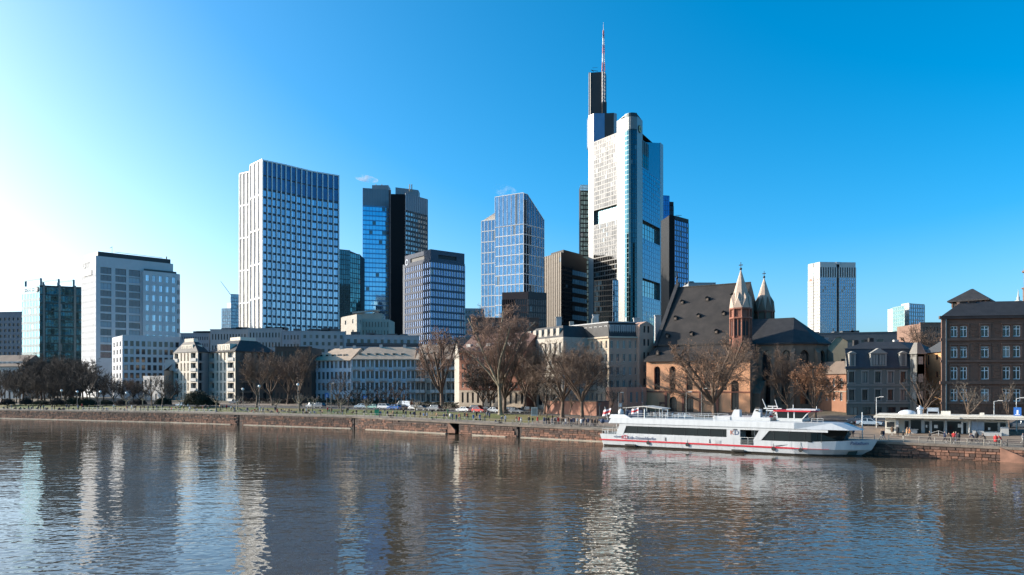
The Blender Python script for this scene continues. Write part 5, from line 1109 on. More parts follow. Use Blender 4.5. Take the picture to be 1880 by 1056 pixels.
for p in ch[2:4]:
    v = Vector((p[0] - 33, p[1] - 15)).normalized(); n = Vector((-v.y, v.x)) * .45; a, b = V2(p) + v * 1.9, V2(p) + v * 1.0
    g.hull([(a.x - n.x, a.y - n.y, 2), (a.x + n.x, a.y + n.y, 2), (p[0] + n.x, p[1] + n.y, 2), (p[0] - n.x, p[1] - n.y, 2)], [(b.x - n.x, b.y - n.y, 18.5), (b.x + n.x, b.y + n.y, 18.5), (p[0] + n.x, p[1] + n.y, 19.5), (p[0] - n.x, p[1] - n.y, 19.5)])
B.part(g, 'choir_buttresses', m_cs)
g = MB(); o2 = [(20.2, 6.3), (33.7, 6.3), (38.6, 10.1), (40.5, 15), (38.6, 19.9), (33.7, 23.7), (20.2, 23.7)]; zr = 27.4; ap = (32.0, 15, zr); rg = (20.2, 15, zr)
g.face([(*o2[0], zc), (*o2[1], zc), ap, rg]); g.face([(*o2[5], zc), (*o2[6], zc), rg, ap])
for a, b in zip(o2[1:5], o2[2:6]): g.face([(*a, zc), (*b, zc), ap])
g.prism(o2, zc - .35, zc, bottom=True); B.part(g, 'choir_roof', M_slate)
g = MB(); g.box(25.7, 27.4, 2.0, 7, 2, 9); g.hull([(25.6, 1.8, 9), (27.5, 1.8, 9), (27.5, 7, 9), (25.6, 7, 9)], [(25.6, 6, 12), (27.5, 6, 12), (27.5, 7, 12), (25.6, 7, 12)]); B.part(g, 'sacristy', m_cs)

# ---------------------------------------------------------------- right of the church
Bp = Bld('gable_house', 'pale yellow plastered gable house behind the orange leaved tree', 'house', PX(1530, 205)); a, b = PX(1512, 206), PX(1556, 204); L = math.dist(a, b); myl = wall('yellow_plaster', (.58, .46, .30), var=.08); z1, z2 = ZV(640, 205), ZV(619, 205)
g = MB(); g.face([(0, 0, 2), (L, 0, 2), (L, 0, z1 + 1.8), (L * .72, 0, z2), (L * .55, 0, z2), (0, 0, z1 - 1)]); g.face([(L, 0, 2), (L, 9, 2), (L, 9, z1 + 1.8), (L, 0, z1 + 1.8)]); Bp.fpart(g, 'wall', myl, a, b)
g = MB(); g.face([(0, -.2, z1 - 1), (L * .55, -.2, z2), (L * .55, 9, z2), (0, 9, z1 - 1)][::-1]); g.face([(L * .55, -.2, z2), (L * .72, -.2, z2), (L * .72, 9, z2), (L * .55, 9, z2)]); g.face([(L * .72, -.2, z2), (L, -.2, z1 + 1.8), (L, 9, z1 + 1.8), (L * .72, 9, z2)]); Bp.fpart(g, 'roof', M_slate, a, b); me, _ = winmesh('tall', .8, 1.2); al = math.atan2(b[1] - a[1], b[0] - a[0])
put('window', me, Bp.o, Bp.loc(*facept(a, b, L * .8, .05)[0], z1 - 4), al)
B = Bld('brick_house', 'low orange brown house with hipped roof behind the orange leaved tree', 'house', PX(1520, 172)); a, b = PX(1484, 180), PX(1553.5, 168); L = math.dist(a, b); mob = wall('orange_brick', (.36, .17, .10), var=.15); z1 = ZV(687, 172); zr = ZV(664, 176)
B.face(a, b, 2, z1, mob, grid(L, z1 - 6.6, z1 - .3, 5, 2, .36, .6, 'plain', .4, .4), .25); n_ = (-(b[1] - a[1]) / L * 9, (b[0] - a[0]) / L * 9); q0, q1 = (a[0] + n_[0], a[1] + n_[1]), (b[0] + n_[0], b[1] + n_[1])
B.solid([a, b, q1, q0], 2, z1, mob, skipfirst=1, roof=False); g = MB(); i_ = [mm(a, q1, .25), mm(b, q0, .25), mm(q1, a, .3), mm(q0, b, .3)]; g.prism([mm(a, q1, -.05), mm(b, q0, -.05), mm(q1, a, -.05), mm(q0, b, -.05)], z1, zr, pts1=i_); B.part(g, 'roof', MATS['brown_roof']); B.parapet(a, b, z1 - 4.0, .25, m_gs, .1, .1, 'string_course')
# grey green mansard house
a, b = PX(1554.5, 163), PX(1677, 162); L = math.dist(a, b); B = Bld('mansard_house', 'grey green house with blue slate mansard and corner bay turret behind the kiosk', 'house', PX(1620, 162))
mgg = wall('greygreen_render', (.21, .22, .195), var=.08, streak=.2); mtrim = wall('stone_trim', (.40, .38, .34), var=.1); mbs = wall('blue_slate', (.05, .062, .078), rough=.6, var=.2, sc=.6, bump=.02); z1 = ZV(675, 163); z2 = ZV(641, 165); zr = ZV(628, 170)
xs_ = (.07, .27, .465, .655, .845); ops = [(round(L * (x - .038), 3), round(L * (x + .042), 3), round(ZV(v1, 163), 3), round(ZV(v0, 163), 3), 'dark') for v0, v1 in ((683, 702), (716, 734.5)) for x in xs_]
ops += [(round(L * x0, 3), round(L * x1, 3), 2.9, 6.3, 'dark') for x0, x1 in ((.05, .17), (.24, .36), (.42, .53), (.6, .74), (.8, .93))]
B.face(a, b, 2, z1, mgg, ops, .25)
g = MB()
for o in ops[:10]: g.box(o[0] - .2, o[0] - .02, -.08, 0, o[2] - .1, o[3] + .1); g.box(o[1] + .02, o[1] + .2, -.08, 0, o[2] - .1, o[3] + .1); g.box(o[0] - .3, o[1] + .3, -.16, 0, o[3] + .1, o[3] + .35); g.box(o[0] - .3, o[1] + .3, -.2, 0, o[2] - .3, o[2] - .1)
g.box(0, L, -.12, 0, ZV(708, 163), ZV(706, 163)); g.box(0, L, -.25, 0, ZV(741, 163), ZV(738.5, 163)); B.fpart(g, 'window_surrounds', mtrim, a, b, 'stuff'); B.parapet(a, b, z1 - .25, .35, mbs, .35, .2, 'cornice')
c = PX(1727, 176); q1, q0 = (c[0], c[1] + 8), (a[0] + 7.5, a[1] + 14); B.solid([a, b, c, q1, q0], 2, z1, mgg, skipfirst=3, roof=False)
g = MB(); ins = [(a[0] + .2, a[1] + 1.3), (b[0] - .2, b[1] + 1.3), (c[0], c[1] + 1.5), (q1[0], q1[1] - 1), (q0[0], q0[1] - 1)]; g.prism([a, b, c, q1, q0], z1 + .1, z2, pts1=ins, top=False); B.part(g, 'mansard', mbs)
ce = (sum(p[0] for p in ins) / 5, sum(p[1] for p in ins) / 5); g = MB(); g.prism([(p[0] + (p[0] - ce[0]) * .02, p[1] + (p[1] - ce[1]) * .02) for p in ins], z2, zr, pts1=[(ce[0] + (p[0] - ce[0]) * .55, ce[1] + (p[1] - ce[1]) * .4) for p in ins]); B.part(g, 'roof', M_slate)
for x0, x1, ped in ((.04, .135, 0), (.36, .60, 1), (.80, .90, 0)):
    X0, X1 = L * x0, L * x1; g = MB(); zt_ = z1 + 3.0; g.box(X0, X1, .0, 2.2, z1 + .3, zt_); g.hull([(X0 - .2, -.25, zt_), (X1 + .2, -.25, zt_), (X1 + .2, 2, zt_), (X0 - .2, 2, zt_)], [((X0 + X1) / 2 - .1, -.25, zt_ + (1.1 if ped else .5)), ((X0 + X1) / 2 + .1, -.25, zt_ + (1.1 if ped else .5)), ((X0 + X1) / 2 + .1, 2, zt_ + (1.1 if ped else .5)), ((X0 + X1) / 2 - .1, 2, zt_ + (1.1 if ped else .5))])
    do = B.fpart(g, 'dormer', mtrim, a, b); n = 2 if ped else 1
    for k in range(n): w = (X1 - X0 - .7) / n; me, _ = winmesh('dark', w - .1, 2.3); put('window', me, do, (X0 + .35 + w * (k + .5), -.03, z1 + .5))
for k, uu in enumerate((1572, 1600, 1646)): q = PX(uu, 170); g = MB(); g.box(q[0] - .5, q[0] + .5, q[1], q[1] + .8, zr - 1.5, zr + (.4, .9, .5)[k]); B.part(g, 'chimney', M_slate if k < 2 else M_white)
# bay turret and the warm wall behind
T = PX(1687, 161); r_ = 1.55; hx = [(T[0] + r_ * math.cos(R(t_)), T[1] + .6 + r_ * math.sin(R(t_))) for t_ in (195, 240, 300, 345, 45, 135)]
for i in range(3):
    p, q = hx[i], hx[i + 1]; l = math.dist(p, q); zt_ = ZV(650, 161)
    B.face(p, q, 2, zt_, mtrim, [(round(l * .18, 3), round(l * .82, 3), round(ZV(v1, 161), 3), round(ZV(v0, 161), 3), 'dark') for v0, v1 in ((655, 669), (687, 702), (718, 732))], .15)
g = MB(); g.prism(hx, 2, ZV(650.5, 161)); g.prism([(T[0] + (p[0] - T[0]) * 1.18, T[1] + .6 + (p[1] - T[1] - .6) * 1.18) for p in hx], ZV(650, 161), ZV(648, 161), bottom=True)
B.part(g, 'bay_cornice', mtrim); g = MB(); g.prism([(T[0] + (p[0] - T[0]) * 1.05, T[1] + .6 + (p[1] - T[1] - .6) * 1.05) for p in hx], ZV(648, 161), ZV(629, 161), pts1=[(T[0] + (p[0] - T[0]) * .45, T[1] + .6 + (p[1] - T[1] - .6) * .45) for p in hx]); B.part(g, 'bay_roof', wall('lead_roof', (.30, .27, .23), rough=.6, var=.2))
mwo = wall('ochre_plaster', (.75, .42, .2), var=.12); a2, b2 = PX(1697, 170), PX(1728, 163.5); l = math.dist(a2, b2); zt_ = ZV(648, 168)
B.face(a2, b2, 2, zt_, mwo, [(round(l * .18, 3), round(l * .30, 3), round(ZV(670, 168), 3), round(ZV(652, 168), 3), 'tall'), (round(l * .68, 3), round(l * .82, 3), round(ZV(662, 168), 3), round(ZV(652, 168), 3), 'tall'), (round(l * .68, 3), round(l * .82, 3), round(ZV(693, 168), 3), round(ZV(683, 168), 3), 'tall')], .2)
g = MB(); g.face([(-.3, -.5, zt_), (l + .3, -.5, zt_), (l + .3, 5, zt_ + 2.6), (-.3, 5, zt_ + 3.4)]); B.fpart(g, 'side_roof', M_roof, a2, b2)

# brown sandstone school-like building
ar = R(-10); a = PX(1729, 150); b = (a[0] + 34 * math.cos(ar), a[1] + 34 * math.sin(ar)); L = 34.0; z1 = ZV(581, 150); B = Bld('sandstone_building', 'large dark brown sandstone building with paired white framed windows and roof pavilion', 'building', a, 2)
m_bs2 = wall('brown_sandstone', (.23, .115, .075), var=.25, sc=.5, bump=.03, streak=.4); m_bt = wall('brown_trim', (.24, .13, .09), var=.2, sc=.6, streak=.3); m_base = wall('dark_base_stone', (.10, .065, .055), var=.25, sc=.6)
def ux(u):
    t_ = (u - 940) / F; return (t_ * a[1] - a[0]) / (math.cos(ar) - t_ * math.sin(ar))
ops = []; rowsz = ((ZV(618, 148), ZV(597.5, 148)), (ZV(656, 148), ZV(635, 148)), (ZV(696.5, 148), ZV(673, 148)), (ZV(737, 148), ZV(714, 148)))
for zi, (lo, hi) in enumerate(rowsz):
    for u0, u1 in ((1745.5, 1758.5), (1763, 1776), (1801, 1816), (1841, 1855), (1860, 1874), (1895, 1908), (1913, 1926)): ops.append((round(ux(u0), 3), round(ux(u1), 3), round(lo, 3), round(hi, 3), 'cross'))
    x = ux(1945)
    while x < L - 3: ops.append((round(x, 3), round(x + 1.4, 3), round(lo, 3), round(hi, 3), 'cross')); x += 2.6
B.face(a, b, 2, z1, m_bs2, ops, .3)
g = MB(); g2 = MB()
for o in ops:
    g.box(o[0] - .28, o[0] - .02, -.1, 0, o[2] - .15, o[3] + .2); g.box(o[1] + .02, o[1] + .28, -.1, 0, o[2] - .15, o[3] + .2); g.box(o[0] - .3, o[1] + .3, -.2, 0, o[3] + .2, o[3] + .5); g.box(o[0] - .28, o[1] + .28, -.18, 0, o[2] - .32, o[2] - .15)
B.fpart(g, 'window_surrounds', m_bt, a, b, 'stuff')
for o in ops[7:14]:
    w = MB(); hh = (o[3] - o[2]) * (.42 if (o[0] * 7) % 2 < 1.4 else .2); w.box(o[0] + .06, o[1] - .06, .16, .22, o[3] - hh, o[3] - .05)
    B.fpart(w, 'shutter', wall('grey_shutter', (.42, .40, .38), var=.05), a, b)
# courses of large stones on the front, each block its own piece
r_ = random.Random(5); blk = {}; cnt = 0; z = 2.4
def clash(x0, x1, z0, z1): return any(x0 < o[1] + .32 and x1 > o[0] - .32 and z0 < o[3] + .52 and z1 > o[2] - .34 for o in ops)
row = 0
while z < z1 - 1.3:
    x = ux(1729.5) + (0 if row % 2 else .45); hgt = .62
    if not any(abs(z - zz) < .7 for zz in (ZV(625.5, 149), ZV(665, 149), ZV(705.5, 149))):
        while x < ux(1900):
            wd = r_.choice((.9, 1.1, 1.3))
            if not clash(x, x + wd, z, z + hgt) and cnt < 280:
                k = (wd, row % 2)
                if k not in blk:
                    m_ = MB(); m_.hull([(0, 0.01, 0), (wd - .04, 0.01, 0), (wd - .04, .01, hgt - .04), (0, .01, hgt - .04)][::-1], [(.03, -.06, .03), (wd - .07, -.06, .03), (wd - .07, -.06, hgt - .07), (.03, -.06, hgt - .07)][::-1]); blk[k] = m_.mesh('stone', wall('brown_block', (.21, .105, .066), var=.2, sc=.6, streak=.35, rnd=.22, bump=.02))
                P_, al = facept(a, b, x, 0); put('stone', blk[k], B.o, B.loc(P_[0], P_[1], z), al); cnt += 1
            x += wd
    z += hgt; row += 1
for vv, h_, o_ in ((625.5, .5, .3), (665, .45, .28), (705.5, .6, .4), (742, .4, .3)): B.parapet(a, b, ZV(vv, 149), h_, m_bt, o_, .1, 'string_course')
B.parapet(a, b, z1 - .55, .6, m_base, .5, .2, 'cornice'); g = MB(); g.box(-.1, .9, -.25, .1, 2, z1 - .55); B.fpart(g, 'corner_pilaster', m_bt, a, b)
g = MB(); g.box(.6, .75, -.35, -.2, 2, z1); B.fpart(g, 'downpipe', plain('zinc_pipe', (.35, .33, .31), .4, .5), a, b)
D = 14; n_ = (.60 * D, .82 * D); q0, q1 = (a[0] + n_[0], a[1] + n_[1]), (b[0] + n_[0], b[1] + n_[1]); B.solid([a, b, q1, q0], 2, z1, m_bs2, skipfirst=1, roof=False)
zr = ZV(556, 155); g = MB(); e0, e1 = mm(a, q0, -.05), mm(b, q1, -.05); i0, i1, i2, i3 = mm(a, q0, .35), mm(b, q1, .35), mm(b, q1, .65), mm(a, q0, .65); sx = (math.cos(ar) * 3, math.sin(ar) * 3); i0 = (i0[0] + sx[0], i0[1] + sx[1]); i3 = (i3[0] + sx[0], i3[1] + sx[1])
g.face([(*e0, z1), (*e1, z1), (*i1, zr), (*i0, zr)]); g.face([(*q1, z1), (*q0, z1), (*i3, zr), (*i2, zr)]); g.face([(*q0, z1), (*e0, z1), (*i0, zr), (*i3, zr)]); g.face([(*i0, zr), (*i1, zr), (*i2, zr), (*i3, zr)]); B.part(g, 'roof', M_slate)
for uu in (1816, 1856): x = ux(uu); g = MB(); g.hull([(x - .9, 1.5, z1 + 1.15), (x + .9, 1.5, z1 + 1.15), (x + .9, 1.5, z1 + 1.25), (x - .9, 1.5, z1 + 1.25)], [(x - .9, 2.7, z1 + 1.95), (x + .9, 2.7, z1 + 1.95), (x + .9, 2.7, z1 + 2.1), (x - .9, 2.7, z1 + 2.1)]); B.fpart(g, 'roof_light', plain('roof_glass', (.45, .47, .48), .1, .3), a, b)
for u0, u1 in ((1777, 1789), (1795, 1808)): g = MB(); x0, x1 = ux(u0), ux(u1); g.box(x0, x1, 4, 5.2, z1, ZV(555, 153)); g.box(x0 - .1, x1 + .1, 3.9, 5.3, ZV(555, 153), ZV(554, 153)); B.fpart(g, 'chimney', m_base, a, b)
B2 = bpy.data.objects.new('roof_pavilion', None); COL.objects.link(B2); B2.parent = B.o; px0, px1 = PX(1748, 163), PX(1809, 159); w = math.dist(px0, px1); B2.location = B.loc(px0[0], px0[1], 0); B2.rotation_euler = (0, 0, math.atan2(px1[1] - px0[1], px1[0] - px0[0])); z3, z4, z5 = ZV(562, 160), ZV(551.5, 160), ZV(529.5, 163)
g = MB(); g.box(0, w, 0, 8, z1, z3); g.box(0, w + .0, .5, 7.5, z3, z4 - .3)
for k in range(8): x = w * k / 7; g.box(x - .12, x + .12, -.05, .5, z3, z4)
for k in range(6): g.box(w - .2, w + .2, 8 * k / 5 - .1, 8 * k / 5 + .1, z3, z4)
g.build('lantern', m_bt, B2); g = MB(); g.box(.05, w - .05, .42, .5, z3 + .15, z4 - .35); g.build('lantern_glazing', plain('ochre_pane', (.50, .36, .22), .3), B2)
g = MB(); g.prism([(-.8, -.8), (w + .8, -.8), (w + .8, 8.8), (-.8, 8.8)], z4 - .1, z4 + .15, bottom=True); g.prism([(-.8, -.8), (w + .8, -.8), (w + .8, 8.8), (-.8, 8.8)], z4 + .15, z5, pts1=[(w * .47, 3.8), (w * .53, 3.8), (w * .53, 4.2), (w * .47, 4.2)]); g.build('pavilion_roof', M_slate, B2)
# steeple at the right edge and a tiny far spire
o = thing('church_steeple', 'brown stone steeple shaft cut by the right edge of the view', 'tower', (*PX(1890, 200), 3)); g = MB(); g.prism(octo(0, 0, 1.5), 0, ZV(530, 200) - 3); g.prism(octo(0, 0, 1.8), ZV(530, 200) - 3, ZV(528, 200) - 3, bottom=True); g.prism(octo(0, 0, 1.25), ZV(528, 200) - 3, ZV(500, 200) - 3); g.prism(octo(0, 0, 1.7), ZV(500, 200) - 3, ZV(497, 200) - 3, bottom=True); g.build('shaft', m_bt, o); g = MB(); g.prism(octo(0, 0, 1.4), ZV(497, 200) - 3, ZV(470, 200) - 3, pts1=octo(0, 0, .1)); g.build('spire', m_bt, o)
o = thing('far_spire', 'tiny thin pale spire far off above the roof of the brown building', 'tower', (*PX(1869.5, 600), 3)); g = MB(); g.prism(octo(0, 0, 2.4), 0, ZV(552, 600) - 3); g.prism(octo(0, 0, 1.1), ZV(552, 600) - 3, ZV(545, 600) - 3); g.prism(octo(0, 0, .7), ZV(545, 600) - 3, ZV(532, 600) - 3, pts1=octo(0, 0, .12)); g.build('spire', plain('pale_spire', (.5, .52, .5), .5), o)
# ---------------------------------------------------------------- bare winter trees
m_bark = wall('bark_brown', (.19, .125, .085), var=.3, sc=1.5, bump=.02, streak=.2); m_bark_p = wall('plane_bark', (.36, .29, .20), var=.45, sc=1.2, streak=0)
m_twig = wall('twig_brown', (.20, .13, .09), var=.2, streak=0, bump=0); m_twig_r = wall('twig_reddish', (.28, .17, .12), var=.25, streak=0, bump=0); m_twig_d = wall('twig_dark', (.055, .042, .034), var=.2, streak=0, bump=0)
m_twig_o = wall('seed_orange', (.36, .18, .095), var=.3, streak=0, bump=0); m_twig_g = wall('twig_greyish', (.17, .14, .11), var=.2, streak=0, bump=0); m_ever = wall('evergreen_leaf', (.03, .04, .02), var=.3, streak=0, bump=0)
def bare_tree(seed, H, Wd, trunk_h, r0, upright=.45, nl=(7, 6, 5, 5, 4), low=.30, bark=0, twig=None, leaf=None, tw=.03, nleaf=0, lsz=.18, gnarl=.25, sphere=False):
    """trunk and main limbs in one mesh, the finer branches in another"""
    r = random.Random(seed); T = MB(); C = MB(); tips = []
    ctr = Vector((0, 0, trunk_h + (H - trunk_h) * (.5 if sphere else .42))); rx = Wd / 2; rzu = H - ctr.z; rzd = ctr.z - trunk_h * (.75 if not sphere else .55)
    def reach(p, d):
        q = Vector(((p.x) / rx, (p.y) / rx, (p.z - ctr.z) / (rzu if p.z > ctr.z or d.z > 0 else rzd))); e = Vector((d.x / rx, d.y / rx, d.z / (rzu if d.z > 0 else rzd)))
        a = e.dot(e); b = 2 * q.dot(e); c = q.dot(q) - 1; D = b * b - 4 * a * c
        if D < 0: return .8
        return max(.5, (-b + math.sqrt(D)) / (2 * a))
    def limb(p, d, L, r0_, lev):
        n = 4 if lev <= 1 else (3 if lev == 2 else 2); seg = L / n; pts = [p.copy()]; cur = d.normalized()
        for k in range(n):
            cur = (cur + Vector((r.gauss(0, gl := gnarl * (.25 if lev == 0 else .8)), r.gauss(0, gl), r.gauss(0, gl * .7) + (.07 if lev < 3 else .0)))).normalized() if k or lev else cur
            pts.append(pts[-1] + cur * seg)
        sides = 8 if lev == 0 else (6 if lev == 1 else (4 if lev == 2 else 3)); M = T if lev <= 1 else C; r1 = r0_ * (.55 if lev < 3 else .5)
        for k in range(n):
            a, b = r0_ + (r1 - r0_) * k / n, r0_ + (r1 - r0_) * (k + 1) / n; M.tube(pts[k], pts[k + 1], max(a, tw * .5), max(b, tw * .42), sides)
        if lev >= len(nl): tips.append(pts[-1]); return
        for i in range(nl[lev]):
            t_ = (i + r.uniform(.2, .8)) / nl[lev]; t_ = low + (1 - low) * t_ if lev else .75 + .25 * t_; k = min(n - 1, int(t_ * n)); P = pts[k].lerp(pts[k + 1], t_ * n - k)
            ax = (pts[k + 1] - pts[k]).normalized(); ang = r.uniform(0, 2 * math.pi) if lev else 2 * math.pi * (i + r.uniform(-.25, .25)) / nl[0]
            o = ax.orthogonal().normalized(); o.rotate(Matrix.Rotation(ang, 3, ax)); sp = (r.uniform(.55, 1.05) if lev else (1 - upright) * 1.5 * r.uniform(.55, 1.15)); nd = (ax * math.cos(sp) + o * math.sin(sp)); nd.z += .12 if lev < 4 else 0; nd.normalize()
            rc = reach(P, nd); l2 = rc * (r.uniform(.72, .98) if lev == 0 else r.uniform(.35, .62)) if lev < 2 else L * r.uniform(.38, .62)
            limb(P, nd, min(l2, H), r0_ * (.52 if lev == 0 else .42) * r.uniform(.8, 1.1), lev + 1)
    limb(Vector((0, 0, -.5)), Vector((r.uniform(-.04, .04), 0, 1)), trunk_h + .5, r0, 0)
    T.tube((0, 0, -.5), (0, 0, .5), r0 * 1.5, r0 * 1.02, 8)
    if nleaf:
        for k in range(nleaf):
            p = r.choice(tips) + Vector((r.gauss(0, .25), r.gauss(0, .25), r.gauss(0, .22))); a, b = Vector((r.gauss(0, 1), r.gauss(0, 1), r.gauss(0, 1))).normalized() * lsz, Vector((r.gauss(0, 1), r.gauss(0, 1), r.gauss(0, 1))).normalized() * lsz * .7
            C.face([p - a, p + b, p + a, p - b], 1)
    tm = T.mesh('trunk', m_bark_p if bark else m_bark); cm = C.mesh('crown', [twig or m_twig, leaf or m_twig_o]); return tm, cm
TP = {
 'church': bare_tree(11, 18.5, 29, 4.2, .62, .34, (9, 8, 6, 6, 4), .22, 0, m_twig, m_twig_o, .038, 2600, .12, .2),
 'plane': bare_tree(12, 18, 22, 4.6, .5, .42, (8, 7, 6, 6, 5), .25, 0, m_twig, None, .036, gnarl=.2),
 'twin': bare_tree(13, 28, 25, 8, .6, .6, (8, 7, 6, 6, 5), .25, 1, m_twig_r, m_twig_r, .042, 3000, .13, gnarl=.2),
 'elm': bare_tree(14, 24, 18, 5.0, .7, .68, (8, 6, 6, 6, 4), .3, 0, m_twig_r, None, .042, gnarl=.13),
 'big': bare_tree(15, 22, 15, 5, .45, .5, (6, 6, 6, 6, 4), .25, 0, m_twig, None, .05),
 'seed': bare_tree(16, 13, 12, 3.2, .35, .45, (6, 6, 5, 5, 3), .25, 0, m_twig_o, m_twig_o, .04, 5000, .15),
 'small': bare_tree(17, 10.5, 9, 3.5, .22, .45, (6, 5, 5, 4), .25, 0, m_twig_g, None, .035),
 'dark': bare_tree(18, 12.5, 11, 3, .3, .45, (6, 6, 6, 5, 3), .2, 0, m_twig_d, None, .055),
 'dark2': bare_tree(19, 14, 12, 2.5, .3, .5, (7, 6, 6, 5, 3), .2, 0, m_twig_d, None, .055),
 'round': bare_tree(20, 10, 10, 2.2, .3, .5, (8, 6, 6, 5, 3), .2, 0, m_twig, None, .05, sphere=True),
 'open': bare_tree(21, 13, 10.5, 4, .28, .5, (6, 5, 5, 4), .25, 0, m_twig_d, None, .045),
}
def pollard(seed, H=6.5, spread=3.4, bark=0, knuckle=True):
    r = random.Random(seed); T = MB(); C = MB(); th = H * .42; T.tube((0, 0, -.4), (0, 0, th), .24, .17, 8)
    for i in range(6):
        a = 2 * math.pi * i / 6 + r.uniform(-.3, .3); p = Vector((0, 0, th - .2 + r.uniform(-.3, .4))); d = Vector((math.cos(a), math.sin(a), r.uniform(.25, .9))); ln = spread * r.uniform(.35, .6)
        q = p + d * ln * .6; q2 = q + Vector((d.x * .6, d.y * .6, d.z + .5)) * ln * .5; T.tube(p, q, .12, .09, 5); T.tube(q, q2, .09, .07, 5); T.ball(q2, .17, n=6, k=4)
        for j in range(3):
            e = q2 + Vector((r.gauss(0, .5), r.gauss(0, .5), r.uniform(.1, .8))) * ln * .5; C.tube(q2, e, .06, .04, 4); C.ball(e, .13, n=5, k=3)
            for k in range(5): f_ = e + Vector((r.gauss(0, .45), r.gauss(0, .45), r.uniform(-.1, .75))); C.tube(e, f_, .03, .018, 3)
    return T.mesh('trunk', m_bark_p if bark else m_bark), C.mesh('crown', m_twig_g if bark else m_twig_d)
TP['pollard'] = pollard(31, 7.2, 3.8, 1); TP['pollard2'] = pollard(32, 6.4, 3.6, 1); TP['plump'] = pollard(33, 6.0, 4.4, 0)
ALLT = []
def tree(kind, u, d, label, name='bare_tree', sc=1, rz=0, group=None, szx=1, pos=None, cat='tree'):
    p = pos or at(u, d); o = thing(name, label, cat, p, R(rz), group); o.scale = (sc * szx, sc * szx, sc)
    put('trunk', TP[kind][0], o); put('crown', TP[kind][1], o); ALLT.append(o); return o
def ug(u, Y): x, y = PX(u, Y); return Vector((x, y, 4.6))
tree('church', 1312, 22, 'huge bare plane tree with long low limbs in front of the church wall', rz=20, sc=.98)
tree('seed', 1497, 26, 'bare tree full of orange brown seed balls before the low orange brown house', rz=60, sc=1.0)
tree('small', 1773, 20, 'small pale leafless tree in front of the large brown sandstone building', rz=10, sc=.85)
tree('big', 0, 0, 'bare tree rising behind the roofs left of the brown sandstone building', rz=50, sc=1.15, pos=ug(1706, 205))
tree('open', 1694, 26, 'dark slender leafless tree under the bay turret behind the kiosk roof', rz=80, sc=.8)
tree('small', 1853, 27, 'thin young leafless tree at the right behind the kiosk roof', rz=200, sc=.8, szx=.55)
tree('plane', 1069, 17, 'spreading bare plane tree directly left of the ship stern, in front of the pink house', rz=0, sc=1.0)
tree('plane', 1032, 19, 'bare plane tree with a leaning dark trunk left of the one near the ship stern', rz=130, sc=1.03)
tree('big', 985, 24, 'bare grey tree between the tall pale trunk and the leaning plane tree', rz=140, sc=.85)
tree('small', 1003, 14, 'small bare tree in the crowd before the glazed information board', rz=10, sc=.9)
tree('small', 1120, 22, 'small bare tree in front of the low pink annexe', rz=70, sc=.75)
tree('big', 1448, 34, 'dim bare tree standing in the shade of the choir wall', rz=70, sc=.75)
tree('small', 1046, 24, 'young slender bare tree between two dark plane trees', rz=40, sc=.7)
tree('twin', 919, 20, 'tallest reddish bare plane tree with a pale sunlit trunk', rz=0, sc=1.0)
tree('elm', 926, 23, 'dark trunked tall bare tree right behind the one with the pale trunk', rz=90, sc=.85)
tree('dark2', 886, 30, 'bare tree with thick dark trunk before the stone ground floor of the brick house', rz=20, sc=1.15)
tree('dark2', 900, 31, 'bare tree with dark leaning trunk second from the pale trunk, before the brick house', rz=120, sc=1.1)
tree('elm', 812, 33, 'tall upright bare elm with fan shaped reddish crown behind the parked cars', rz=0, sc=1.0)
tree('big', 962, 30, 'bare tree standing against the cream stone house', rz=33, sc=.95)
tree('dark', 1000, 26, 'dark bare tree by the left end of the red retaining wall', rz=99, sc=.95)
tree('open', 622, 26, 'open dark bare tree before the left half of the white terrace', rz=0, sc=.95)
tree('big', 471, 22, 'broad dark brown bare tree right of the twin cream apartment houses', rz=70, sc=.86)
tree('big', 500, 34, 'bare tree behind the broad dark brown one, against the umber house', rz=160, sc=.9)
tree('big', 552, 32, 'tall greyish bare tree left of the white terrace', rz=210, sc=.95)
tree('big', 528, 40, 'bare tree just left behind the tall greyish one', rz=300, sc=.8)
tree('open', 279, 22, 'dark forked bare tree, left one of the pair before the beige villa', rz=30, sc=.95)
tree('open', 298, 21, 'dark forked bare tree, right one of the pair before the beige villa', rz=120, sc=.9)
tree('round', 245, 40, 'round dense leafless tree in front of the white six storey block', rz=0, sc=1.0)
tree('open', 166, 24, 'dark bare tree with sunlit twigs at the foot of the white office tower', rz=10, sc=1.15)
rr = random.Random(9)
for i, (u, d, k, s_) in enumerate([(18, 52, 'dark', .9), (42, 40, 'dark', .95), (66, 55, 'dark2', 1.15), (82, 38, 'dark', 1.05), (98, 58, 'dark2', 1.2), (112, 36, 'dark2', 1.0), (128, 56, 'dark', 1.25), (141, 34, 'dark', .95), (152, 52, 'dark2', 1.05), (190, 40, 'dark', .8), (208, 30, 'dark2', .62), (30, 28, 'dark', .7), (60, 26, 'dark2', .65), (92, 25, 'dark', .65), (4, 34, 'dark2', .85), (120, 24, 'dark', .6), (226, 26, 'dark2', .55), (258, 28, 'dark', .55), (312, 30, 'dark2', .55), (25, 62, 'dark2', 1.0), (52, 60, 'dark', 1.1), (76, 46, 'dark', 1.1), (90, 64, 'dark', 1.2), (106, 47, 'dark2', 1.1), (120, 44, 'dark', 1.15), (134, 66, 'dark', 1.15), (147, 44, 'dark2', 1.0), (160, 40, 'dark', .8), (36, 34, 'dark', .85), (70, 30, 'dark', .8), (100, 30, 'dark', .8), (130, 28, 'dark', .75), (178, 30, 'dark', .6)]):
    s_ *= 1.3; tree(k, u, d, '%s leafless tree of the dark grove on the left bank' % ('large dark' if s_ > 1.3 else ('smaller dark' if s_ < 1 else 'middling dark')), rz=rr.uniform(0, 360), sc=s_, group='trees of the dark grove on the left')
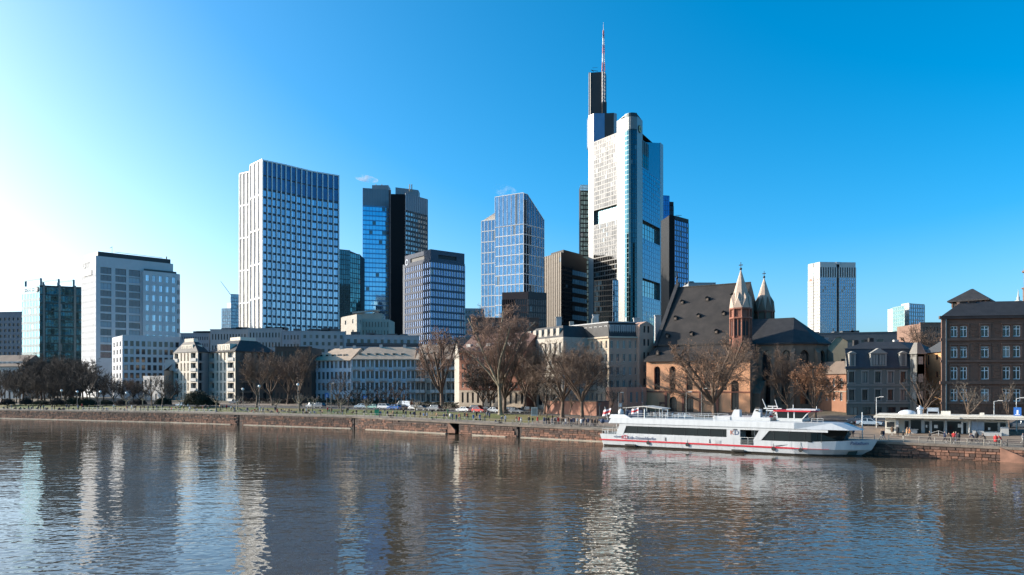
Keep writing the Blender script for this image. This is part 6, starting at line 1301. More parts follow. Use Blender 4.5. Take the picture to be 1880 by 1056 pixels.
for u, d, k, l in ((330, 14, 'pollard', 'under the left cream apartment house'), (397, 13, 'pollard2', 'in front of the right cream apartment house'), (436, 13, 'pollard', 'left of the broad dark brown tree'), (507, 13, 'pollard2', 'with a sunlit trunk on the lawn before the umber house'), (549, 13, 'pollard', 'on the lawn below the tall greyish tree'), (573, 15, 'pollard2', 'on the lawn left of the blue street sign'), (626, 12, 'pollard', 'on the lawn before the left half of the white terrace'), (673, 12, 'pollard', 'beside the green litter bin'), (762, 12, 'pollard', 'on the lawn in front of the white van'), (820, 12, 'pollard2', 'on the lawn left of the landing steps'), (232, 16, 'pollard2', 'before the white six storey block'), (262, 18, 'pollard', 'left of the beige villa')):
    tree(k, u, d, 'pollarded plane tree ' + l, 'pollard_tree', rz=rr.uniform(0, 360), sc=rr.uniform(.75, .95), group='pollarded trees on the river lawn')
for i in range(8):
    u = 640 + i * 14.5; tree('plump', u, 37, 'dark pollarded tree in the row before the balconied white terrace', 'pollard_tree', rz=rr.uniform(0, 360), sc=rr.uniform(.95, 1.1), group='row of dark pollarded trees along the terrace')
# bushes and hedges
def bush(seed, w, h, m_, n=5000, sz=.16):
    r = random.Random(seed); g = MB(); m2 = []
    for k in range(n):
        a = r.uniform(0, 2 * math.pi); f = r.random() ** .25; ph = math.acos(r.uniform(-.15, 1)); bump_ = 1 + .12 * math.sin(a * 5 + ph * 4 + seed); p = Vector((math.cos(a) * math.sin(ph) * w / 2 * f * bump_, math.sin(a) * math.sin(ph) * w / 2 * f * bump_, h * .25 + math.cos(ph) * h * .75 * f * bump_))
        if p.z < 0: continue
        u_, v_ = Vector((r.gauss(0, 1), r.gauss(0, 1), r.gauss(0, 1))).normalized() * sz, Vector((r.gauss(0, 1), r.gauss(0, 1), r.gauss(0, 1))).normalized() * sz; g.face([p - u_, p + v_, p + u_, p - v_])
    for i in range(5): a = i * 1.3; g.tube((0, 0, 0), (math.cos(a) * w * .3, math.sin(a) * w * .3, h * .6), .06, .03, 4)
    return g.mesh('foliage', m_)
bm1 = bush(1, 8.5, 5.2, m_ever, 7000); o = thing('round_bush', 'big round dark evergreen bush between the two cream apartment houses', 'bush', at(362, 20)); put('foliage', bm1, o)
bm2 = bush(2, 5, 3, m_twig_d, 2500); bm3 = bush(3, 5, 2.6, m_ever, 2500)
for u, d, l in ((14, 16, 'at the left end of the grove'), (48, 18, 'in the grove edge'), (75, 20, 'in the grove edge'), (104, 18, 'in the grove edge'), (135, 20, 'in the grove edge'), (160, 18, 'in the grove edge'), (195, 22, 'in the grove edge'), (222, 22, 'in the grove edge'), (385, 26, 'beside the round evergreen bush'), (300, 26, 'before the beige villa'), (254, 24, 'left of the beige villa')):
    o = thing('bush', 'low dark scraggy bush ' + l, 'bush', at(u, d), R(u * 7), group='low bushes along the left bank'); o.scale = (rr.uniform(.7, 1.5), rr.uniform(.7, 1.2), rr.uniform(.6, 1.1)); put('foliage', bm2 if u % 5 else bm3, o)
hd = bush(5, 1, 1, m_ever, 10)
def hedge(s0, s1, d, h, m_, label, cat='hedge'):
    r = random.Random(int(s0)); g = MB(); n = int(abs(s1 - s0) * 130)
    for k in range(n):
        s = r.uniform(s0, s1); dd = d + r.uniform(-.8, .8); x, y = quay(s, dd); z = gz(s, dd) + h * r.random() ** .6 * (1 + .15 * math.sin(s * 1.7)); p = Vector((x, y, z)); u_, v_ = Vector((r.gauss(0, 1), r.gauss(0, 1), r.gauss(0, 1))).normalized() * .15, Vector((r.gauss(0, 1), r.gauss(0, 1), r.gauss(0, 1))).normalized() * .15; g.face([p - u_, p + v_, p + u_, p - v_])
    o = g.build('hedge', m_); tag(o, label, cat); return o
hedge(su(760, 39), su(566, 39), 39, 2.0, m_ever, 'long dark clipped hedge behind the road before the white terrace')
hedge(su(840, 36), su(768, 36), 36, 1.6, m_ever, 'short dark hedge behind the parked cars at the foot of the elm')
hedge(su(560, 41), su(440, 41), 41, 1.8, m_twig_d, 'dark hedge before the umber house at the back of the road')

# ---------------------------------------------------------------- the white excursion ship
SD = Vector((.8154, -.5788)); SA = math.atan2(SD.y, SD.x); SP = Vector((16.3, 138.7)); SL = 45.3
SH = thing('excursion_ship', 'long white excursion ship with a red stripe moored along the quay wall', 'ship', (SP.x, SP.y, 0), SA)
def sx(u, off=0.0):
    """length along the near side of the ship for photo column u (off: metres inboard)"""
    nx, ny = -SD.y * off, SD.x * off; t_ = (u - 940) / F; return (t_ * (SP.y + ny) - (SP.x + nx)) / (SD.x - t_ * SD.y)
def sz(u, v, off=0.0):
    s = sx(u, off); Y = SP.y + SD.y * s + SD.x * off; return ZV(v, Y)
m_hull = wall('ship_white', (.76, .76, .75), rough=.3, var=.04, sc=.5, bump=.0, streak=.3); m_red = plain('ship_red', (.50, .02, .03), .35); m_sg = glass('ship_glass', (.012, .016, .016), metal=.2, rnd=.6, dark=(.006, .007, .007), rough=.04, cell=(3.3, 50, 50)); m_boot = plain('boot_topping', (.03, .025, .02), .6); m_deck = plain('deck_grey', (.25, .28, .28), .7); m_alu = plain('rail_white', (.62, .62, .6), .4); m_navy = plain('navy_canvas', (.03, .05, .10), .8); m_can = plain('beige_canvas', (.42, .40, .36), .8)
BW = 8.4                                                   # beam; the near side is y = 0
def halfw(s): return 1.0 if s < 34 else max(0.02, 1 - ((s - 34) / (SL - 34)) ** 2.1)
g = MB(); st = [0, .8, 3, 8, 14, 20, 26, 31, 34, 36, 38, 40, 41.4, 42.6, 43.8, 44.7, 45.3]
def sect(s):
    h = halfw(s) * BW / 2; c = BW / 2; top = 2.15 if s < 33 else 2.15 + .55 * ((s - 33) / 12.3) ** 1.5; rk = .0 if s < 38 else (s - 38) / 7.3; x0 = s - 2.3 * rk if s > 38 else s + (.35 if s < .5 else 0); xm = s - .9 * rk
    fl = .88 if s < 34 else .88 - .3 * (s - 34) / 11.3
    return [(x0, c - h * fl, -.5), (x0, c - h * (.97 if s < 34 else fl + .06), .28), (xm, c - h * .995, 1.1), (s - (.35 if s < .5 else 0), c - h, top), (s - (.35 if s < .5 else 0), c + h, top), (xm, c + h * .995, 1.1), (x0, c + h * (.97 if s < 34 else fl + .06), .28), (x0, c + h * fl, -.5)]
SEC = [sect(s) for s in st]
for A, B_ in zip(SEC, SEC[1:]):
    for i, mt in ((0, 1), (1, 0), (2, 0), (4, 0), (5, 0), (6, 1)): g.face([A[i], B_[i], B_[i + 1], A[i + 1]], mt, smooth=(i in (1, 2) and A[0][0] > 30))
    g.face([A[3], B_[3], B_[4], A[4]], 2)
g.face(SEC[0][::-1]); g.build('hull', [m_hull, m_boot, m_deck], SH)
g = MB()
def yside(s, z):                                           # near side surface of the hull
    h = halfw(s) * BW / 2; k = min(1, max(0, (z - .28) / 1.87)); return BW / 2 - h * (.97 + .03 * k if s < 34 else 1)
ss_ = [0] + [i * 2 for i in range(1, 20)] + [39]
for a_, b_ in zip(ss_, ss_[1:]):
    z = 1.12; w = .13 if b_ < 34 else .13 * max(.2, (39.5 - b_) / 6); 
    g.box(a_ - .34 if a_ == 0 else a_, b_, -.05, .05, z - w, z + w) if b_ <= 34 else g.hull([(a_, yside(a_, 1.1) - .05, z - w), (a_, yside(a_, 1.1) + .2, z - w), (a_, yside(a_, 1.1) + .2, z + w), (a_, yside(a_, 1.1) - .05, z + w)], [(b_, yside(b_, 1.1) - .07, z - w), (b_, yside(b_, 1.1) + .2, z - w), (b_, yside(b_, 1.1) + .2, z + w), (b_, yside(b_, 1.1) - .07, z + w)])
g.build('stripe', m_red, SH)
# deckhouse: continuous dark glass band behind slanted white pillars
zd0, zd1 = 2.15, 4.1
e0, e1 = sx(1333), sx(1364); f0, f1 = sx(1393), sx(1414)
g = MB(); s0_, s1_ = sx(1152), 37.5
pl = lambda x: 2.15
g.box(4.2, sx(1334), .12, BW - .12, zd0, zd1, skip='td'); g.box(sx(1395), 36.5, .12, BW - .12, zd0, zd1, skip='td')
g.hull([(36.5, .12, zd0), (36.5, BW - .12, zd0), (36.5, BW - .12, zd1), (36.5, .12, zd1)], [(40.5, 2.6, zd0), (40.5, BW - 2.6, zd0), (41.5, BW - 2.3, zd1), (41.5, 2.3, zd1)]); g.build('window_band', m_sg, SH)
def slant(xb0, xb1, xt0, xt1, y0=-.02, y1=.14, zb=zd0, zt_=zd1, nm='pillar', mt=None, sides=2):
    g = MB(); g.hull([(xb0, y0, zb), (xb1, y0, zb), (xb1, y1, zb), (xb0, y1, zb)], [(xt0, y0, zt_), (xt1, y0, zt_), (xt1, y1, zt_), (xt0, y1, zt_)]); g.build(nm, mt or m_hull, SH)
slant(sx(1131), sx(1144), sx(1136) + .2, sx(1151)); slant(sx(1337.5), sx(1359), sx(1341), sx(1358)); slant(sx(1383), sx(1397), sx(1396), sx(1415.5))
slant(sx(1131), sx(1144), sx(1136) + .2, sx(1151), BW - .14, BW + .02); slant(sx(1383), sx(1397), sx(1396), sx(1415), BW - .14, BW + .02)
g = MB(); g.box(sx(1334), sx(1359), .0, .1, zd0, zd1 + .0, skip=''); g.box(sx(1335), sx(1360), 3, 3.1, zd0, zd1); g.box(e1, f0, 3.0, 3.1, 1.3, zd1); g.build('bulkhead', m_hull, SH)
g = MB(); g.box(4.0, 39, -.04, .1, zd1 - .36, zd1 - .02); g.box(sx(1144), sx(1336), .02, .1, zd0, zd0 + .28); g.build('window_frame', m_hull, SH)
g = MB()
for i in range(9):
    x = sx(1148) + i * (sx(1334) - sx(1148)) / 8.3; g.box(x - .03, x + .03, .07, .12, zd0, zd1 - .3)
for i in range(4): x = sx(1420) + i * 2.4; g.box(x - .03, x + .03, .07, .12, zd0, zd1 - .3)
g.build('window_bars', plain('dark_bar', (.02, .02, .02), .4), SH, kind='stuff')
# boarding opening with rails and glazed doors
g = MB(); x0, x1 = sx(1359), sx(1383); g.box(x0, x1, 2.8, 2.95, 1.35, 3.9); g.build('saloon_glass', m_sg, SH); g = MB()
for z in (1.75, 2.1, 2.5): g.tube((x0, .02, z), (x1 + (z - 1.3) * .3, .02, z), .035, n=5)
for x in (x0 + .1, (x0 + x1) / 2 + .2): g.tube((x, .02, 1.3), (x, .02, 2.5), .045, n=5)
g.tube(((x0 + x1) / 2 + .9, 1.2, 1.3), ((x0 + x1) / 2 + .9, 1.2, 3.9), .06, n=5); g.build('boarding_rail', m_alu, SH)
g = MB(); g.box(x0, x1, -.012, .0, 1.35, 2.16); g.build('boarding_recess', plain('recess_dark', (.03, .035, .035), .7), SH)
# upper deck band and nose
zt0 = 4.1; zt1 = 5.1
def deckring(z, out, s0, s1, nose): 
    a = [(s0, -out, z), (34, -out, z), (nose - 1.4, 1.5 - out, z), (nose, 3.1, z)]
    b = [(p[0], BW - p[1], z) for p in a[::-1]]; return a + b
g = MB(); A = deckring(zt0, .1, sx(1117), 0, 43.2); Bk = deckring(zt1, .0, sx(1122), 0, 40.6); Bk2 = [(p[0], p[1] + (.9 if p[1] < BW / 2 else -.9) if p[0] < 35 else (p[1] + (.9 if p[1] < BW / 2 else -.9)), p[2]) for p in deckring(zt1 + .12, 0, sx(1122), 0, 39.4)]
n = len(A)
for i in range(n): j = (i + 1) % n; g.face([A[i], A[j], Bk[j], Bk[i]]); g.face([Bk[i], Bk[j], Bk2[j], Bk2[i]])
g.face(Bk2, 1); g.face(A[::-1]); g.build('upper_deck', [m_hull, m_deck], SH)
g = MB(); g.box(sx(1117) + .3, 36, -.115, -.09, zt0 + .02, zt0 + .07); g.build('deck_seam', plain('seam_grey', (.2, .2, .2), .6), SH)
g = MB(); xs0 = sx(1118); zz = 5.55; g.hull([(xs0, -.02, zt1 - .05), (xs0 + 4.5, -.02, zt1 - .05), (xs0 + 4.5, .7, zt1 - .05), (xs0, .7, zt1 - .05)], [(xs0 + .3, .15, zt1 + .62), (xs0 + 3.1, .15, zt1 + .62), (xs0 + 3.1, .6, zt1 + .62), (xs0 + .3, .6, zt1 + .62)]); g.build('stern_bulwark', m_hull, SH)
# low white casing with two funnels
za = 5.22; g = MB(); xa, xb = sx(1310, 1.5), sx(1415, 1.5); g.box(xa, xb, 1.2, BW - 1.2, za, za + .55); g.box(xa + .2, sx(1342, 1.5), 1.1, 1.2, za, za + .62); g.build('casing', m_hull, SH)
for uu in (1353, 1391):
    xc = sx(uu, 2); g = MB(); zt_ = sz(uu, 752 if uu < 1370 else 751, 2); g.hull([(xc - 1.0, 1.4, za + .2), (xc + .6, 1.4, za + .2), (xc + .6, 2.8, za + .2), (xc - 1.0, 2.8, za + .2)], [(xc - .35, 1.6, zt_), (xc + .55, 1.6, zt_), (xc + .55, 2.6, zt_), (xc - .5, 2.6, zt_)]); f_ = g.build('funnel', m_hull, SH)
    g = MB(); g.tube((xc - .1, 2, zt_), (xc - .1, 2, zt_ + .3), .12, n=6); g.tube((xc + .3, 2, zt_), (xc + .3, 2, zt_ + .25), .1, n=6); g.build('exhaust', plain('soot_metal', (.05, .05, .05), .5), f_)
    if uu > 1370: g = MB(); g.box(xc - .15, xc + .35, 1.38, 1.42, za + 1.5, za + 1.75); g.box(xc - .15, xc + .35, 1.38, 1.42, za + 1.95, za + 2.2); g.build('vent', m_boot, f_)
# wheelhouse
w0, w1 = sx(1425, 2.0), sx(1484, 2.0); zw0, zw1 = za - .0, sz(1450, 756, 2); wz = zw0 + .5; y0, y1 = 1.9, BW - 1.9
g = MB(); g.box(w0 + .1, w1 - .9, y0, y1, zw0, wz); wh = g.build('wheelhouse', m_hull, SH)
g = MB(); g.hull([(w0 + .12, y0 + .05, wz), (w1 - .9, y0 + .05, wz), (w1 - .9, y1 - .05, wz), (w0 + .12, y1 - .05, wz)], [(w0, y0 + .02, zw1), (w1 + .1, y0 + .02, zw1), (w1 + .1, y1 - .02, zw1), (w0, y1 - .02, zw1)]); g.build('window_band', m_sg, wh)
g = MB()
for xb_, xt_ in ((w0 + .1, w0 - .05), (sx(1446, 2), sx(1446, 2)), (sx(1457, 2), sx(1457, 2)), (w1 - 1.0, w1 + .0)): g.hull([(xb_, y0 - .03, wz - .1), (xb_ + .2, y0 - .03, wz - .1), (xb_ + .2, y0 + .1, wz - .1), (xb_, y0 + .1, wz - .1)], [(xt_, y0 - .03, zw1), (xt_ + .2, y0 - .03, zw1), (xt_ + .2, y0 + .1, zw1), (xt_, y0 + .1, zw1)])
g.build('window_posts', m_hull, wh); g = MB(); g.prism([(w0 - .35, y0 - .3), (w1 + .4, y0 - .3), (w1 + 1.3, y0 + 1), (w1 + 1.3, y1 - 1), (w1 + .4, y1 + .3), (w0 - .35, y1 + .3)], zw1, zw1 + .22, bottom=True); g.build('wheelhouse_roof', m_red, wh)
g = MB(); g.prism([(w0 + 1.5, y0 + .4), (w1 + .9, y0 + .9), (w1 + .9, y1 - .9), (w0 + 1.5, y1 - .4)], zw1 + .22, zw1 + .42); g.tube((w0 + 2.4, 3, zw1 + .3), (w0 + 2.4, 3, zw1 + 1.1), .07, n=5); g.tube((w1 + 1.0, 3, zw1 + .3), (w1 + 1.0, 3, zw1 + .9), .05, n=5); g.build('roof_gear', m_alu, wh)
# mast with radar and raised arms
mx = sx(1419, 3); mb_ = bpy.data.objects.new('mast', None); COL.objects.link(mb_); mb_.parent = SH; mb_.location = (mx, 3, za)
g = MB(); g.tube((-1.3, 0, 0), (-.9, 0, 1.8), .14, .1); g.tube((1.0, 0, 0), (.6, 0, 1.8), .14, .1); g.tube((-1.1, 0, 1.6), (.9, 0, 1.6), .12); g.tube((-1.5, 0, 1.95), (1.4, 0, 1.95), .1); g.tube((-1, 0, 1.9), (-1.7, 0, 3.5), .09, .05); g.tube((.8, 0, 1.9), (.35, 0, 3.4), .09, .05); g.tube((-.7, 0, 1.0), (.6, 0, 1.6), .08); g.build('mast_frame', m_alu, mb_)
g = MB(); g.box(-.8, .8, -.1, .1, 2.25, 2.4); g.tube((0, 0, 1.9), (0, 0, 2.3), .12); g.ball((-.3, 0, 1.2), .3, n=8, k=5); g.ball((.5, 0, 1.15), .22, n=8, k=5); g.build('radar', m_hull, mb_); g = MB(); g.box(-.5, .0, -.3, .3, .1, .8); g.build('winch', m_red, mb_)
# stern: railings, flags, awning, furniture
g = MB()
def rail(xa, xb, y, z, h=.95, n=None, tw=.03):
    n = n or max(2, int((xb - xa) / 1.6))
    for k in range(n + 1): x = xa + (xb - xa) * k / n; g.tube((x, y, z), (x, y, z + h), tw, n=4)
    for q in (h, h * .55): g.tube((xa, y, z + q), (xb, y, z + q), tw, n=4)
rail(sx(1150), sx(1308), 1.0, zt1 + .05, .8); rail(sx(1425) + 5, 38, 1.4, zt1 + .1, .6); rail(sx(1150), sx(1308), BW - 1, zt1 + .05, .8); g.build('deck_rail', m_alu, SH)
g = MB(); rail(.1, 3.9, .1, 2.15, .95, 3); 
for y in (2, 4, 6): g.tube((.1, y, 2.15), (.1, y, 3.1), .035, n=4)
g.tube((.1, .1, 3.1), (.1, BW - .1, 3.1), .035, n=4); g.tube((sx(1119) + 1.3, .1, zt0), (3.3, .1, 2.3), .05, n=4); g.tube((4.2, .1, zt0), (3.1, .1, 2.5), .09, n=4); g.build('stern_rail', m_alu, SH)
g = MB(); g.tube((.5, .5, 2.15), (.5, .5, 2.75), .12, n=8, cap=True); g.tube((1.0, .5, 2.15), (1.0, .5, 2.75), .12, n=8, cap=True); g.build('stern_bollards', m_hull, SH)
g = MB(); x = 38.5
for k in range(3): g.tube((37.2 + k * 1.0, 1.4 + k * .5, 2.3), (37.2 + k * 1.0, 1.4 + k * .5, 3.0), .14, n=8, cap=True); g.ball((37.2 + k * 1.0, 1.4 + k * .5, 3.0), .2, n=8, k=4)
g.build('bow_bollards', m_hull, SH)
g = MB(); xa, xb = sx(1153, 3), sx(1219, 3); zz = za + .05; g.box(xa, sx(1182, 3), 2.4, 5.5, zz, zz + 1.25); g.build('canvas_cover', m_navy, SH)
g = MB(); zc_ = sz(1185, 747, 3); xm_ = (xa + xb) / 2; g.hull([(xa - .6, 2, zc_ - .3), (xa - .6, 6, zc_ - .3), (xa - .6, 6, zc_ - .2), (xa - .6, 2, zc_ - .2)], [(xm_, 2, zc_), (xm_, 6, zc_), (xm_, 6, zc_ + .2), (xm_, 2, zc_ + .2)]); g.hull([(xm_, 2, zc_), (xm_, 6, zc_), (xm_, 6, zc_ + .2), (xm_, 2, zc_ + .2)], [(xb, 2, zc_ - .35), (xb, 6, zc_ - .35), (xb, 6, zc_ - .25), (xb, 2, zc_ - .25)])
g.build('awning', m_can, SH); g = MB()
for x in (xa, xm_ + .6, xb - .5):
    for y in (2.2, 5.8): g.tube((x, y, zz), (x, y, zc_ - .2), .05, n=5)
x = sx(1183, .8); g.tube((x, .9, zt1), (x, .9, sz(1183, 751, .8)), .13, n=8); g.build('awning_posts', m_alu, SH)
g = MB(); 
for k in range(7):
    x = sx(1190, 3) + k * 1.15; g.box(x, x + .5, 2.8, 3.3, zz + .35, zz + .42); g.box(x, x + .05, 2.8, 3.3, zz, zz + .85); g.tube((x + .4, 3, zz), (x + .4, 3, zz + .4), .03, n=4)
g.build('deck_chairs', m_alu, SH, kind='stuff'); g = MB(); x = sx(1140, 2); g.ball((x, 2, za + .75), .55, n=10, k=6, sz=1.3); g.build('radar_dome', m_hull, SH)
g = MB(); x = sx(1216, 2.5)
for a, b in (((x, 2.5, zz), (x, 2.5, zz + 1.35)), ((x + 1, 2.5, zz), (x + 1, 2.5, zz + 1.35)), ((x, 2.5, zz + 1.35), (x + 1, 2.5, zz + 1.35)), ((x, 2.5, zz + .4), (x + 1, 2.5, zz + .4))): g.tube(a, b, .06, n=5)
g.build('stair_hood', m_alu, SH)
def flag(x, y, z, w, h, cols, lean, nm, parent):
    g = MB(); n = 8
    for b_, (z0, z1, mi) in enumerate(cols):
        for k in range(n):
            f = lambda t_, q: (x - w * t_ * .9 + lean * q, y + .12 * math.sin(t_ * 7), z + q - .35 * t_ * h + .05 * math.sin(t_ * 9)); g.face([f(k / n, z0 * h), f((k + 1) / n, z0 * h), f((k + 1) / n, z1 * h), f(k / n, z1 * h)], mi, smooth=True)
    return g.build(nm, [m_flw, m_red, m_navy], parent)
m_flw = plain('flag_white', (.70, .62, .62), .8)
fx = sx(1117, 1); fp_ = MB(); fp_.tube((fx, 1, zt0), (fx - .75, 1, sz(1110, 747, 1)), .05, n=5); pole = fp_.build('flag_pole', m_alu, SH); flag(fx + .2, 1, sz(1113, 761, 1), 1.7, 1.15, ((0, .28, 0), (.28, .7, 1), (.7, 1, 0)), .3, 'flag', SH)
fx2 = sx(1162, 1.4); flag(fx2 + 1.0, 1.4, sz(1158, 758, 1), 1.5, .95, ((0, .3, 0), (.3, .7, 1), (.7, 1, 0)), .1, 'flag', SH); g = MB(); g.tube((fx2 + 1.0, 1.4, zt1), (fx2 + 1.1, 1.4, sz(1158, 748, 1)), .05, n=5); g.build('flag_pole', m_alu, SH)
g = MB(); x = sx(1108, .5); g.ball((x - .2, .5, zt0 + .35), .45, n=8, k=5); g.box(x - .6, x + 1, .3, 1.2, zt0 + .1, zt0 + .55); g.tube((x - 1.1, .6, zt0 + .4), (x - .4, .6, zt0 + .6), .12, n=6); sl_ = g.build('searchlight', m_navy, SH)
# lettering and marks
m_txd = plain('lettering_navy', (.03, .05, .13), .5)
text(SH, 'lettering', 'KD', .95, ((sx(1142) + sx(1151.5)) / 2, -.04, 1.66), 0, m_red, ext=.01, shear=.15); g = MB(); x = (sx(1142) + sx(1151.5)) / 2; g.box(x - .08, x + .22, -.045, -.03, 2.04, 2.12); g.build('crown_mark', m_red, SH)
text(SH, 'lettering', 'Köln-Düsseldorfer', .74, ((sx(1154.5) + sx(1201)) / 2, -.04, 1.62), 0, m_txd, ext=.01); text(SH, 'lettering', 'KÖLNER', .42, ((sx(1129) + sx(1140)) / 2, -.04, 1.72), 0, m_txd, ext=.01)
xq = sx(1571); yq = yside(xq, 2.1); ya, yb = yside(sx(1555), 2), yside(sx(1588), 2); ang = math.atan2(yb - ya, sx(1588) - sx(1555)); text(SH, 'lettering', 'Palladium', .72, (xq, yq - .10, 2.12), ang, plain('lettering_blue', (.02, .04, .15), .5), ext=.01, shear=.3)
# the emblem beside the boarding door: K and D under a cap
xe = (sx(1341) + sx(1357)) / 2; text(SH, 'emblem', 'K', 1.05, (xe - .45, -.06, 3.2), 0, plain('emblem_rust', (.45, .15, .08), .5), ext=.01); text(SH, 'emblem', 'D', 1.05, (xe + .3, -.06, 3.2), 0, m_txd, ext=.01); g = MB(); g.hull([(xe - .35, -.06, 3.66), (xe + .55, -.06, 3.66), (xe + .55, -.03, 3.66), (xe - .35, -.03, 3.66)], [(xe - .15, -.06, 3.82), (xe + .35, -.06, 3.82), (xe + .35, -.03, 3.82), (xe - .15, -.03, 3.82)]); g.build('emblem', m_black, SH)
g = MB(); x0_, x1_ = sx(1566), sx(1581); z0_, z1_ = .25, 1.25; yy0, yy1 = yside(x0_, .8), yside(x1_, .8); fl_ = .5
g.hull([(x0_ - 1.4, yy0 + .05, z0_), (x1_ - 1.4, yy1 + .05, z0_), (x1_ - 1.4, yy1 + .5, z0_), (x0_ - 1.4, yy0 + .5, z0_)], [(x0_ - .9, yy0 - .06, z1_), (x1_ - .9, yy1 - .06, z1_), (x1_ - .9, yy1 + .4, z1_), (x0_ - .9, yy0 + .4, z1_)]); g.build('anchor_pocket', plain('pocket_green', (.02, .05, .05), .5), SH)
for uu in (1158, 1355): g = MB(); x = sx(uu); g.box(x - 1, x + 1, -.32, .02, .25, .5); g.box(x - 1.2, x + 1.2, -.12, .02, .1, .3); g.build('fender_step', m_boot, SH)
for uu in (1222, 1303): g = MB(); x = sx(uu); g.box(x - .08, x + .08, -.04, .0, 1.35, 1.95); g.build('hull_slot', m_boot, SH)
g = MB(); x = sx(1318); g.box(x - .5, x + .5, -.025, .0, 1.35, 1.85); g.box(x - .42, x + .42, -.035, -.02, 1.42, 1.78); g.build('hull_hatch', plain('hatch_grey', (.4, .4, .4), .5), SH)
g = MB()
for k in range(1, 12): x = k * 3.05; g.box(x, x + .03, -.012, .0, .35, 2.12)
g.build('plate_seams', plain('seam_pale', (.5, .5, .5), .5), SH, kind='stuff')
for uu in (1190, 1262, 1420, 1470): g = MB(); x = sx(uu); g.tube((x, -.12, .9), (x, -.02, .9), .32, n=12, cap=True); g.tube((x, -.02, 1.2), (x, .05, 2.1), .025, n=4); g.build('tyre_fender', plain('fender_rubber', (.02, .02, .02), .8), SH)
rp_ = MB(); rp_.tube((35, .2, 1.9), (31, -.1, 1.35), .05, n=5); rp_.build('mooring_line', m_boot, SH)
for s_, e_ in ((1.0, su(1085, .2)), (46.0, su(1690, .2))):
    p = Vector((SP.x + SD.x * s_ + .579 * 6, SP.y + SD.y * s_ + .815 * 6, 2.3)) if s_ < 5 else Vector((SP.x + SD.x * s_ + .579 * 4, SP.y + SD.y * s_ + .815 * 4, 2.4)); q = Vector((*quay(e_, -.2), 1.6)); g = MB(); pts = [p.lerp(q, k / 10) + Vector((0, 0, -1.0 * math.sin(math.pi * k / 10))) for k in range(11)]
    for a, b in zip(pts, pts[1:]): g.tube(a, b, .06, n=5)
    o = g.build('mooring_rope', plain('rope', (.10, .08, .06), .8)); tag(o, 'dark slack mooring rope from the ship %s to the quay wall' % ('stern' if s_ < 5 else 'bow'), 'rope')
# ---------------------------------------------------------------- kiosk on the promenade
KA, KB = Vector(PX(1625, 131)), Vector(PX(1851, 122.5)); KL = (KB - KA).length; KR = math.atan2(KB.y - KA.y, KB.x - KA.x); kd = su(1700, 14)
KZ = 2.45; K = thing('kiosk', 'long low kiosk pavilion with flat overhanging roof and glazed front on the quay', 'kiosk', (KA.x, KA.y, KZ), KR)
m_kw = wall('kiosk_cream', (1.0, .92, .78), var=.06, streak=.1); m_kr = wall('kiosk_roof_edge', (.85, .77, .65), var=.12, streak=.2); m_kg = plain('kiosk_glass', (.008, .012, .014), .1, 0, .3); m_kb = plain('kiosk_blue_panel', (.30, .36, .44), .5); m_ka = plain('kiosk_frame', (.40, .43, .44), .45)
def kx(u):
    t_ = (u - 940) / F; d = (KB - KA) / KL; return (t_ * KA.y - KA.x) / (d.x - t_ * d.y)
g = MB(); g.box(0, kx(1645), 0, 5.2, 0, 2.95, skip='d'); g.box(kx(1645), KL, 1.2, 5.2, 0, 2.95, skip='d'); g.build('wall', m_kw, K)
g = MB(); g.box(-1.6, KL + 2.6, -1.7, 6.2, 3.05, 3.3); g.box(-1.2, KL + 2.2, -1.35, 6.0, 3.33, 3.55); g.build('roof', m_kr, K); g = MB(); g.box(-1.7, KL * .62, -1.85, -1.70, 3.0, 3.28); g.box(-1.3, KL + 2.3, -1.48, -1.35, 3.36, 3.58); g.build('fascia', m_kw, K)
g = MB(); g.box(kx(1739), kx(1776), -.6, 1.1, 2.85, 2.98); g.box(kx(1792), kx(1850), -.5, 1.1, 2.7, 2.8); g.build('canopy', plain('canopy_cream', (.60, .55, .46), .7), K)
def kpane(u0, u1, z0, z1, y=1.12, m_=None, nm='shop_window'):
    g = MB(); x0, x1 = kx(u0), kx(u1); g.face([(x0, y, z0), (x1, y, z0), (x1, y, z1), (x0, y, z1)], 1)
    for a, b, c, d in ((x0, x0 + .08, z0, z1), (x1 - .08, x1, z0, z1), (x0, x1, z0, z0 + .1), (x0, x1, z1 - .1, z1)): g.box(a, b, y - .06, y + .01, c, d, 0)
    return g.build(nm, [m_ka, m_ or m_kg], K)
kpane(1671, 1692, .2, 2.7); kpane(1697, 1707, .05, 2.5, nm='door'); kpane(1710, 1734, .15, 2.6); kpane(1738, 1766, .1, 2.6); kpane(1768, 1776, .05, 2.4, nm='door'); kpane(1807, 1834, .9, 2.5); kpane(1836, 1849, .9, 2.5); kpane(1660, 1669, 1.0, 2.5)
for u0, u1 in ((1784, 1795.5), (1796, 1807)): g = MB(); g.box(kx(u0), kx(u1), 1.0, 1.15, .75, 2.6); g.build('blue_panel', m_kb, K)
for u0 in (1693, 1708, 1735.5): g = MB(); g.box(kx(u0), kx(u0 + 3), .95, 1.2, 0, 2.9); g.build('post', m_ka, K)
for u0, u1 in ((1766, 1768), (1780, 1782)): g = MB(); g.box(kx(u0), kx(u1), .9, 1.2, 0, 2.7); g.build('post', m_fdk if False else M_frame, K)
for u0, u1, z0, z1 in ((1699.5, 1702.5, 1.35, 1.8), (1715, 1722, 1.3, 1.85), (1759, 1766, 1.5, 2.1), (1846, 1849, 1.3, 1.8), (1815, 1819, 1.2, 1.6)): g = MB(); g.box(kx(u0), kx(u1), 1.03, 1.08, z0, z1); g.build('notice', plain('paper_white', (.6, .6, .58), .7), K)
